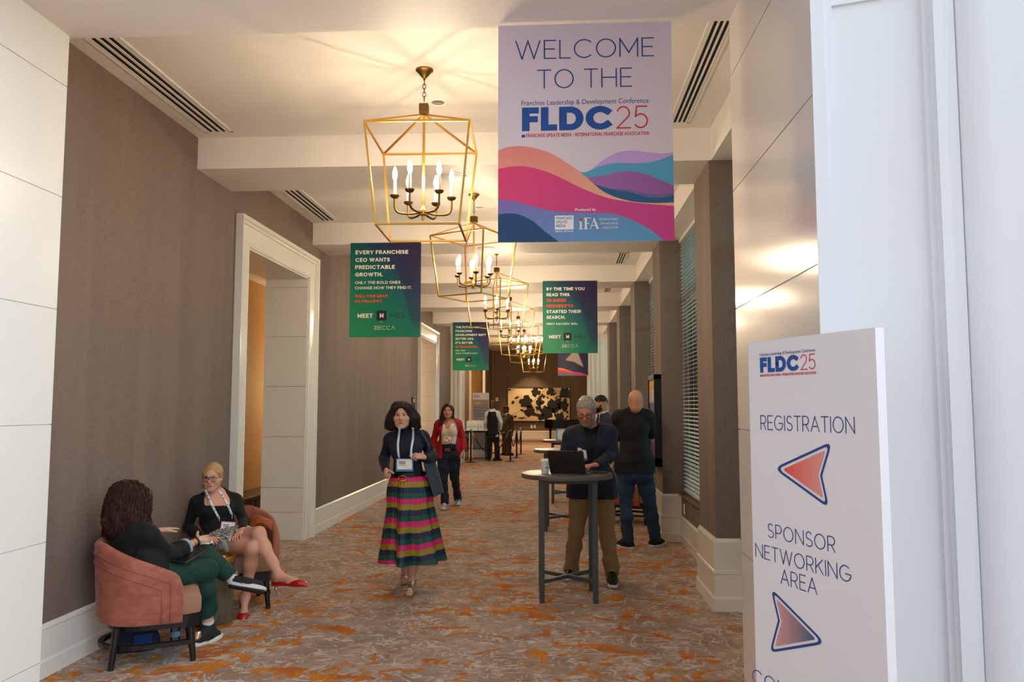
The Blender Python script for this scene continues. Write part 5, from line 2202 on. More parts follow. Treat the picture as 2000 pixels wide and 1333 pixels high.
class Human:
    """one person: joints in world metres.  s scales the standard 1.75 m thicknesses"""
    def __init__(s, J, s_=1.0, sex='f', girth=1.0, h=0.004, hands=None, head_s=1.0, skin=(204, 156, 132)):
        s.J = {k: np.asarray(v, float) for k, v in J.items()}
        s.s, s.sex, s.g, s.h, s.hs = s_, sex, girth, h, head_s * s_
        s.hands = hands or {}
        s.skin = skin
        J = s.J
        s.rt = nrm(J['shL'] - J['shR'])           # towards the person's left
        s.up = nrm(J['neck'] - J['pelvis'])
        s.fw = nrm(np.cross(s.rt, s.up)) * -1      # facing direction
        s.fw = nrm(np.cross(s.up, s.rt)) * 1
        if 'fwd' in J:
            if s.fw @ J['fwd'] < 0:
                s.fw = -s.fw
        s.HF = frame(J['hf'], J.get('hu', V(0, 0, 1)))

    def hp(s, x, y, z):
        """head coordinates in units of a 0.228 m head -> world"""
        return s.J['head'] + s.hs * (x * s.HF[0] + y * s.HF[1] + z * s.HF[2])

    # ---- body segments: each draws into a field with radii grown by d
    def torso(s, F, d=0.0, k=0.05, belly=0.0, bust=None):
        J, S, g = s.J, s.s, s.g
        fem = s.sex == 'f'
        hip = (J['hipL'] + J['hipR']) / 2
        F.cap(J['hipL'] * .85 + hip * .15, J['hipR'] * .85 + hip * .15, (.098 if fem else .092) * S * g + d, k=k, n=s.fw, f=1.06)
        F.cap(J['pelvis'], J['waist'], (.135 if fem else .140) * S * g + d, (.118 if fem else .135) * S * g + d, k=k, n=s.fw, f=1.28)
        F.cap(J['waist'], J['chest'], (.118 if fem else .135) * S * g + d, (.132 if fem else .150) * S * g + d, k=k, n=s.fw, f=1.32)
        if belly:
            F.ell(J['waist'] * .6 + J['pelvis'] * .4 + s.fw * (.06 * S), (.11 * S * g + d, .07 * S + belly + d, .13 * S), np.array([s.rt, s.fw, s.up]), k=k)
        a, b = J['shL'], J['shR']
        F.cap(a * .88 + b * .12 - s.up * .02 * S, b * .88 + a * .12 - s.up * .02 * S, .060 * S * g + d, k=k)
        F.cap(J['chest'] + s.up * .04 * S, J['neck'] - s.up * .03 * S, .118 * S * g + d, .065 * S + d, k=k, n=s.fw, f=1.35)
        b_ = (.054 if fem else .0) if bust is None else bust
        if b_:
            for q in (-1, 1):
                F.ell(J['chest'] + s.rt * q * .078 * S + s.fw * .064 * S - s.up * .015 * S, b_ * S + d, k=.07)
        elif not fem:
            for q in (-1, 1):
                F.ell(J['chest'] + s.rt * q * .075 * S + s.fw * .055 * S + s.up * .03 * S, (.085 * S + d, .05 * S + d, .07 * S + d), np.array([s.rt, s.fw, s.up]), k=.05)
        for q in ('L', 'R'):
            F.ell(J['hip' + q] - s.fw * .045 * S - s.up * .02 * S, .085 * S * g + d, k=.05)

    def shoulders(s, F, d=0.0, k=0.045):
        J, S = s.J, s.s
        for q in ('L', 'R'):
            m = 1.0 if s.sex == 'm' else .86
            F.cap(J['neck'] + (J['head'] - J['neck']) * (.10 if s.sex == 'm' else .02) - s.fw * .012, J['sh' + q] + (J['neck'] - J['sh' + q]) * .12 + s.up * .008, .040 * S * m + d, .046 * S * m + d, k=k)

    def neck(s, F, d=0.0, k=0.035):
        J, S = s.J, s.s
        top = s.hp(0, -.018, -.055)
        F.cap(J['neck'] - s.up * .02, top, (.047 if s.sex == 'f' else .060) * S + d, (.044 if s.sex == 'f' else .056) * S + d, k=k)

    def arm(s, F, q, d=0.0, k=0.03, d2=None, upto=1.0, frm=0.0):
        J, S = s.J, s.s
        d2 = d if d2 is None else d2
        m = 1.0 if s.sex == 'm' else 0.88
        a, b, c = J['sh' + q], J['el' + q], J['wr' + q]
        c = b + (c - b) * upto
        if frm == 0:
            F.ell(a + (b - a) * .08, (.056 * S * m + d), k=.045)
            F.cap(a, b, .050 * S * m + d, .040 * S * m + d, k=k)
        F.cap(b, b + (c - b) * .4, .040 * S * m + d2, .039 * S * m + d2, k=k)
        F.cap(b + (c - b) * .35, c, .039 * S * m + d2, (.039 - .014 * upto) * S * m + d2, k=k)

    def leg(s, F, q, d=0.0, k=0.03, d2=None, upto=1.0):
        J, S, g = s.J, s.s, s.g
        d2 = d if d2 is None else d2
        a, b, c = J['hip' + q], J['kn' + q], J['an' + q]
        F.cap(a, a + (b - a) * .5, .088 * S * g + d, .076 * S * g + d, k=k)
        F.cap(a + (b - a) * .45, b, .077 * S * g + d, .056 * S + d, k=k)
        e = b + (c - b) * .32
        back = J.get('calf' + q, -s.fw)
        if upto >= 1:
            F.cap(b, e + back * .012, .053 * S + d, .054 * S + d2, k=k)
            F.cap(e + back * .012, b + (c - b) * .7, .054 * S + d2, .040 * S + d2, k=k)
            F.cap(b + (c - b) * .68, c, .041 * S + d2, .033 * S + d2, k=k)
        else:
            e = b + (c - b) * upto
            F.cap(b, e, .054 * S + d, .05 * S + d2, k=k)

    def foot(s, F, q, k=0.015):
        J, S = s.J, s.s
        a, t = J['an' + q], J['to' + q]
        heel = J.get('he' + q, a + nrm(V(a[0] - t[0], a[1] - t[1], 0)) * .03 - V(0, 0, .045))
        F.cap(a, heel, .034 * S, .028 * S, k=k)
        F.cap(a, t * .75 + a * .25, .034 * S, .026 * S, k=.03)
        F.cap(heel, t, .026 * S, .020 * S, k=k)
        side = nrm(np.cross(t - heel, V(0, 0, 1)))
        F.cap(heel * .4 + t * .6 + side * .016 * S, t - side * 0.0 + side * .014, .022 * S, .015 * S, k=k)
        F.cap(heel * .4 + t * .6 - side * .016 * S, t - side * .016, .022 * S, .015 * S, k=k)
        d_ = nrm(t - heel)
        sg = 1 if q == 'L' else -1
        if s.h < .005:
            for i_, (o_, l_, r_) in enumerate(((.026, .030, .0105), (.010, .027, .008), (-.003, .022, .0075), (-.015, .016, .007), (-.026, .009, .0065))):
                b_ = t + side * sg * -o_ * S - d_ * .006
                F.cap(b_, b_ + d_ * l_ * S - V(0, 0, .004), r_ * S, r_ * .85 * S, k=.003)

    def head(s, F):
        h = s.hs
        P = s.hp
        R3 = s.HF

        def e(x, y, z, r, k=.02, op='add'):
            F.ell(P(x, y, z), np.array(r) * h, R3, k=k * h, op=op)

        def c(a, b, ra, rb, k=.012):
            F.cap(P(*a), P(*b), ra * h, rb * h, k=k * h)
        m = s.sex == 'm'
        e(0, -.012, .030, (.079 if m else .075, .096 if m else .094, .082), .03)
        e(0, .030, -.030, (.061, .062, .078), .03)
        jw = .055 if m else .046
        for q in (-1, 1):
            c((q * .058, -.005, -.035), (q * jw, .004, -.070), .020, .018, .02)
            c((q * jw, .004, -.070), (q * .016, .066, -.104), .019, .017, .022)
            e(q * .040, .066, -.028, (.022, .018, .020), .025)
            c((q * .048, .040, -.030), (q * .034, .046, -.082), .024, .020, .03)
            c((q * .014, .088, .022), (q * .044, .073, .021), .0085, .0075, .015)
        c((0, -.055, -.005), (0, -.045, -.085), .066 if m else .058, .058 if m else .046, .03)
        e(0, .072, -.102, (.020, .016, .015), .02)
        e(0, .074, -.066, (.028, .018, .022), .02)
        for q in (-1, 1):
            e(q * .031, .094, .004, (.0175, .015, .0105), .012, 'sub')
        ny = .107 if m else .102
        c((0, .086, .012), (0, ny, -.027), .0082, .0112 if m else .0098, .012)
        c((0, ny - .001, -.029), (0, .096, -.036), .0112 if m else .0098, .009, .008)
        for q in (-1, 1):
            e(q * .0125, .094, -.034, (.0085, .011, .0085), .008)
        c((-.017, .083, -.062), (.017, .083, -.062), .0058, .0058, .006)
        c((-.015, .082, -.071), (.015, .082, -.071), .0066, .0066, .006)
        for q in (-1, 1):
            c((q * .020, .082, -.0665), (q * .024, .078, -.0675), .005, .004, .008)
        for q in (-1, 1):
            e(q * .0785, -.010, -.012, (.010, .020, .031), .008)
            e(q * .080, -.004, -.016, (.006, .010, .014), .006, 'sub')

    def hand(s, F, q):
        spec = s.hands.get(q, {})
        S = s.s * (1.0 if s.sex == 'm' else .92)
        w = s.J['wr' + q]
        e = s.J['el' + q]
        d = nrm(spec.get('dir', w - e))
        n = np.asarray(spec.get('palm', V(0, 0, -1)), float)
        n = nrm(n - d * (n @ d))                    # palm normal
        c = np.cross(d, n) * (1 if q == 'R' else -1)  # towards the thumb
        c = c * spec.get('flip', 1)
        curl = spec.get('curl', (.35, .4, .45, .5))
        sp = spec.get('spread', .06)
        K = [(.027, .088), (.009, .091), (-.009, .087), (-.026, .078)]
        Ln = [.070, .077, .071, .056]
        for (a, l), r in zip(K, (.0125, .0125, .012, .0115)):
            F.cap(w + d * .012 * S + c * a * .55 * S, w + (d * l + c * a) * S, .015 * S, r * S, k=.012)
        F.cap(w, w + d * .03 * S, .024 * S, .020 * S, k=.015, n=n, f=1.35)
        for i, ((a, l), L) in enumerate(zip(K, Ln)):
            p = w + (d * l + c * a) * S
            ang = 0.0
            fd = nrm(d + c * sp * (1.5 - i))
            r = (.0088, .009, .0086, .0076)[i] * S
            for j, (fr, cu) in enumerate(((.45, .8), (.31, 1.0), (.24, .7))):
                ang += curl[i] * cu
                v = fd * math.cos(ang) + n * math.sin(ang)
                p2 = p + v * L * fr * S
                F.cap(p, p2, r, r * .92, k=.003)
                r *= .92
                p = p2
        th = spec.get('thumb', (.55, .7, .25))
        p = w + (d * .022 + c * .022) * S
        t1 = nrm(d * th[0] + c * th[1] + n * th[2])
        p2 = p + t1 * .046 * S
        F.cap(p, p2, .0150 * S, .0112 * S, k=.012)
        t2 = nrm(t1 + d * .35 + n * spec.get('thumb_in', .1))
        p3 = p2 + t2 * .032 * S
        F.cap(p2, p3, .0108 * S, .0098 * S, k=.004)
        F.cap(p3, p3 + nrm(t2 + d * .1) * .024 * S, .0098 * S, .0085 * S, k=.004)

    def body(s, root, face=True, bare_feet=False, arms='LR', col_extra=None):
        # feet inside closed shoes are left slim so that nothing pokes through the leather
        J = s.J
        pts = [v for k, v in J.items() if k not in ('hf', 'hu', 'fwd') and not k.startswith('calf')]
        lo, hi = bounds(pts, .19 * s.s)
        F = Field(lo, hi, s.h)
        s.torso(F)
        s.shoulders(F)
        s.neck(F)
        for q in 'LR':
            s.leg(F, q)
            if bare_feet:
                s.foot(F, q)
        s.head(F)
        for q in arms:
            s.arm(F, q, k=.02)
            s.hand(F, q)
        Vs, Q = F.mesh()
        # colour: face painted in head coordinates
        L = (Vs - J['head']) @ s.HF.T / s.hs
        base = np.array(lin(s.skin))
        C = np.tile(base, (len(Vs), 1))
        x, y, z = np.abs(L[:, 0]), L[:, 1], L[:, 2]
        inhead = (np.linalg.norm(L * np.array([1, 1, .8]), axis=1) < .125)

        def paint(mask, colr):
            mk = (np.clip(mask, 0, 1) * inhead)[:, None]
            C[:] = C * (1 - mk) + np.array(colr) * mk
        f = y > .03
        red = base * np.array([1.05, .88, .85])
        paint(f * np.clip(1.2 - np.hypot((x - .040) / .026, (z + .03) / .024), 0, .7), red)
        paint(f * np.clip(1.4 - np.hypot(x / .016, (z + .03) / .014), 0, .6), red)
        lip = getattr(s, 'lip', tuple(base * np.array([.86, .52, .52])))
        paint(f * (y > .074) * np.clip(3 * (1.15 - np.hypot(x / .0235, (z + .0665) / .0098)), 0, .9), lip)
        mouth_line = f * (y > .07) * np.clip(2 * (1 - np.hypot(x / .026, (z + .0665) / .0022)), 0, .8)
        paint(mouth_line, tuple(np.array(lip) * .35))
        br = getattr(s, 'brow', None)
        if br is not None:
            zc = .0265 + .004 * np.sin((x - .014) / .034 * PI)
            paint(f * np.clip(3 * (1.1 - np.hypot((x - .031) / .021, (z - zc) / .0042)), 0, .75), lin(br))
        paint(f * np.clip(1.6 * (1.1 - np.hypot((x - .031) / .020, (z - .004) / .013)), 0, .28), tuple(base * np.array([.66, .54, .52])))
        stub = getattr(s, 'stubble', None)
        if stub is not None:
            mk = f * ((z < -.045) | ((z < -.030) & (x > .045))) * (np.hypot(x / .026, (z + .0665) / .011) > 1)
            mk = np.where((z > -.052) & (x < .026) & (z > -.052), f * (z < -.046) * 1.0, mk)
            paint(mk * stub[3], lin(stub[:3]))
        if col_extra is not None:
            col_extra(s, Vs, C)
        o = mesh('body', Vs - root.location, Q, M['skin'], root, True, col=C)
        s.body_v, s.body_q = Vs, Q
        if face:
            s.eyes(root, o)
        return o

    def eyes(s, root, body):
        iris = getattr(s, 'iris', (70, 52, 38))
        gaze = getattr(s, 'gaze', (0, 0))
        lash = getattr(s, 'lash', (40, 28, 24))
        for q in (-1, 1):
            c = s.hp(q * .031, .0775, .0035)
            m = MB()
            R3 = s.HF
            m.ball(c, np.array((.0152, .0085, .0072)) * s.hs, 16, 12, 0, R3)
            v = np.vstack(m.v)
            L = (v - c) @ R3.T / s.hs
            C = np.tile(lin((226, 216, 208)), (len(v), 1))
            d = np.hypot(L[:, 0] - gaze[0] * .006, L[:, 2] - .0005 - gaze[1] * .003)
            C[(d < .0068)] = lin(iris)
            C[(d < .0034)] = lin((12, 10, 10))
            lid = getattr(s, 'lid', .0042)
            C[(L[:, 2] > lid)] = lin(lash) if lid > .003 else base_lid(s)
            C[(L[:, 2] > lid - .0012) & (L[:, 2] <= lid)] = lin(lash)
            m.build('eye', M['vcol'], body, smooth=True, origin=root.location, col=C)

    def part(s, root, name, F, mat, it=1, parent=None, lam=.5, col=None, keep=False):
        Vs, Q = F.mesh()
        Vs = relax(Vs, Q, it, lam)
        C = None
        if col is not None:
            C = col(Vs)
        o = mesh(name, Vs - np.array(root.location), Q, mat, parent or root, True, col=C)
        if keep:
            s.surf = BVHTree.FromPolygons([tuple(p) for p in Vs], [tuple(int(i) for i in f) for f in Q])
        return o

    def field(s, keys, pad, h):
        lo, hi = bounds([s.J[k] for k in keys], pad)
        return Field(lo, hi, h)

    def on_front(s, p, off=.004, back=.5):
        """drop a point onto the kept garment surface from the front"""
        p = np.asarray(p, float)
        if not hasattr(s, 'surf_b'):
            s.surf_b = BVHTree.FromPolygons([tuple(q) for q in s.body_v], [tuple(int(i) for i in q) for q in s.body_q])
        best = None
        for tr in (s.surf, s.surf_b):
            r = tr.ray_cast(Vector(p + s.fw * back), Vector(-s.fw))
            if r[0] is not None and (best is None or np.array(r[0]) @ s.fw > best @ s.fw):
                best = np.array(r[0])
        return p if best is None else best + s.fw * off


def drape(hm, pix, Y, off, n=9):
    """a strap line given by photo points, resampled and laid on the kept garment"""
    C = smooth_curve(pix, 8)
    d = np.concatenate([[0], np.cumsum(np.linalg.norm(np.diff(C, axis=0), axis=1))])
    out = []
    for q in np.linspace(0, d[-1], n):
        out.append(hm.on_front(at(np.interp(q, d, C[:, 0]), np.interp(q, d, C[:, 1]), Y), off))
    out = np.array(out)
    for _ in range(2):
        out[1:-1] = np.maximum(out[1:-1] @ hm.fw, .5 * (out[:-2] + out[2:]) @ hm.fw)[:, None] * hm.fw + (out[1:-1] - (out[1:-1] @ hm.fw)[:, None] * hm.fw)
    return list(out)


def strap(root, name, pts, w, mat, side, t=.0016, parent=None, n=6):
    """flat ribbon along points, widened along side"""
    P = smooth_curve(pts, n)
    sd = np.asarray(side, float)
    G = []
    for i, p in enumerate(P):
        tg = nrm(P[min(i + 1, len(P) - 1)] - P[max(i - 1, 0)])
        s_ = nrm(sd - tg * (sd @ tg))
        G.append([p - s_ * w / 2, p + s_ * w / 2])
    return MB().sheet(G, t).build(name, mat, parent or root, smooth=True, origin=root.location)


def shoe(root, name, an, toe, S, upper, sole, ht=.10, sole_t=.028, wide=1.0, heel_lift=0.0, up=V(0, 0, 1), collar=True, mats2=None, flat_sole=True):
    """closed shoe: upper as a blended form on a slab sole.  an = ankle, toe = toe tip on the ground line"""
    an, toe = np.asarray(an, float), np.asarray(toe, float)
    d = nrm(toe - an - up * ((toe - an) @ up))
    L = .27 * S
    side = np.cross(d, up)
    g = toe - d * L                       # heel on the sole line
    F = Field(*bounds([g, toe, an], .09), .005)
    k = .03
    F.cap(g + d * .045 * S + up * .045, an, .036 * S, .042 * S, k=k)
    F.cap(g + d * .04 * S + up * .045, g + d * .13 * S + up * .045, .037 * S * wide, .040 * S * wide, k=k)
    F.cap(g + d * .12 * S + up * .05, g + d * .225 * S + up * .036, .040 * S * wide, .028 * S, k=k, n=side, f=.86)
    F.cap(an + d * .01, g + d * .18 * S + up * .05, .040 * S, .034 * S, k=k)
    F.cut(g + up * sole_t * .8, -up)
    F.cut(an + up * (.035 if collar else .02), up)
    Vs, Q = F.mesh()
    Vs = relax(Vs, Q, 2)
    o = mesh(name, Vs - np.array(root.location), Q, upper, root, True)
    # sole outline
    ring = []
    for t, w in ((0.0, .012), (.008, .024), (.03, .034), (.09, .034), (.14, .040), (.19, .044), (.23, .040), (.255, .028), (.268, .012)):
        ring.append((t, w))
    pts = [(t, w) for t, w in ring] + [(t, -w) for t, w in reversed(ring)]
    mb = MB()
    rings = []
    for z_, q in ((0, .94), (.004, 1.0), (sole_t, 1.0), (sole_t + .004, .95)):
        rr = []
        for t, w in pts:
            tt = (t - .134) * (1.04 if q == 1 else 1.0) + .134
            spring = .016 * max(0, (t - .2) / .07) ** 2 if z_ < sole_t else 0
            rr.append(g + d * tt * S + side * w * q * S * wide + up * (z_ + spring * .6))
        rings.append(rr)
    mb.rings(rings)
    mb.build('sole', sole, o, smooth=50, origin=root.location)
    return o
# ================================================================== people
def P_(*a):
    return at(*a)


M['navy_knit'] = pbr('navy_knit', (22, 24, 44), 0.85, sheen=0.04, bump=(260, 0.3, 0.003))
M['black_knit'] = pbr('black_knit', (11, 11, 13), 0.85, sheen=0.04, bump=(260, 0.3, 0.003))
M['black_cloth'] = pbr('black_suiting', (11, 11, 13), 0.8, sheen=0.04, bump=(300, 0.25, 0.002))
M['black_shirt'] = pbr('black_shirt', (9, 9, 11), 0.75, sheen=0.02)
M['navy_suit'] = pbr('navy_suiting', (26, 30, 50), 0.8, sheen=0.04, bump=(300, 0.2, 0.002))
M['slate_suit'] = pbr('slate_blue_suiting', (40, 46, 66), 0.8, sheen=0.04)
M['brown_suit'] = pbr('olive_brown_suiting', (70, 58, 40), 0.85, sheen=0.03)
M['green_pants'] = pbr('bottle_green_trousers', (16, 56, 46), 0.8, sheen=0.04, bump=(300, 0.2, 0.002))
M['khaki'] = pbr('khaki_trousers', (146, 116, 80), 0.85, bump=(240, 0.2, 0.002))
M['denim'] = pbr('dark_denim', (24, 34, 52), 0.85, bump=(300, 0.3, 0.002), var=(5, 0.35))
M['denim_blue'] = pbr('blue_denim', (32, 56, 82), 0.85, bump=(300, 0.3, 0.002), var=(4, 0.4))
M['red_blazer'] = pbr('red_blazer_cloth', (168, 14, 26), 0.75, sheen=0.04)
M['cream_top'] = pbr('cream_jersey', (224, 210, 188), 0.8)
M['white_shirt'] = pbr('white_shirt', (226, 226, 230), 0.75)
M['cuff_blue'] = pbr('pale_blue_cuff', (150, 166, 188), 0.8)
M['red_patent'] = pbr('red_patent_leather', (178, 10, 28), 0.12, coat=0.6)
M['rose_gold'] = pbr('rose_gold_leather', (206, 170, 136), 0.28, 0.85)
M['sneaker'] = pbr('charcoal_knit', (34, 34, 38), 0.8, bump=(220, 0.4, 0.003))
M['white_sole'] = pbr('white_rubber', (222, 222, 216), 0.5)
M['dark_sole'] = pbr('dark_rubber', (22, 22, 24), 0.6)
M['black_leather'] = pbr('black_leather', (16, 15, 16), 0.3)
M['silver_leather'] = pbr('silver_leather', (206, 204, 200), 0.3, 0.7)
M['grey_felt'] = pbr('grey_felt_bag', (58, 66, 78), 0.85, var=(20, 0.08))
M['tan_leather'] = pbr('tan_leather', (150, 70, 26), 0.45)
M['white_sock'] = pbr('white_sock', (214, 214, 214), 0.9)
M['lanyard'] = pbr('white_lanyard', (222, 226, 236), 0.4)
M['badge_blue'] = pbr('badge_blue', (62, 132, 188), 0.4)
M['badge_pink'] = pbr('badge_pink', (226, 130, 136), 0.4)
M['pink_dot'] = pbr('pink_sticker', (236, 40, 110), 0.5)
M['lens'] = glass_tint('spectacle_lens', (0.92, 0.93, 0.95))
M['spectacle'] = pbr('dark_spectacle_frame', (36, 28, 30), 0.3)


def hair_mat(name, c0, c1):
    g = NT(name)
    n = g.noise(g.coords((60, 60, 9)), 2.2, 3, 0.6, 0.6)
    g.link(g.mix(g.step(n, 0.35, 0.68), c0, c1), g.b.inputs['Base Color'])
    g.b.inputs['Roughness'].default_value = 0.5
    g.b.inputs['Specular IOR Level'].default_value = 0.28
    g.bump(n, 0.6, 0.006)
    return g.m


M['hair_dark'] = hair_mat('dark_brown_hair', (20, 12, 11), (52, 32, 27))
M['hair_auburn'] = hair_mat('auburn_curls', (28, 15, 12), (78, 40, 27))
M['hair_blonde'] = hair_mat('blonde_hair', (164, 126, 80), (200, 164, 114))
M['hair_red'] = hair_mat('dark_red_brown_hair', (34, 16, 14), (72, 36, 30))
M['hair_grey'] = hair_mat('grey_hair', (128, 122, 114), (182, 175, 164))
M['hair_black'] = hair_mat('black_hair', (14, 11, 10), (40, 30, 26))


def glasses(hm, root, mat, w=.026, h=.017, z=.0, y=.100, r=.0022, bottom=True):
    m = MB()
    ln = MB()
    for q in (-1, 1):
        c = (q * .032, z)
        pts2 = rounded_poly([(c[0] - w, c[1] - h), (c[0] + w, c[1] - h), (c[0] + w, c[1] + h), (c[0] - w, c[1] + h)], .011, 4)
        pts = [hm.hp(a, y - 2.2 * a * a, b) for a, b in pts2]
        m.tube(pts + [pts[0]], r * hm.hs, 6, caps=False)
        ln.add(pts, [tuple(range(len(pts)))])
        m.tube([hm.hp(q * (.032 + w), y - 2.2 * (.032 + w) ** 2, z + h * .5), hm.hp(q * .072, .075, z + h * .5), hm.hp(q * .079, .0, z + .004), hm.hp(q * .078, -.015, z - .012)], r * hm.hs, 6)
    m.tube([hm.hp(-.007, y, z + .004), hm.hp(0, y + .004, z + .007), hm.hp(.007, y, z + .004)], r * hm.hs, 6)
    g = m.build('spectacles', mat, root, smooth=True, origin=root.location)
    ln.build('lenses', M['lens'], g, origin=root.location)
    return g


def badge(root, hm, c, w, h, frame_m, tilt=0.0, dot=False, yaw=0.0):
    """conference badge hanging at c, facing out of the chest"""
    c = np.asarray(c, float)
    f = nrm(hm.fw * math.cos(yaw) + hm.rt * math.sin(yaw))
    f = nrm(V(f[0], f[1], 0.0))
    x = nrm(np.cross(V(0, 0, 1), f))
    z = V(0, 0, 1)
    x, z = x * math.cos(tilt) + z * math.sin(tilt), z * math.cos(tilt) - x * math.sin(tilt)

    def slab(x0, x1, z0, z1, d0, d1):
        m = MB()
        v = [c + x * a + z * b + f * d for a in (x0, x1) for d in (d0, d1) for b in (z0, z1)]
        m.add(v, [(0, 1, 3, 2), (4, 6, 7, 5), (0, 4, 5, 1), (2, 3, 7, 6), (0, 2, 6, 4), (1, 5, 7, 3)])
        return m
    b = slab(-w / 2, w / 2, -h / 2, h / 2, -.002, .0).build('name_badge', frame_m, root, origin=root.location)
    slab(-w * .43, w * .43, -h * .34, h * .44, .0, .0006).build('badge_card', M['paper'], b, origin=root.location)
    t = MB()
    for k, (x0, x1, z0, z1) in enumerate(((-.34, .06, .20, .28), (-.34, .05, .06, .14), (-.34, .10, -.06, -.03))):
        v = slab(x0 * w, x1 * w, z0 * h, z1 * h, .0006, .0009)
        t.add(np.vstack(v.v), v.f)
    t.build('name_print', M['ink_grey'], b, origin=root.location)
    if dot:
        pts = [c + x * (.20 * w + .11 * w * math.cos(a)) + z * (-.16 * h + .11 * w * math.sin(a)) + f * .001 for a in np.linspace(0, 2 * PI, 17)[:-1]]
        MB().add(pts, [tuple(range(16))]).build('pink_sticker', M['pink_dot'], b, origin=root.location)
    return b


def strands(h, root, n, rad, seed=2):
    """loose locks standing a little off the bob so that its outline is not a smooth shell"""
    rg = np.random.default_rng(seed)
    m = MB()
    for i in range(n):
        q = rg.choice((-1, 1))
        a = rg.uniform(-.6, 1.0)
        y0, y1 = .01 - a * .05, -.02 - a * .05
        k = 1 + rg.uniform(-.02, .10)
        pts = [h.hp(q * .05 * k, y0 * .5, .118 * (1 + .03 * rg.normal())), h.hp(q * .095 * k, y0, .07), h.hp(q * .142 * k, y1, -.03), h.hp(q * .152 * k, y1, -.085), h.hp(q * (.148 + rg.uniform(-.01, .02)) * k, y1, -.115 + rg.uniform(-.02, .02))]
        P = smooth_curve(pts, 4)
        m.tube(P, [rad * min(1, (len(P) - t) / 5) for t in range(len(P))], 4)
    m.build('loose_locks', M['hair_dark'], root, smooth=True, origin=root.location)


def person(label, p, group=None):
    return thing('person', label, 'person', tuple(map(float, p)), 0, group)


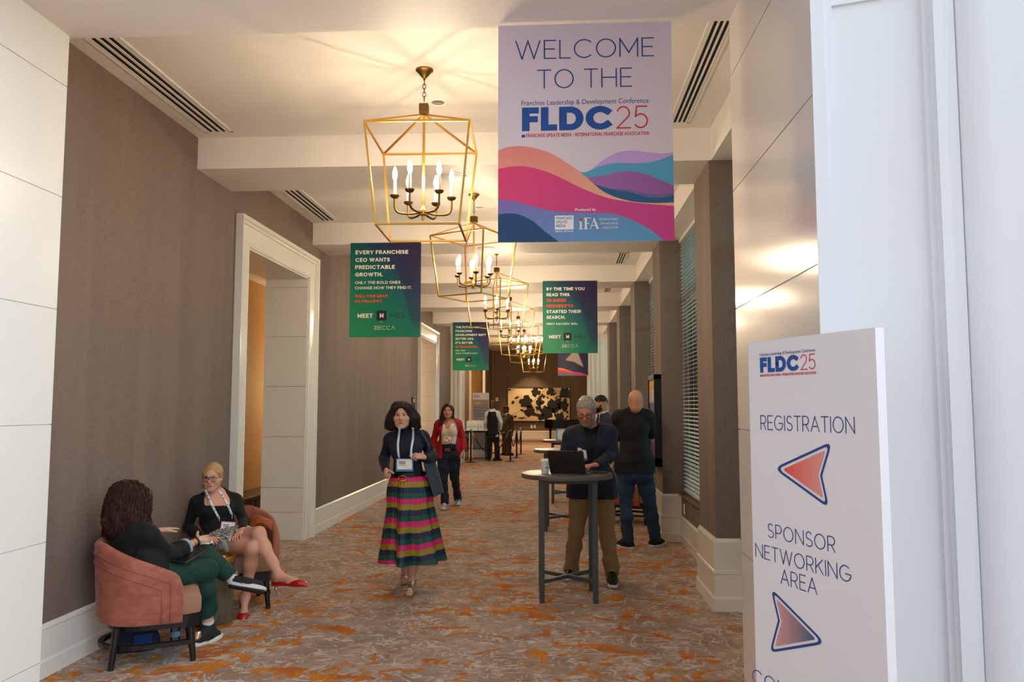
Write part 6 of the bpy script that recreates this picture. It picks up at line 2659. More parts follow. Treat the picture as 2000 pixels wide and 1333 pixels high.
# ------------------------------------------------------------------ walking woman in the striped skirt
def woman_skirt():
    J = dict(head=P_(786, 812, 6.99), hf=(.02, -1, -.03), fwd=(-.05, -1, 0),
             neck=P_(792, 846, 7.07), chest=P_(794, 876, 7.06), waist=P_(796, 914, 7.07), pelvis=P_(799, 948, 7.09),
             shR=P_(763, 858, 7.09), shL=P_(825, 854, 7.11), elR=P_(750, 896, 7.18), wrR=P_(754, 919, 6.97), elL=P_(843, 893, 7.22), wrL=P_(829, 893, 6.97),
             hipR=P_(784, 956, 7.1), hipL=P_(814, 956, 7.08), knR=P_(795, 1045, 7.12), knL=P_(811, 1050, 6.98),
             anR=P_(790, 1104, 7.50), anL=P_(804, 1137, 7.06), toR=P_(788, 1138, 7.42), toL=P_(798, 1164, 6.96))
    J['heR'] = J['anR'] + V(.01, .05, -.035)
    J['toL'][2] = .030
    J['heL'] = V(J['anL'][0] + .005, J['anL'][1] + .035, .034)
    J['toR'][2] = .032
    r = person('woman in navy turtleneck and bright striped midi skirt walking towards us', V(J['toL'][0], J['toL'][1], 0))
    hd = {'R': dict(dir=(.12, -.75, -.5), palm=(.9, .3, -.2), curl=(1.35, 1.4, 1.4, 1.35), thumb=(.6, .35, .7)),
          'L': dict(dir=(-.86, -.45, .12), palm=(-.25, .55, -.6), curl=(.45, .95, 1.15, 1.2), thumb=(.7, .55, .25))}
    h = Human(J, .96, 'f', .94, .004, hd, .98, (206, 158, 136))
    h.lip = lin((186, 60, 82))
    h.brow = (64, 40, 34)
    h.iris = (78, 66, 60)
    h.body(r, bare_feet=True)
    # sweater
    F = h.field(['shR', 'shL', 'elR', 'elL', 'wrR', 'wrL', 'hipL', 'hipR', 'head'], .16, .005)
    h.torso(F, .007, bust=.054)
    h.shoulders(F, .006)
    h.neck(F, .008)
    F.cut(h.hp(0, .03, -.112), nrm(h.HF[2] + h.HF[1] * .12))
    F.cap(P_(797, 925, 7.07), P_(798, 938, 7.07), .128, .132, k=.03, n=h.fw, f=1.3)
    F.cut(P_(798, 941, 7.07), V(0.05, 0, -1))
    for q in 'LR':
        h.arm(F, q, .010, .02, .012, .92)
        e, w = J['el' + q], J['wr' + q]
    # relaxed left sleeve bagging at the cuff as in a loose knit
    F.cap(J['elL'], J['wrL'] * .6 + J['elL'] * .4 - V(0, 0, .018), .055, .045, k=.03)
    F.wrinkle(.004, 26, 1)
    sw = h.part(r, 'turtleneck_sweater', F, M['navy_knit'], 2, keep=True)
    # turtleneck fold
    nk = MB()
    a, b = J['neck'], h.hp(0, -.018, -.055)
    nv = nrm(b - a)
    # skirt: pleated, striped rounds of cloth
    nu, nv_ = 144, 170
    zt, zb = P_(797, 929, 7.07)[2], P_(800, 1100, 7.05)[2]
    c0, c1 = P_(797, 929, 7.08), P_(801, 1096, 7.08)
    stripes = [(206, 16, 104), (152, 128, 16), (16, 24, 62), (12, 74, 58)]
    Vv, Cc = [], []
    ph = 0.7
    for i in range(nv_):
        t = i / (nv_ - 1)
        c = c0 * (1 - t) + c1 * t
        rx = .150 + (.268 - .150) * t ** .85 + .02 * math.sin(PI * min(1, t * 3)) * (t < .34)
        ry = .112 + (.225 - .112) * t ** .8
        for k in range(nu):
            a = 2 * PI * k / nu
            fold = (.016 + .05 * t) * t ** .5 * (.55 * math.sin(7 * a + ph) + .3 * math.sin(11 * a + 1.3) + .25 * math.sin(4 * a + 2.0 + t))
            fine = .004 * (1 - t) * math.sin(38 * a)
            # one deep pleat swinging forward left of centre (a = -110 deg)
            da = (a - math.radians(248) + PI) % (2 * PI) - PI
            fold += .045 * t * (1 / (1 + math.exp(-da * 14)) - .5) * math.exp(-abs(da) * 1.1)
            sx = .010 * t
            x = (rx + fold + fine) * math.cos(a)
            y = (ry + fold + fine) * math.sin(a)
            hem = .022 * math.sin(a + 2.2) * t + .012 * math.sin(2 * a) * t
            z = zt + (zb - zt) * t + hem * (t > .02) - .0
            Vv.append((c[0] + x + sx, c[1] + y, z))
            left = 1 / (1 + math.exp((da) * 16)) * math.exp(-max(0, -da) * .5)
            s_ = t * 16.0 + .55 * math.sin(a * 1 + .6) * t + 1.5 * left * t + .15 * math.sin(7 * a) * t
            Cc.append(lin(stripes[int(s_ + 16.0) % 4]))
    Fq = np.array([(i * nu + k, i * nu + (k + 1) % nu, (i + 1) * nu + (k + 1) % nu, (i + 1) * nu + k) for i in range(nv_ - 1) for k in range(nu)], np.int32)[:, ::-1]
    M['skirt'] = pbr('striped_taffeta', (255, 255, 255), 0.45, vcol=True, sheen=0.04)
    sk = mesh('striped_skirt', np.array(Vv) - np.array(r.location), Fq, M['skirt'], r, True, col=Cc)
    so = sk.modifiers.new('thickness', 'SOLIDIFY')
    so.thickness = .003
    # belt and buckle
    rings = []
    for z_, g_ in ((-.020, 0), (-.020, .008), (.014, .008), (.014, 0)):
        rings.append([V(c0[0] + (.152 + g_) * math.cos(a), c0[1] + (.114 + g_) * math.sin(a), zt + z_ + .012 + .010 * math.cos(a)) for a in np.linspace(0, 2 * PI, 49)[:-1]])
    bl = MB().rings(rings, caps=False).build('belt', M['black_leather'], r, smooth=40, origin=r.location)
    bc = P_(791, 932, 7.07)
    bc[1] = c0[1] - .132
    MB().tube([bc + V(.036 * math.cos(a), .0 - .004 + .012 * abs(math.cos(a)) ** 2, .022 * math.sin(a) - .002) for a in np.linspace(0, 2 * PI, 25)], .0042, 8, caps=False).build('buckle', M['gold'], bl, smooth=True, origin=r.location)
    # hair: full dark bob flicking outwards
    F = Field(*bounds([h.hp(0, 0, 0)], .24), .0045)
    F.ell(h.hp(0, -.028, .038), V(.104, .112, .102) * h.hs, h.HF, k=.03)
    for q in (-1, 1):
        F.cap(h.hp(q * .056, .000, .056), h.hp(q * .104, -.018, -.03), .050, .050, k=.05)
        F.cap(h.hp(q * .104, -.018, -.03), h.hp(q * .116, -.028, -.100), .048, .040, k=.04)
        F.cap(h.hp(q * .120, -.030, -.100), h.hp(q * .150, -.035, -.108), .024, .012, k=.04)
    F.cap(h.hp(0, -.08, .0), h.hp(0, -.085, -.10), .085, .075, k=.04)
    F.cap(h.hp(.045, .040, .086), h.hp(-.040, .042, .086), .030, .030, k=.05)
    F.ell(h.hp(.006, .122, -.024), V(.061, .088, .112) * h.hs, h.HF, k=.012, op='sub')
    F.wrinkle(.0055, 42, 4, stretch=(1, 1, .25))
    F.wrinkle(.0030, 150, 5, stretch=(1, 1, .15))
    h.part(r, 'hair', F, M['hair_dark'], 1)
    strands(h, r, 90, .0022)
    # gold hoop
    e = h.hp(-.084, .012, -.060)
    MB().tube([e + V(.012 * math.cos(a), -.006 * math.cos(a), .015 * math.sin(a)) for a in np.linspace(0, 2 * PI, 25)], [.0045 + .0025 * (math.sin(a) < -.2) for a in np.linspace(0, 2 * PI, 25)], 8, caps=False).build('hoop_earring', M['gold'], r, smooth=True, origin=r.location)
    # lanyard and badge
    for side in ((780, 836, 776, 862, 777, 886, 778, 897), (806, 836, 804, 864, 802, 885, 803, 897)):
        pts = drape(h, [(side[i], side[i + 1]) for i in range(0, 8, 2)], 6.9, .006)
        strap(r, 'lanyard', pts, .019, M['lanyard'], h.rt, n=2)
    bp = h.on_front(P_(789, 910, 6.9), .022)
    badge(r, h, bp, .150, .112, M['badge_blue'])
    for x_ in (778, 803):
        q = h.on_front(P_(x_, 897, 6.9), .014)
        MB().tube([q + V(0, 0, .012), q - V(0, 0, .012)], .005, 8).build('clip', M['silver'], r, origin=r.location)
    # watch
    w, e = J['wrL'], J['elL']
    d = nrm(e - w)
    u_ = nrm(np.cross(d, V(0, 0, 1)))
    v_ = np.cross(d, u_)
    c = w + d * .012
    MB().tube([c + (u_ * math.cos(a) + v_ * math.sin(a)) * .030 for a in np.linspace(0, 2 * PI, 25)], .0055, 8, caps=False).build('gold_watch', M['gold'], r, smooth=True, origin=r.location)
    # ring
    # sandals: metallic bands on a thin sole
    for q in 'LR':
        a, t = J['an' + q], J['to' + q]
        he = J['he' + q]
        d = nrm(t - he)
        sd = nrm(np.cross(d, V(0, 0, 1)))
        upv = np.cross(sd, d)
        tilt_up = upv
        slab = MB()
        rings = []
        for z_ in (-.030, -.018):
            rr = []
            for tt, w_ in ((-.03, .014), (-.015, .028), (.04, .030), (.11, .034), (.17, .040), (.215, .034), (.235, .016)):
                rr.append((tt, w_))
            out = [(tt, w_) for tt, w_ in rr] + [(tt, -w_) for tt, w_ in reversed(rr)]
            L = np.linalg.norm(t - he) / .20
            rings.append([he + d * tt * L * .95 + sd * w_ + tilt_up * z_ for tt, w_ in out])
        slab.rings(rings)
        so = slab.build('sandal', M['rose_gold'], r, origin=r.location)
        for k, (p, n_, wd) in enumerate(((he * .22 + t * .78, d, .018), (a * .85 + he * .15 + V(0, 0, .016), nrm(V(0, 0, 1) * .95 + d * .1), .015))):
            G = Field(*bounds([a, t, he], .08), .004)
            J2 = h
            s_old = h.s
            h.s = s_old * 1.14
            h.foot(G, q)
            h.s = s_old
            G.cap(a, a + V(0, 0, .08), .041 * h.s, .043 * h.s, k=.01)
            G.cut(p + n_ * wd, n_)
            G.cut(p - n_ * wd, -n_)
            vs, qs = G.mesh()
            if len(qs):
                mesh('strap', vs - np.array(r.location), qs, M['rose_gold'], so, True)
    # grey felt tote on the left shoulder
    tb = thing('tote_bag', 'grey felt tote bag on the shoulder of the woman in the striped skirt', 'bag', tuple(P_(852, 960, 7.2)))
    G = []
    tl, tr_, bl_, br_ = P_(826, 898, 7.02), P_(846, 893, 7.34), P_(847, 972, 6.98), P_(867, 962, 7.36)
    m = MB()
    rings = []
    nrm_ = nrm(np.cross(tr_ - tl, bl_ - tl))
    for t_ in np.linspace(0, 1, 9):
        a, b = tl * (1 - t_) + bl_ * t_, tr_ * (1 - t_) + br_ * t_
        bulge = .018 + .022 * math.sin(PI * min(1, t_ * .9 + .1))
        n = 12
        ring = []
        for k in range(n + 1):
            q = k / n
            ring.append(a * (1 - q) + b * q + nrm_ * bulge * math.sin(PI * q) ** .6)
        for k in range(n, -1, -1):
            q = k / n
            ring.append(a * (1 - q) + b * q - nrm_ * bulge * math.sin(PI * q) ** .6 - nrm_ * .002)
        rings.append(ring)
    m.rings(rings)
    m.build('pouch', M['grey_felt'], tb, smooth=50, origin=tb.location)
    sp = J['shL'] + V(-.01, 0, .062)
    strap(tb, 'strap', [tl + (tr_ - tl) * .2, P_(838, 872, 6.98), sp + V(.01, -.05, -.02), sp, sp + V(.02, .06, -.03), P_(846, 880, 7.32), tr_ - (tr_ - tl) * .1], .022, M['grey_felt'], V(1, 0, .4), .003)


woman_skirt()


# ------------------------------------------------------------------ man at the laptop
def blazer(h, r, mat, hem_z, d=.018, opening=True, seed=0, sleeve=.97, vdepth=None, sleeves_mat=None, name='blazer', flare=.02, h_=.006, low=None):
    J = h.J
    keys = [k for k in J if k[:2] in ('sh', 'el', 'wr', 'hi')] + ['neck']
    lo, hi = bounds([J[k] for k in keys], .2)
    lo[2] = min(lo[2], hem_z - .05)
    F = Field(lo, hi, h_)
    h.torso(F, d, k=.06)
    h.shoulders(F, d + .004)
    m = (J['hipL'] + J['hipR']) / 2
    F.cap(J['hipL'] + V(0, 0, .06), V(J['hipL'][0], J['hipL'][1], hem_z), .108 * h.s * h.g + d, .108 * h.s * h.g + d + flare, k=.08)
    F.cap(J['hipR'] + V(0, 0, .06), V(J['hipR'][0], J['hipR'][1], hem_z), .108 * h.s * h.g + d, .108 * h.s * h.g + d + flare, k=.08)
    F.cut(V(m[0], m[1], hem_z), V(0, 0, -1))
    if opening:
        vd = vdepth if vdepth is not None else J['waist']
        top = J['neck'] + h.fw * .085 * h.s + h.up * .03
        # V opening cut to the shirt underneath, then raised lapels along its edges
        for q in (-1, 1):
            F.cap(top + h.rt * q * .072 * h.s - h.fw * .02, vd + h.fw * (.15 * h.s), .026, .010, k=.01)
        F.cap(top + h.fw * .05 + h.up * .04, vd + h.fw * (.17 * h.s), .074 * h.s, .004, k=.006, op='sub', n=h.fw, f=.45)
        F.cap(J['neck'] + h.fw * .05 + h.up * .02, J['neck'] + h.fw * .06 + h.up * .2, .062 * h.s, .062 * h.s, k=.01, op='sub')
        F.cap(vd + h.fw * .19, V(vd[0], vd[1], hem_z - .1) + h.fw * .2, .022, .10, k=.01, op='sub')
    F.cap(J['neck'] - h.fw * .02, J['neck'] + (J['head'] - J['neck']) * .9, .052 * h.s, .052 * h.s, k=.005, op='sub')
    for q in 'LR':
        h.arm(F, q, d * .9, .025, d * .9, sleeve)
    F.wrinkle(.007, 17, seed + 1)
    F.wrinkle(.003, 45, seed + 2)
    return h.part(r, name, F, mat, 2, keep=True)


def trousers(h, r, mat, d=.014, d2=.026, cuff=None, seed=0, h_=.006, name='trousers', waist=None):
    J = h.J
    lo, hi = bounds([J[k] for k in ('hipL', 'hipR', 'knL', 'knR', 'anL', 'anR', 'waist')], .16)
    F = Field(lo, hi, h_)
    F.cap(J['hipL'], J['hipR'], .098 * h.s * h.g + d, k=.05, n=h.fw, f=1.06)
    F.cap(J['pelvis'], J['waist'] * .6 + J['pelvis'] * .4, .135 * h.s * h.g + d, .128 * h.s * h.g + d, k=.05, n=h.fw, f=1.28)
    for q in 'LR':
        F.ell(J['hip' + q] - h.fw * .045 * h.s, .086 * h.s * h.g + d, k=.05)
        h.leg(F, q, d, .03, d2)
        b, c = J['kn' + q], J['an' + q]
        if cuff is None:
            e = c - nrm(c - b) * .0 + nrm(c - b) * .02
            F.cap(b * .3 + c * .7, c + nrm(c - b) * .03, .052 * h.s + d2 * .6, .058 * h.s + d2 * .55, k=.03)
            g = c + nrm(c - b) * .035
        else:
            g = b + (c - b) * cuff
        # trim the hem locally
        n = nrm(c - b)
        q_ = F._sl(g - .16, g + .16)
        if q_:
            sl, X, Y, Z = q_
            dd = (X - g[0]) * n[0] + (Y - g[1]) * n[1] + (Z - g[2]) * n[2]
            near = ((X - g[0]) ** 2 + (Y - g[1]) ** 2 + (Z - g[2]) ** 2) < .15 ** 2
            F.F[sl] = np.where(near, np.maximum(F.F[sl], dd.astype(np.float32)), F.F[sl])
    F.wrinkle(.008, 20, seed + 5, stretch=(1, 1, 1.4))
    F.wrinkle(.004, 50, seed + 6, stretch=(.5, .5, 1.6))
    return h.part(r, name, F, mat, 2)


def short_hair(h, r, mat, name='hair', top=.012, seed=0, amp=.004, back=True, front=.062, low=-.045, freq=70, hv=.005, side=.0):
    F = Field(*bounds([h.hp(0, 0, 0)], .17), hv)
    F.ell(h.hp(0, -.016, .036), V(.080 + side, .097 + top * .4, .082 + top) * h.hs, h.HF, k=.02)
    F.cap(h.hp(0, -.07, .0), h.hp(0, -.066, low), .052 * h.hs, .045 * h.hs, k=.03)
    F.ell(h.hp(0, .125, -.020), V(.080, .085, .113) * h.hs, h.HF, k=.015, op='sub')
    for q in (-1, 1):
        F.ell(h.hp(q * .085, .010, -.045), V(.03, .045, .05) * h.hs, h.HF, k=.01, op='sub')
    F.cut(h.hp(0, -.05, low - .01), -h.HF[2] - h.HF[1] * .25)
    F.cut(h.hp(0, front, .03), nrm(h.HF[1] - h.HF[2] * .45))
    F.wrinkle(amp, freq, seed)
    F.wrinkle(amp * .5, freq * 2.2, seed + 1)
    return h.part(r, name, F, mat, 1)


def man_laptop():
    J = dict(head=P_(1145, 803, 7.53), hf=(-.16, -.85, -.46), hu=(-.06, -.42, .9), fwd=(-.15, -1, 0),
             neck=P_(1155, 839, 7.66), chest=P_(1152, 878, 7.66), waist=P_(1153, 916, 7.68), pelvis=P_(1156, 946, 7.69),
             shR=P_(1115, 849, 7.67), shL=P_(1191, 846, 7.67), elR=P_(1104, 893, 7.61), wrR=P_(1120, 912, 7.24), elL=P_(1199, 889, 7.61), wrL=P_(1164, 909, 7.24),
             hipR=P_(1136, 952, 7.69), hipL=P_(1176, 952, 7.68), knR=P_(1125, 1040, 7.69), knL=P_(1186, 1038, 7.63), anR=P_(1116, 1122, 7.81), anL=P_(1195, 1126, 7.63),
             toR=P_(1103, 1142, 7.66), toL=P_(1198, 1152, 7.38))
    for q in 'LR':
        J['to' + q][2] = .03
        J['an' + q][2] = .10
    r = person('grey haired man in navy blazer and khakis typing at the high table', V(*((J['anL'] + J['anR'])[:2] / 2), 0))
    hd = {'L': dict(dir=(-.75, -.6, -.05), palm=(0, 0, -1), curl=(.35, .4, .4, .45), thumb=(.7, .6, .1)),
          'R': dict(dir=(.3, -.9, -.05), palm=(0, 0, -1), curl=(.4, .45, .45, .5))}
    h = Human(J, 1.03, 'm', 1.0, .0045, hd, 1.02, (196, 136, 116))
    h.brow = (120, 104, 92)
    h.stubble = (150, 128, 116, .6)
    h.gaze = (0, -.8)
    h.lid = .0008
    h.body(r)
    F = h.field(['shR', 'shL', 'hipL', 'hipR', 'neck'], .17, .006)
    h.torso(F, .008)
    h.shoulders(F, .008)
    h.neck(F, .010)
    F.cut(J['neck'] + h.fw * .02 + h.up * .055, nrm(h.up + h.fw * .55))
    F.cap(J['neck'] + h.fw * .10 + h.up * .06, J['neck'] + h.fw * .12 - h.up * .05, .035, .008, k=.006, op='sub')
    h.part(r, 'polo_shirt', F, M['black_shirt'], 2)
    hz = P_(1150, 978, 7.5)[2]
    blazer(h, r, M['navy_suit'], hz, .015, vdepth=J['waist'] - h.up * .02, seed=3, sleeve=.95)
    trousers(h, r, M['khaki'], .014, .018, seed=4)
    for q in 'LR':
        shoe(r, 'shoe', J['an' + q], V(*J['to' + q][:2], 0), 1.05, M['black_leather'], M['white_sole'], wide=1.05)
    short_hair(h, r, M['hair_grey'], top=.016, seed=8, amp=.005, freq=60, low=-.04, side=.005)
    glasses(h, r, M['spectacle'], .026, .015, -.004, .103, .0019)
    # badge tucked at the chest
    b = thing('conference_leaflet', 'white and blue badge card hanging behind the laptop lid against the black shirt', 'badge', tuple(P_(1140, 893, 7.36)))
    c = h.on_front(P_(1139, 893, 7.3), .012)
    badge(b, h, c, .085, .13, M['badge_blue'], .12)
    return h


man_laptop()


# ------------------------------------------------------------------ bald man from behind
def man_bald():
    J = dict(head=P_(1242, 782, 9.46), hf=(.10, 1, -.10), fwd=(.05, 1, 0), neck=P_(1239, 804, 9.52), chest=P_(1238, 838, 9.50), waist=P_(1239, 880, 9.50), pelvis=P_(1240, 914, 9.50),
             shL=P_(1209, 814, 9.50), shR=P_(1266, 813, 9.50), elL=P_(1203, 853, 9.66), elR=P_(1272, 848, 9.70), wrL=P_(1232, 856, 9.86), wrR=P_(1262, 818, 9.84),
             hipL=P_(1224, 925, 9.50), hipR=P_(1256, 925, 9.50), knL=P_(1222, 988, 9.50), knR=P_(1270, 990, 9.56), anL=P_(1226, 1052, 9.46), anR=P_(1280, 1050, 9.62),
             toL=P_(1204, 1066, 9.62), toR=P_(1298, 1062, 9.76))
    for q in 'LR':
        J['to' + q][2] = .03
        J['an' + q][2] = .10
    J['calfL'] = J['calfR'] = V(0, -1, 0)
    r = person('bald man in black shirt and jeans seen from behind by the windows', V(*((J['anL'] + J['anR'])[:2] / 2), 0))
    hd = {'L': dict(dir=(.9, .1, .2), palm=(0, -1, 0), curl=(.5, .5, .5, .5)), 'R': dict(dir=(-.35, .2, .9), palm=(-.6, -.6, .3), curl=(.7, .8, .9, 1.0))}
    h = Human(J, 1.04, 'm', 1.06, .005, hd, 1.0, (196, 140, 108))
    h.brow = (60, 46, 40)
    h.body(r)
    F = h.field(['shR', 'shL', 'elL', 'elR', 'wrL', 'wrR', 'hipL', 'hipR', 'neck'], .19, .006)
    h.torso(F, .016, belly=.03)
    h.shoulders(F, .014)
    F.cap(J['neck'], J['neck'] + (J['head'] - J['neck']) * .6 - h.fw * .02, .074, .074, k=.02)
    for q in 'LR':
        F.cap(J['hip' + q] + V(0, 0, .12), J['hip' + q] + V(0, 0, -.05), .142, .146, k=.06)
    hz = P_(1240, 926, 9.4)[2]
    F.cut(V(0, 0, hz), V(0.0, 0, -1))
    F.cut(J['neck'] + (J['head'] - J['neck']) * .50, J['head'] - J['neck'])
    for q in 'LR':
        h.arm(F, q, .018, .03, .014, .93)
    F.wrinkle(.010, 16, 12)
    F.wrinkle(.004, 40, 13)
    h.part(r, 'shirt', F, M['black_shirt'], 2)
    trousers(h, r, M['denim_blue'], .013, .017, seed=14, name='jeans')
    for q in 'LR':
        shoe(r, 'shoe', J['an' + q], V(*J['to' + q][:2], 0), 1.08, M['black_cloth'], M['white_sole'], wide=1.08)
    # shaved crown: a faint close-cropped band round the back
    return h


man_bald()


# ------------------------------------------------------------------ bearded man in profile
def man_beard():
    Y = 12.4
    J = dict(head=P_(1172, 789, Y), hf=(-1, -.10, -.18), hu=(-.12, 0, 1), fwd=(-.85, .5, 0), neck=P_(1180, 815, Y + .02), chest=P_(1182, 842, Y), waist=P_(1183, 872, Y), pelvis=P_(1184, 897, Y),
             shR=P_(1174, 822, Y + .20), shL=P_(1192, 824, Y - .17), elR=P_(1168, 858, Y + .25), elL=P_(1192, 862, Y - .2), wrR=P_(1150, 868, Y + .15), wrL=P_(1162, 870, Y - .2),
             hipR=P_(1182, 902, Y + .08), hipL=P_(1186, 902, Y - .09), knR=P_(1181, 958, Y + .09), knL=P_(1185, 958, Y - .1), anR=P_(1183, 1008, Y + .1), anL=P_(1187, 1008, Y - .1),
             toR=P_(1160, 1015, Y + .2), toL=P_(1164, 1015, Y - .05))
    for q in 'LR':
        J['to' + q][2] = .03
        J['an' + q][2] = .10
        J['calf' + q] = V(.9, -.3, 0)
    r = person('bearded dark haired man in slate suit, in profile behind the laptop man', V(*((J['anL'] + J['anR'])[:2] / 2), 0))
    hd = {'L': dict(dir=(-1, .1, 0), palm=(0, 0, -1)), 'R': dict(dir=(-1, -.1, 0), palm=(0, 0, -1))}
    h = Human(J, 1.0, 'm', 1.0, .006, hd, 1.0, (190, 136, 104))
    h.brow = (30, 22, 18)
    h.body(r)
    F = h.field(['shR', 'shL', 'hipL', 'hipR', 'neck', 'head'], .17, .006)
    h.torso(F, .007)
    h.shoulders(F, .007)
    h.neck(F, .011)
    F.cut(J['neck'] + (J['head'] - J['neck']) * .40, nrm(h.up + h.fw * .3))
    h.part(r, 'white_shirt', F, M['white_shirt'], 1)
    blazer(h, r, M['slate_suit'], .80, .018, seed=20, h_=.007)
    trousers(h, r, M['slate_suit'], .014, .024, seed=21, h_=.007)
    for q in 'LR':
        shoe(r, 'shoe', J['an' + q], V(*J['to' + q][:2], 0), 1.05, M['black_leather'], M['dark_sole'])
    short_hair(h, r, M['hair_black'], top=.018, seed=22, amp=.003, low=-.035)
    F = Field(*bounds([h.hp(0, .05, -.08)], .11), .004)
    for q in (-1, 1):
        F.cap(h.hp(q * .066, .012, -.025), h.hp(q * .060, .016, -.070), .016, .024, k=.02)
        F.cap(h.hp(q * .056, .018, -.080), h.hp(q * .016, .076, -.112), .026, .028, k=.02)
        F.cap(h.hp(q * .026, .084, -.060), h.hp(0, .096, -.053), .008, .008, k=.01)
        F.cap(h.hp(q * .048, .046, -.062), h.hp(q * .034, .066, -.092), .026, .026, k=.02)
    F.cap(h.hp(-.012, .082, -.114), h.hp(.012, .082, -.114), .023, .023, k=.02)
    F.ell(h.hp(0, .10, -.0665), V(.022, .022, .009) * h.hs, h.HF, k=.006, op='sub')
    F.wrinkle(.003, 150, 3)
    h.part(r, 'beard', F, M['hair_black'], 1)


man_beard()


# ------------------------------------------------------------------ woman in the red blazer
def woman_red():
    J = dict(head=P_(875, 803, 12.92), hf=(.06, -1, -.03), fwd=(0, -1, 0), neck=P_(876, 822, 12.98), chest=P_(876, 841, 12.96), waist=P_(876, 862, 12.97), pelvis=P_(876, 884, 13.0),
             shR=P_(857, 829, 13.0), shL=P_(894, 828, 13.0), elR=P_(848, 858, 13.1), elL=P_(904, 858, 13.05), wrR=P_(848, 880, 12.95), wrL=P_(905, 882, 12.92),
             hipR=P_(867, 888, 13.0), hipL=P_(886, 888, 13.0), knR=P_(866, 938, 12.9), knL=P_(888, 936, 13.05), anR=P_(869, 984, 12.87), anL=P_(894, 974, 13.42),
             toR=P_(864, 996, 12.72), toL=P_(895, 988, 13.25))
    J['toR'][2] = .03
    J['anR'][2] = .10
    J['heL'] = J['anL'] + V(0, .05, -.04)
    J['toL'][2] = .035
    r = person('dark haired woman in red blazer, cream top and jeans walking farther back', V(J['toR'][0], J['toR'][1], 0))
    hd = {'L': dict(dir=(-.12, -.1, -1), palm=(-.8, .3, 0), curl=(.3, .5, .6, .7), thumb=(.8, .5, .2)), 'R': dict(dir=(.1, .1, -1), palm=(.9, 0, 0), curl=(.5, .5, .5, .5))}
    h = Human(J, .98, 'f', 1.08, .006, hd, 1.0, (200, 140, 112))
    h.brow = (60, 36, 30)
    h.lip = lin((160, 84, 78))
    h.body(r)
    F = h.field(['shR', 'shL', 'hipL', 'hipR', 'neck'], .17, .006)
    h.torso(F, .007, bust=.056)
    F.cut(J['pelvis'] + V(0, 0, .055), V(0, 0, -1))
    F.cut(J['neck'] - V(0, 0, .045), V(0, 0, 1))
    F.cap(J['neck'] + h.fw * .1 + V(0, 0, .02), J['neck'] + h.fw * .13 - V(0, 0, .09), .065, .035, k=.02, op='sub')
    h.part(r, 'cream_top', F, M['cream_top'], 2, keep=True)
    # open blazer
    keys = ['shR', 'shL', 'elR', 'elL', 'wrR', 'wrL', 'hipL', 'hipR', 'neck']
    F = h.field(keys, .2, .006)
    h.torso(F, .018, bust=.05)
    h.shoulders(F, .020)
    hz = P_(866, 896, 12.9)[2]
    for q in 'LR':
        F.cap(J['hip' + q] + V(0, 0, .12), V(J['hip' + q][0], J['hip' + q][1], hz), .125, .145, k=.06)
    F.cut(V(0, 0, hz), V(0, 0, -1))
    f_ = h.fw
    F.cap(P_(876, 814, 12.80), P_(876, 855, 12.72), .085, .150, k=.01, op='sub', n=f_, f=.45)
    F.cap(P_(876, 855, 12.72), P_(879, 905, 12.72), .150, .165, k=.01, op='sub', n=f_, f=.5)
    F.cap(J['neck'] + V(0, -.03, -.03), J['neck'] + V(0, -.04, .2), .072, .072, k=.01, op='sub')
    for q in 'LR':
        h.arm(F, q, .018, .02, .022, .80)
    F.wrinkle(.008, 18, 30)
    F.wrinkle(.003, 50, 31)
    h.part(r, 'red_blazer', F, M['red_blazer'], 1)
    trousers(h, r, M['denim'], .015, .012, seed=32, name='jeans')
    bl = MB()
    rings = []
    pc = J['pelvis'] + V(0, 0, .05)
    for z_, g_ in ((-.018, -.01), (-.018, .004), (.018, .004), (.018, -.01)):
        rings.append([pc + V((.170 + g_) * math.cos(a), (.134 + g_) * math.sin(a), z_) for a in np.linspace(0, 2 * PI, 41)[:-1]])
    b_ = bl.rings(rings, caps=False).build('belt', M['black_leather'], r, smooth=40, origin=r.location)
    for q in (-.022, .022):
        MB().tube([pc + V(q + .019 * math.cos(a), -.142, .019 * math.sin(a)) for a in np.linspace(.6, 5.7, 15)], .004, 6).build('buckle', M['gold'], b_, smooth=True, origin=r.location)
    for q in 'LR':
        shoe(r, 'silver_sneaker', J['an' + q], V(*J['to' + q][:2], J['to' + q][2] - .03), .95, M['silver_leather'], M['white_sole'])
    F = Field(*bounds([h.hp(0, 0, -.05)], .26), .006)
    F.ell(h.hp(0, -.022, .032), V(.090, .100, .088) * h.hs, h.HF, k=.03)
    F.cap(h.hp(.078, .0, .02), h.hp(.098, .0, -.12), .032, .036, k=.03)
    F.cap(h.hp(.098, .0, -.12), h.hp(.118, .03, -.24), .040, .030, k=.03)
    F.cap(h.hp(-.072, -.01, .02), h.hp(-.076, -.02, -.12), .030, .030, k=.03)
    F.cap(h.hp(0, -.08, 0), h.hp(.02, -.09, -.2), .08, .06, k=.03)
    F.cap(h.hp(.02, .045, .098), h.hp(.075, .045, .03), .022, .020, k=.02)
    F.cap(h.hp(.0, .05, .098), h.hp(-.068, .035, .02), .020, .018, k=.02)
    F.ell(h.hp(0, .105, -.045), V(.058, .075, .125) * h.hs, h.HF, k=.012, op='sub')
    F.wrinkle(.005, 60, 34, stretch=(1, 1, .2))
    h.part(r, 'hair', F, M['hair_red'], 1)
    for side in ((883, 818, 887, 835, 881, 855, 880, 864),):
        pts = drape(h, [(side[i], side[i + 1]) for i in range(0, 8, 2)], 12.7, .012)
        strap(r, 'lanyard', pts, .02, M['lanyard'], h.rt, n=2)
    badge(r, h, h.on_front(P_(872, 860, 12.7), .02), .135, .10, M['badge_pink'], -.12, True)
    c = J['wrL'] + (J['elL'] - J['wrL']) * .10
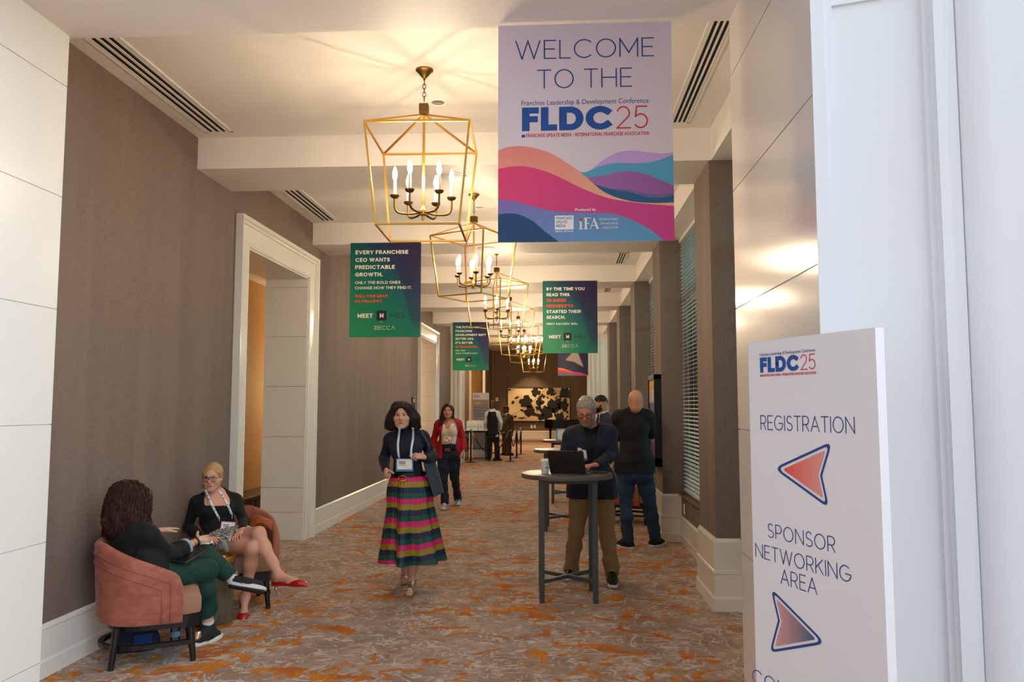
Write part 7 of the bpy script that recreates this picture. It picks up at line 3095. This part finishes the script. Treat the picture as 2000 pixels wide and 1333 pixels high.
    for k in range(3):
        q = c + (J['elL'] - J['wrL']) * .05 * k
        MB().tube([q + V(.031 * math.cos(a), .031 * math.sin(a), 0) for a in np.linspace(0, 2 * PI, 21)], .003, 6, caps=False).build('bangle', M['silver'], r, smooth=True, origin=r.location)
    p = thing('phone', 'phone in a pale case held low by the woman in the red blazer', 'phone', tuple(P_(902, 893, 12.86)))
    MB().box(-.012, -.004, -.035, .035, -.07, .07, bev=.003).build('case', M['cream_top'], p)
    sb = thing('shoulder_bag', 'small dark bag showing behind the arm of the woman in the red blazer', 'bag', tuple(P_(911, 855, 13.2)))
    F = Field(*bounds([P_(911, 855, 13.2)], .2), .007)
    F.ell(P_(909, 858, 13.2), V(.06, .10, .08), k=.02)
    vs, qs = F.mesh()
    mesh('pouch', vs - np.array(sb.location), qs, M['hair_black'], sb, True)
    strap(sb, 'strap', [P_(909, 851, 13.2), P_(903, 835, 13.1), P_(897, 821, 13.02), P_(900, 835, 13.2), P_(909, 852, 13.26)], .018, M['black_leather'], V(0, 1, 0))


woman_red()


# ------------------------------------------------------------------ the two men at the far buffet
def far_man(label, J, suit, vest=False, skin=(92, 60, 44), fwd=(0, 1, 0), hands=None, pants=None, hem=.80, bald=False):
    for q in 'LR':
        J['to' + q][2] = .03
        J['an' + q][2] = .10
        J['calf' + q] = -np.array(fwd, float)
    J['fwd'] = fwd
    r = person(label, V(*((J['anL'] + J['anR'])[:2] / 2), 0))
    h = Human(J, 1.02, 'm', .98, .008, hands or {}, 1.0, skin)
    h.brow = (26, 18, 16)
    h.body(r)
    F = h.field(['shR', 'shL', 'elL', 'elR', 'wrL', 'wrR', 'hipL', 'hipR', 'neck', 'head'], .17, .008)
    h.torso(F, .008)
    h.shoulders(F, .010)
    h.neck(F, .012)
    F.cut(J['neck'] + (J['head'] - J['neck']) * .38, J['head'] - J['neck'])
    if vest:
        for q in 'LR':
            h.arm(F, q, .018, .02, .018, .95)
        F.wrinkle(.008, 18, 40)
    h.part(r, 'white_shirt', F, M['white_shirt'], 1)
    if vest:
        F = h.field(['shR', 'shL', 'hipL', 'hipR', 'neck'], .17, .008)
        h.torso(F, .017)
        F.cap(J['neck'], J['shL'] * .6 + J['neck'] * .4, .060, .066, k=.03)
        F.cap(J['neck'], J['shR'] * .6 + J['neck'] * .4, .060, .066, k=.03)
        F.cut(J['hipL'] + V(0, 0, -.01), V(0, 0, -1))
        F.cut(J['neck'] + V(0, 0, .035), V(0, 0, 1))
        for q in 'LR':
            F.cap(J['sh' + q] + h.up * .05, J['sh' + q] - h.up * .05, .07, .07, k=.01, op='sub')
        F.wrinkle(.004, 30, 41)
        h.part(r, 'waistcoat', F, suit, 1)
    else:
        blazer(h, r, suit, hem, .018, seed=42, h_=.008)
        # tie
        n = J['neck'] + h.fw * .075
        strap(r, 'tie', [n, n + h.fw * .05 - h.up * .10, J['chest'] + h.fw * .14 - h.up * .05], .05, M['brown_suit'], h.rt, .008)
    trousers(h, r, pants or suit, .016, .030, seed=43, h_=.008)
    for q in 'LR':
        shoe(r, 'shoe', J['an' + q], V(*J['to' + q][:2], 0), 1.08, M['black_leather'], M['dark_sole'])
    if not bald:
        short_hair(h, r, M['hair_black'], top=.002, seed=44, amp=.002, hv=.007, low=-.03)
    return r


Y = 24.1
far_man('man in black waistcoat and white sleeves with his back to us at the buffet',
        dict(head=P_(961.5, 790.5, Y), hf=(.05, 1, 0), neck=P_(961.5, 804, Y), chest=P_(961.5, 817, Y), waist=P_(962, 832, Y), pelvis=P_(963, 845, Y),
             shL=P_(951.5, 808, Y), shR=P_(972, 807.5, Y), elL=P_(949, 826, Y + .1), elR=P_(978.5, 825, Y + .02), wrL=P_(954, 838, Y + .3), wrR=P_(977, 839, Y + .22),
             hipL=P_(957, 848, Y), hipR=P_(968, 848, Y), knL=P_(956.5, 872, Y), knR=P_(970.5, 872, Y), anL=P_(955.5, 896, Y), anR=P_(971.5, 896, Y), toL=P_(954, 899, Y + .2), toR=P_(981, 900, Y + .05)),
        M['black_cloth'], True, pants=M['black_cloth'], fwd=(.05, 1, 0), bald=True,
        hands={'R': dict(dir=(-.2, .3, -.9), palm=(-1, 0, 0)), 'L': dict(dir=(.3, .6, -.7), palm=(1, 0, 0))})
Y = 26.7
far_man('man in olive brown suit facing left beside the far rope posts',
        dict(head=P_(987.5, 800, Y), hf=(-.97, .2, -.05), neck=P_(991, 812, Y), chest=P_(990.5, 823, Y), waist=P_(990, 836, Y), pelvis=P_(990, 847, Y),
             shR=P_(985.5, 815.5, Y + .12), shL=P_(998.5, 816, Y - .12), elR=P_(983, 832, Y + .2), elL=P_(1001, 831, Y - .15), wrR=P_(979.5, 842, Y + .1), wrL=P_(1000, 846, Y - .22),
             hipR=P_(986.5, 849, Y + .05), hipL=P_(994, 849, Y - .05), knR=P_(985, 869, Y + .06), knL=P_(993.5, 870, Y - .06), anR=P_(984.5, 886, Y + .06), anL=P_(993.5, 887, Y - .08),
             toR=P_(977, 888, Y + .1), toL=P_(986, 890, Y - .1)),
        M['brown_suit'], False, pants=M['brown_suit'], fwd=(-.7, -.35, 0), hands={'R': dict(dir=(-.3, 0, -.9), palm=(1, 0, 0)), 'L': dict(dir=(-.1, 0, -1), palm=(-.5, .5, 0))})


# ------------------------------------------------------------------ seated woman with auburn curls, from behind
def woman_curls():
    J = dict(head=P_(262, 977, 5.29), hf=(.32, .94, -.06), fwd=(.5, .87, 0), neck=P_(250, 1022, 5.25), chest=P_(258, 1056, 5.22), waist=P_(268, 1092, 5.21), pelvis=P_(276, 1126, 5.22),
             shR=P_(288, 1044, 5.15), shL=P_(218, 1038, 5.36), elR=P_(334, 1086, 5.30), wrR=P_(386, 1056, 5.55), elL=P_(262, 1075, 5.72), wrL=P_(312, 1037, 5.82),
             hipR=P_(296, 1132, 5.20), hipL=P_(268, 1126, 5.34), knR=P_(404, 1114, 5.52), knL=P_(401, 1084, 5.66), anR=P_(407, 1212, 5.60), anL=P_(460, 1137, 5.72),
             toR=P_(432, 1241, 5.72), toL=P_(520, 1149, 5.74))
    J['toR'][2] = .03
    J['anR'][2] = .105
    J['calfR'] = nrm(V(-.6, -.5, 0))
    J['calfL'] = V(-.2, -.2, -.9)
    r = person('woman with long auburn curls and black blazer seated with her back to us, gesturing', V(*P_(276, 1126, 5.22)[:2], 0))
    hd = {'R': dict(dir=P_(436, 1047, 5.80) - P_(386, 1056, 5.55), palm=(-.15, .75, -.5), curl=(.10, .12, .15, .22), spread=.10, thumb=(.55, .8, .05)),
          'L': dict(dir=P_(356, 1028, 5.98) - P_(312, 1037, 5.82), palm=(.1, .2, -1), curl=(.12, .14, .16, .2), spread=.05, thumb=(.75, .5, .2))}
    h = Human(J, .97, 'f', 1.06, .004, hd, 1.0, (214, 166, 140))
    h.body(r, face=False)
    # blazer with sleeves pushed to the forearm
    F = h.field(['shR', 'shL', 'elR', 'elL', 'wrR', 'wrL', 'hipL', 'hipR', 'neck'], .19, .005)
    h.torso(F, .013, bust=.05)
    h.shoulders(F, .012)
    for q in 'LR':
        F.cap(J['hip' + q] + h.up * .10, J['hip' + q] - V(0, 0, .02), .125, .135, k=.05)
    F.cut(V(*J['pelvis'][:2], .46), V(0, 0, -1))
    F.cap(J['chest'] + h.fw * .2 + h.up * .2, J['pelvis'] + h.fw * .28, .03, .16, k=.01, op='sub')
    F.cap(J['neck'], J['neck'] + (J['head'] - J['neck']), .05, .05, k=.008, op='sub')
    for q in 'LR':
        h.arm(F, q, .013, .02, .020, .40)
        e = J['el' + q]
        w = e + (J['wr' + q] - e) * .42
        F.cut  # cuffs are open rolls added below
    F.wrinkle(.008, 18, 51)
    F.wrinkle(.003, 55, 52)
    h.part(r, 'blazer', F, M['black_cloth'], 1)
    for q in 'LR':
        e, w = J['el' + q], J['wr' + q]
        d = nrm(w - e)
        u_ = nrm(np.cross(d, V(0, 0, 1)))
        v_ = np.cross(d, u_)
        def ring(t, rad, n=20):
            c = e + (w - e) * t
            return [c + (u_ * math.cos(a) + v_ * math.sin(a)) * rad * (1 + .05 * math.sin(3 * a + t * 9)) for a in np.linspace(0, 2 * PI, n + 1)[:-1]]
        MB().rings([ring(.30, .050), ring(.33, .063), ring(.40, .066), ring(.53, .064), ring(.56, .060), ring(.555, .050)], caps=False).build('rolled_cuff', M['cuff_blue'], r, smooth=True, origin=r.location)
        MB().rings([ring(.22, .055), ring(.26, .068), ring(.36, .070), ring(.43, .069), ring(.435, .058)], caps=False).build('sleeve_roll', M['black_cloth'], r, smooth=True, origin=r.location)
    b = J['elR'] + (J['wrR'] - J['elR']) * .06 - nrm(np.cross(J['wrR'] - J['elR'], V(0, 0, 1))) * -.066
    MB().lathe([(.001, 0), (.011, 0), (.011, .004), (.001, .005)], n=14).build('button', M['brass_dark'], r).location = tuple(b - np.array(r.location))
    # wrist bands
    for t, m_, rad in ((.90, M['black'], .0335), (.955, M['silver'], .032), (.78, M['gold'], .034)):
        e, w = J['elR'], J['wrR']
        d = nrm(w - e)
        u_ = nrm(np.cross(d, V(0, 0, 1)))
        v_ = np.cross(d, u_)
        c = e + (w - e) * t
        MB().tube([c + (u_ * math.cos(a) + v_ * math.sin(a)) * rad for a in np.linspace(0, 2 * PI, 25)], .0052 if m_ is M['black'] else .0022, 8, caps=False).build('bracelet', m_, r, smooth=True, origin=r.location)
    # green trousers ending above the ankle
    trousers(h, r, M['green_pants'], .017, .018, cuff=.80, seed=53, h_=.005)
    # socks and sneakers
    for q, up_ in (('R', V(0, 0, 1)), ('L', nrm(V(.12, .50, .86)))):
        a, t = J['an' + q], J['to' + q]
        sk = MB()
        d = nrm(J['kn' + q] - a)
        sk.tube([a - d * .02, a + d * .045], .040, 16)
        sk.build('sock', M['white_sock'], r, smooth=40, origin=r.location)
        toe = V(*t[:2], 0.0) if q == 'R' else t - up_ * .03
        o = shoe(r, 'sneaker', a, toe, .98, M['sneaker'], M['white_sole'], sole_t=.027, wide=1.06, up=up_)
        dd = nrm(toe - a - up_ * ((toe - a) @ up_))
        g = toe - dd * .27 * .98
        side = np.cross(dd, up_)
        F = Field(*bounds([g], .1), .004)
        F.cap(g + dd * .035 + up_ * .055, g + dd * .045 + up_ * .085, .040, .043, k=.01)
        F.cut(g + dd * .035, dd)
        F.cut(g + up_ * .04, -up_)
        F.cut(g + up_ * .105, up_)
        vs, qs = F.mesh()
        if len(qs):
            mesh('heel_patch', relax(vs, qs, 1) - np.array(r.location), qs, M['rose_gold'], o, True)
        sl = MB()
        ring = []
        for z_ in (-.004, .001):
            rr = []
            for tt, w_ in ((0.003, .018), (.02, .032), (.09, .033), (.14, .039), (.19, .043), (.235, .038), (.262, .02)):
                rr.append((tt, w_))
            out = [(a_, b_) for a_, b_ in rr] + [(a_, -b_) for a_, b_ in reversed(rr)]
            ring.append([g + dd * a_ + side * b_ + up_ * (max(z_, 0.0) if q == 'R' else z_ * 3) for a_, b_ in out])
        sl.rings(ring)
        sl.build('outsole', M['dark_sole'], o, origin=r.location)
        MB().ball(g + dd * .10 + side * .040 + up_ * .022, (.020, .004, .006), 12, 8, 0, np.array([dd, side, up_])).build('emblem', M['gold'], o, smooth=True, origin=r.location)
    # hair: a body of hair plus separate corkscrew locks
    F = Field(*bounds([h.hp(0, 0, -.05)], .30), .006)
    F.ell(h.hp(0, -.030, .030), V(.100, .105, .098) * h.hs, h.HF, k=.03)
    for a, b, ra, rb in (((0, -.08, .02), (0, -.10, -.13), .10, .105), ((.085, -.02, .0), (.115, -.03, -.15), .055, .058), ((-.085, -.02, .0), (-.110, -.03, -.13), .05, .05), ((.07, -.08, -.1), (.11, -.09, -.22), .07, .045),
                         ((-.02, -.10, -.1), (.0, -.11, -.19), .08, .06)):
        F.cap(h.hp(*a), h.hp(*b), ra, rb, k=.04)
    F.ell(h.hp(0, .115, -.04), V(.06, .075, .12) * h.hs, h.HF, k=.02, op='sub')
    F.wrinkle(.012, 48, 61, stretch=(1, 1, .7))
    F.wrinkle(.006, 110, 62, stretch=(1, 1, .6))
    Vs, Q = F.mesh()
    Vs = relax(Vs, Q, 1)
    o = mesh('hair', Vs - np.array(r.location), Q, M['hair_auburn'], r, True)
    rg = np.random.default_rng(7)
    N_ = np.zeros_like(Vs)
    fn = np.cross(Vs[Q[:, 1]] - Vs[Q[:, 0]], Vs[Q[:, 2]] - Vs[Q[:, 0]])
    for k in range(4):
        np.add.at(N_, Q[:, k], fn)
    N_ /= np.linalg.norm(N_, axis=1)[:, None] + 1e-9
    cl = MB()
    tree = BVHTree.FromPolygons([tuple(p) for p in Vs], [tuple(int(i) for i in f) for f in Q])
    zmin = h.hp(0, 0, -.30)[2]
    for i in rg.choice(len(Vs), 950, replace=False):
        p, n = Vs[i], N_[i]
        if n[2] < -.3:
            continue
        L = rg.uniform(.09, .19)
        pts = []
        q = p.copy()
        ph = rg.uniform(0, 6.28)
        R_ = rg.uniform(.003, .0065)
        pitch = rg.uniform(.045, .080)
        m = int(L / .008)
        for j in range(m):
            dn = nrm(V(0, 0, -1) + n * .0 - n * (V(0, 0, -1) @ n))
            hit = tree.find_nearest(Vector(q))
            if hit[0] is not None:
                n = np.array(hit[1])
                q = np.array(hit[0]) + n * .004
            sd = np.cross(dn, n)
            a = ph + 2 * PI * j * .008 / pitch
            pts.append(q + n * R_ * (math.cos(a) + .4) + sd * R_ * math.sin(a))
            q = q + dn * .008
            if q[2] < zmin:
                break
        if len(pts) > 5:
            cl.tube(pts, [.0030 * min(1, (len(pts) - j) / 5, (j + 2) / 4) for j in range(len(pts))], 5)
    cl.build('curls', M['hair_auburn'], o, smooth=True, origin=r.location)
    # tablet folder on her lap
    c1, c2, c3, c4 = P_(322, 1086, 5.30), P_(352, 1104, 5.20), P_(398, 1076, 5.46), P_(368, 1062, 5.56)
    t = thing('notebook', 'dark notebook with pale edge lying on the lap of the woman with auburn curls', 'notebook', tuple((c1 + c3) / 2))
    x, y = nrm(c3 - c2), nrm((c1 - c2) - nrm(c3 - c2) * ((c1 - c2) @ nrm(c3 - c2)))
    n = nrm(np.cross(x, y))
    n = n if n[2] > 0 else -n
    c = (c1 + c2 + c3 + c4) / 4 + V(0, 0, .0)
    def slab(hx, hy, z0, z1):
        v = [c + x * a + y * b + n * z_ for a in (-hx, hx) for b in (-hy, hy) for z_ in (z0, z1)]
        m = MB()
        m.add(v, [(0, 1, 3, 2), (4, 6, 7, 5), (0, 4, 5, 1), (2, 3, 7, 6), (0, 2, 6, 4), (1, 5, 7, 3)])
        return m
    slab(.128, .092, .003, .006).build('cover', M['black_leather'], t, origin=t.location)
    slab(.127, .091, -.006, .003).build('pages', M['silver'], t, origin=t.location)
    slab(.128, .092, -.009, -.006).build('back_cover', M['black_leather'], t, origin=t.location)


woman_curls()


# ------------------------------------------------------------------ seated blonde woman
def woman_blonde():
    J = dict(head=P_(415, 932, 6.54), hf=(.14, -.98, -.10), fwd=(.3, -1, 0), neck=P_(421, 962, 6.60), chest=P_(422, 993, 6.58), waist=P_(424, 1026, 6.60), pelvis=P_(428, 1050, 6.60),
             shR=P_(384, 982, 6.55), shL=P_(460, 979, 6.69), elR=P_(367, 1031, 6.56), wrR=P_(398, 1052, 6.30), elL=P_(477, 1020, 6.56), wrL=P_(474, 1034, 6.34),
             hipR=P_(414, 1056, 6.58), hipL=P_(446, 1055, 6.57), knL=P_(505, 1043, 6.22), knR=P_(493, 1072, 6.16), anL=P_(545, 1126, 6.08), anR=P_(479, 1168, 6.30),
             toL=P_(588, 1139, 6.00), toR=P_(475, 1206, 6.22))
    J['toR'][2] = .02
    J['heR'] = V(J['anR'][0] - .02, J['anR'][1] + .035, .085)
    J['anR'][2] = .145
    J['heL'] = J['anL'] + V(-.03, .02, -.050)
    J['calfR'] = V(-.2, .9, 0)
    J['calfL'] = nrm(V(-.6, .3, -.6))
    r = person('blonde woman with glasses, black top and patterned skirt seated against the wall', V(*P_(428, 1050, 6.60)[:2], 0))
    hd = {'L': dict(dir=P_(458, 1050, 6.22) - P_(474, 1034, 6.34), palm=(.35, .5, -.75), curl=(.30, .35, .4, .45), spread=.08, thumb=(.8, .4, .2)),
          'R': dict(dir=P_(425, 1056, 6.22) - P_(398, 1052, 6.30), palm=(0, .3, -1), curl=(.3, .35, .4, .4))}
    h = Human(J, .95, 'f', 1.06, .004, hd, .97, (214, 156, 132))
    h.lip = lin((178, 88, 88))
    h.brow = (136, 98, 66)
    h.iris = (80, 96, 110)
    h.gaze = (.45, -.2)
    h.body(r, bare_feet=True)
    F = h.field(['shR', 'shL', 'elR', 'elL', 'wrR', 'wrL', 'hipL', 'hipR', 'neck'], .17, .005)
    h.torso(F, .007, belly=.012, bust=.056)
    h.shoulders(F, .007)
    F.cut(J['neck'] + h.up * .035, h.up)
    # square scoop neckline
    for q in np.linspace(-.072, .072, 9):
        F.cap(J['neck'] + h.rt * q * .75 + h.fw * .045 + h.up * .06, J['neck'] + h.rt * q + h.fw * .125 - h.up * .075, .055, .034, k=.004, op='sub')
    F.cap(J['neck'] + h.fw * .02 - h.up * .01, J['neck'] + (J['head'] - J['neck']), .080, .085, k=.006, op='sub')
    F.cut(V(*J['pelvis'][:2], J['pelvis'][2] - .02), V(0, 0, -1))
    for q in 'LR':
        h.arm(F, q, .008, .02, .012, .95)
    F.wrinkle(.006, 24, 71)
    F.wrinkle(.0025, 60, 72)
    h.part(r, 'scoop_top', F, M['black_knit'], 1, keep=True)
    # patterned skirt over the upper thighs
    g = NT('lattice_print')
    v = g.coords((1, 1, 1), (0.3, 0.5, PI / 4))
    ck = g.t.nodes.new('ShaderNodeTexBrick')
    g.link(v, ck.inputs['Vector'])
    ck.inputs['Scale'].default_value = 42
    ck.inputs['Mortar Size'].default_value = .014
    ck.inputs['Mortar'].default_value = (*lin((26, 24, 40)), 1)
    ck.inputs['Color1'].default_value = (*lin((228, 226, 222)), 1)
    ck.inputs['Color2'].default_value = (*lin((34, 32, 46)), 1)
    ck.inputs['Brick Width'].default_value = .5
    ck.inputs['Row Height'].default_value = .3
    g.link(ck.outputs['Color'], g.b.inputs['Base Color'])
    g.b.inputs['Roughness'].default_value = .7
    F = h.field(['hipR', 'hipL', 'knL', 'knR', 'waist'], .18, .005)
    F.cap(J['hipL'], J['hipR'], .112, k=.05)
    F.cap(J['pelvis'], J['waist'] * .5 + J['pelvis'] * .5, .135, .128, k=.05, n=h.fw, f=1.25)
    for q, tt in (('L', .56), ('R', .54)):
        a, b = J['hip' + q], J['kn' + q]
        F.cap(a, a + (b - a) * tt, .106, .092, k=.05)
        n = nrm(b - a)
        p = a + (b - a) * tt
    mid = (J['hipL'] + J['hipR']) / 2
    kn = (J['knL'] + J['knR']) / 2
    F.cut(mid + (kn - mid) * .60, nrm(kn - mid))
    F.wrinkle(.005, 24, 75)
    h.part(r, 'patterned_skirt', F, g.m, 1)
    # pulled-back hair with a parting
    F = Field(*bounds([h.hp(0, 0, 0)], .17), .0045)
    F.ell(h.hp(0, -.020, .036), V(.085, .100, .092) * h.hs, h.HF, k=.02)
    F.cap(h.hp(0, -.09, .0), h.hp(0, -.105, -.02), .05, .042, k=.03)
    F.ell(h.hp(0, .124, -.020), V(.080, .087, .116) * h.hs, h.HF, k=.012, op='sub')
    for q in (-1, 1):
        F.ell(h.hp(q * .088, .012, -.045), V(.03, .040, .055) * h.hs, h.HF, k=.01, op='sub')
    F.cut(h.hp(0, -.05, -.055), -h.HF[2] - h.HF[1] * .3)
    F.cap(h.hp(.062, .040, .045), h.hp(.080, .005, .0), .011, .008, k=.015)
    F.cap(h.hp(-.062, .040, .045), h.hp(-.080, .005, .0), .011, .008, k=.015)
    F.wrinkle(.0025, 60, 77, stretch=(1.2, .25, .5))
    h.part(r, 'hair', F, M['hair_blonde'], 1)
    glasses(h, r, M['spectacle'], .0275, .020, -.003, .102, .0018)
    for q in (-1, 1):
        e = h.hp(q * .080, .002, -.050)
        MB().tube([e, e - V(0, 0, .012)], .0014, 6).build('earring_hook', M['silver'], r, origin=r.location)
        MB().ball(e - V(0, 0, .028), (.006, .004, .018), 8, 8).build('drop_earring', M['brass_dark'], r, smooth=True, origin=r.location)
    # lanyard, badge, beaded necklace
    Yf = 6.4
    for side in ((401, 958, 409, 975, 420, 998, 430, 1016), (430, 960, 440, 975, 450, 995, 457, 1012)):
        pts = drape(h, [(side[i], side[i + 1]) for i in range(0, 8, 2)], Yf, .008)
        o = strap(r, 'lanyard', pts, .017, M['lanyard'], h.rt, n=2)
        MB().tube([pts[-1] + V(0, 0, .006), pts[-1] - V(0, 0, .020)], .005, 8).build('clip', M['silver'], r, origin=r.location)
        pr = MB()
        for k in range(5):
            i = 1 + int(k * 1.5)
            p = (pts[i] + pts[i + 1]) / 2 + h.fw * .0022
            d = nrm(pts[i + 1] - pts[i])
            pr.bar(p - d * .008, p + d * .008, .0065, .0006, up=h.fw)
        pr.build('lanyard_print', M['ink_blue'], o, origin=r.location)
    badge(r, h, h.on_front(P_(447, 1034, Yf), .022), .115, .10, M['badge_pink'], -.12, True)
    nk = [h.on_front(P_(a, b, Yf), .008) for a, b in ((404, 968), (407, 985), (409, 1004), (413, 1024), (419, 1040))]
    bd = MB()
    for p in smooth_curve(nk, 6):
        bd.ball(p, .0042, 6, 5)
    bd.build('bead_necklace', M['spectacle'], r, smooth=True, origin=r.location)
    # red patent pumps
    for q in 'LR':
        he, t, a = J['he' + q], J['to' + q], J['an' + q]
        d = nrm(t - he)
        sd = nrm(np.cross(d, V(0, 0, 1)))
        u_ = np.cross(sd, d)
        L_ = np.linalg.norm(t - he) + .062
        rings = []
        for tt, w_, z1 in ((-.10, .010, .050), (-.085, .024, .056), (.0, .033, .054), (.18, .036, .040), (.40, .038, .030), (.54, .043, .034), (.64, .045, .052), (.74, .042, .056), (.84, .032, .048), (.93, .018, .034), (.98, .008, .018), (1.0, .002, .009)):
            c_ = he + d * (tt * L_) - u_ * (.030 - .006 * math.sin(PI * max(0, min(1, tt * 1.6))))
            ring = []
            for k in range(20):
                a_ = 2 * PI * k / 20
                x_, y_ = math.cos(a_), math.sin(a_)
                ring.append(c_ + sd * w_ * np.sign(x_) * abs(x_) ** .75 + u_ * (z1 * (.5 + .5 * np.sign(y_) * abs(y_) ** .6)))
            rings.append(ring)
        o = MB().rings(rings).build('red_pump', M['red_patent'], r, smooth=60, origin=r.location)
        hb = he - u_ * .03 - d * .004
        dn = V(0, 0, -1) if q == 'R' else nrm(-u_ + d * .15)
        L = hb[2] - .0 if q == 'R' else .075
        MB().tube([hb + u_ * .015, hb + dn * L * .4, hb + dn * L], [.016, .0075, .005], 10).build('heel', M['rose_gold'] if q == 'L' else M['red_patent'], o, smooth=True, origin=r.location)
    # ring
    # tan jacket draped on the chair arm beside her
    tj = thing('draped_jacket', 'rust leather jacket draped over the chair arm beside the blonde woman', 'jacket', tuple(P_(505, 1020, 6.6)))
    G = []
    for i, (u0, z0) in enumerate(((484, 1026), (492, 1016), (506, 1012), (520, 1014), (531, 1022))):
        row = []
        for k, (dy, dz) in enumerate(((-.10, .055), (-.06, .01), (.0, -.012), (.08, -.002), (.15, .035))):
            p = P_(u0, z0, 6.56 + dy) - V(0, 0, dz + .012 * math.sin(i * 2 + k))
            row.append(p)
        G.append(row)
    G = np.array(G)
    G2 = np.array([smooth_curve(rw, 4) for rw in G])
    G3 = np.array([smooth_curve(G2[:, j], 5) for j in range(G2.shape[1])])
    MB().sheet(G3, .012).build('leather', M['tan_leather'], tj, smooth=True, origin=tj.location)
    MB().tube(smooth_curve([G3[2][2], G3[2][8] - V(0, 0, .05), G3[2][16] - V(0, 0, .02)], 8), .012, 8).build('sleeve', M['tan_leather'], tj, smooth=True, origin=tj.location)


woman_blonde()
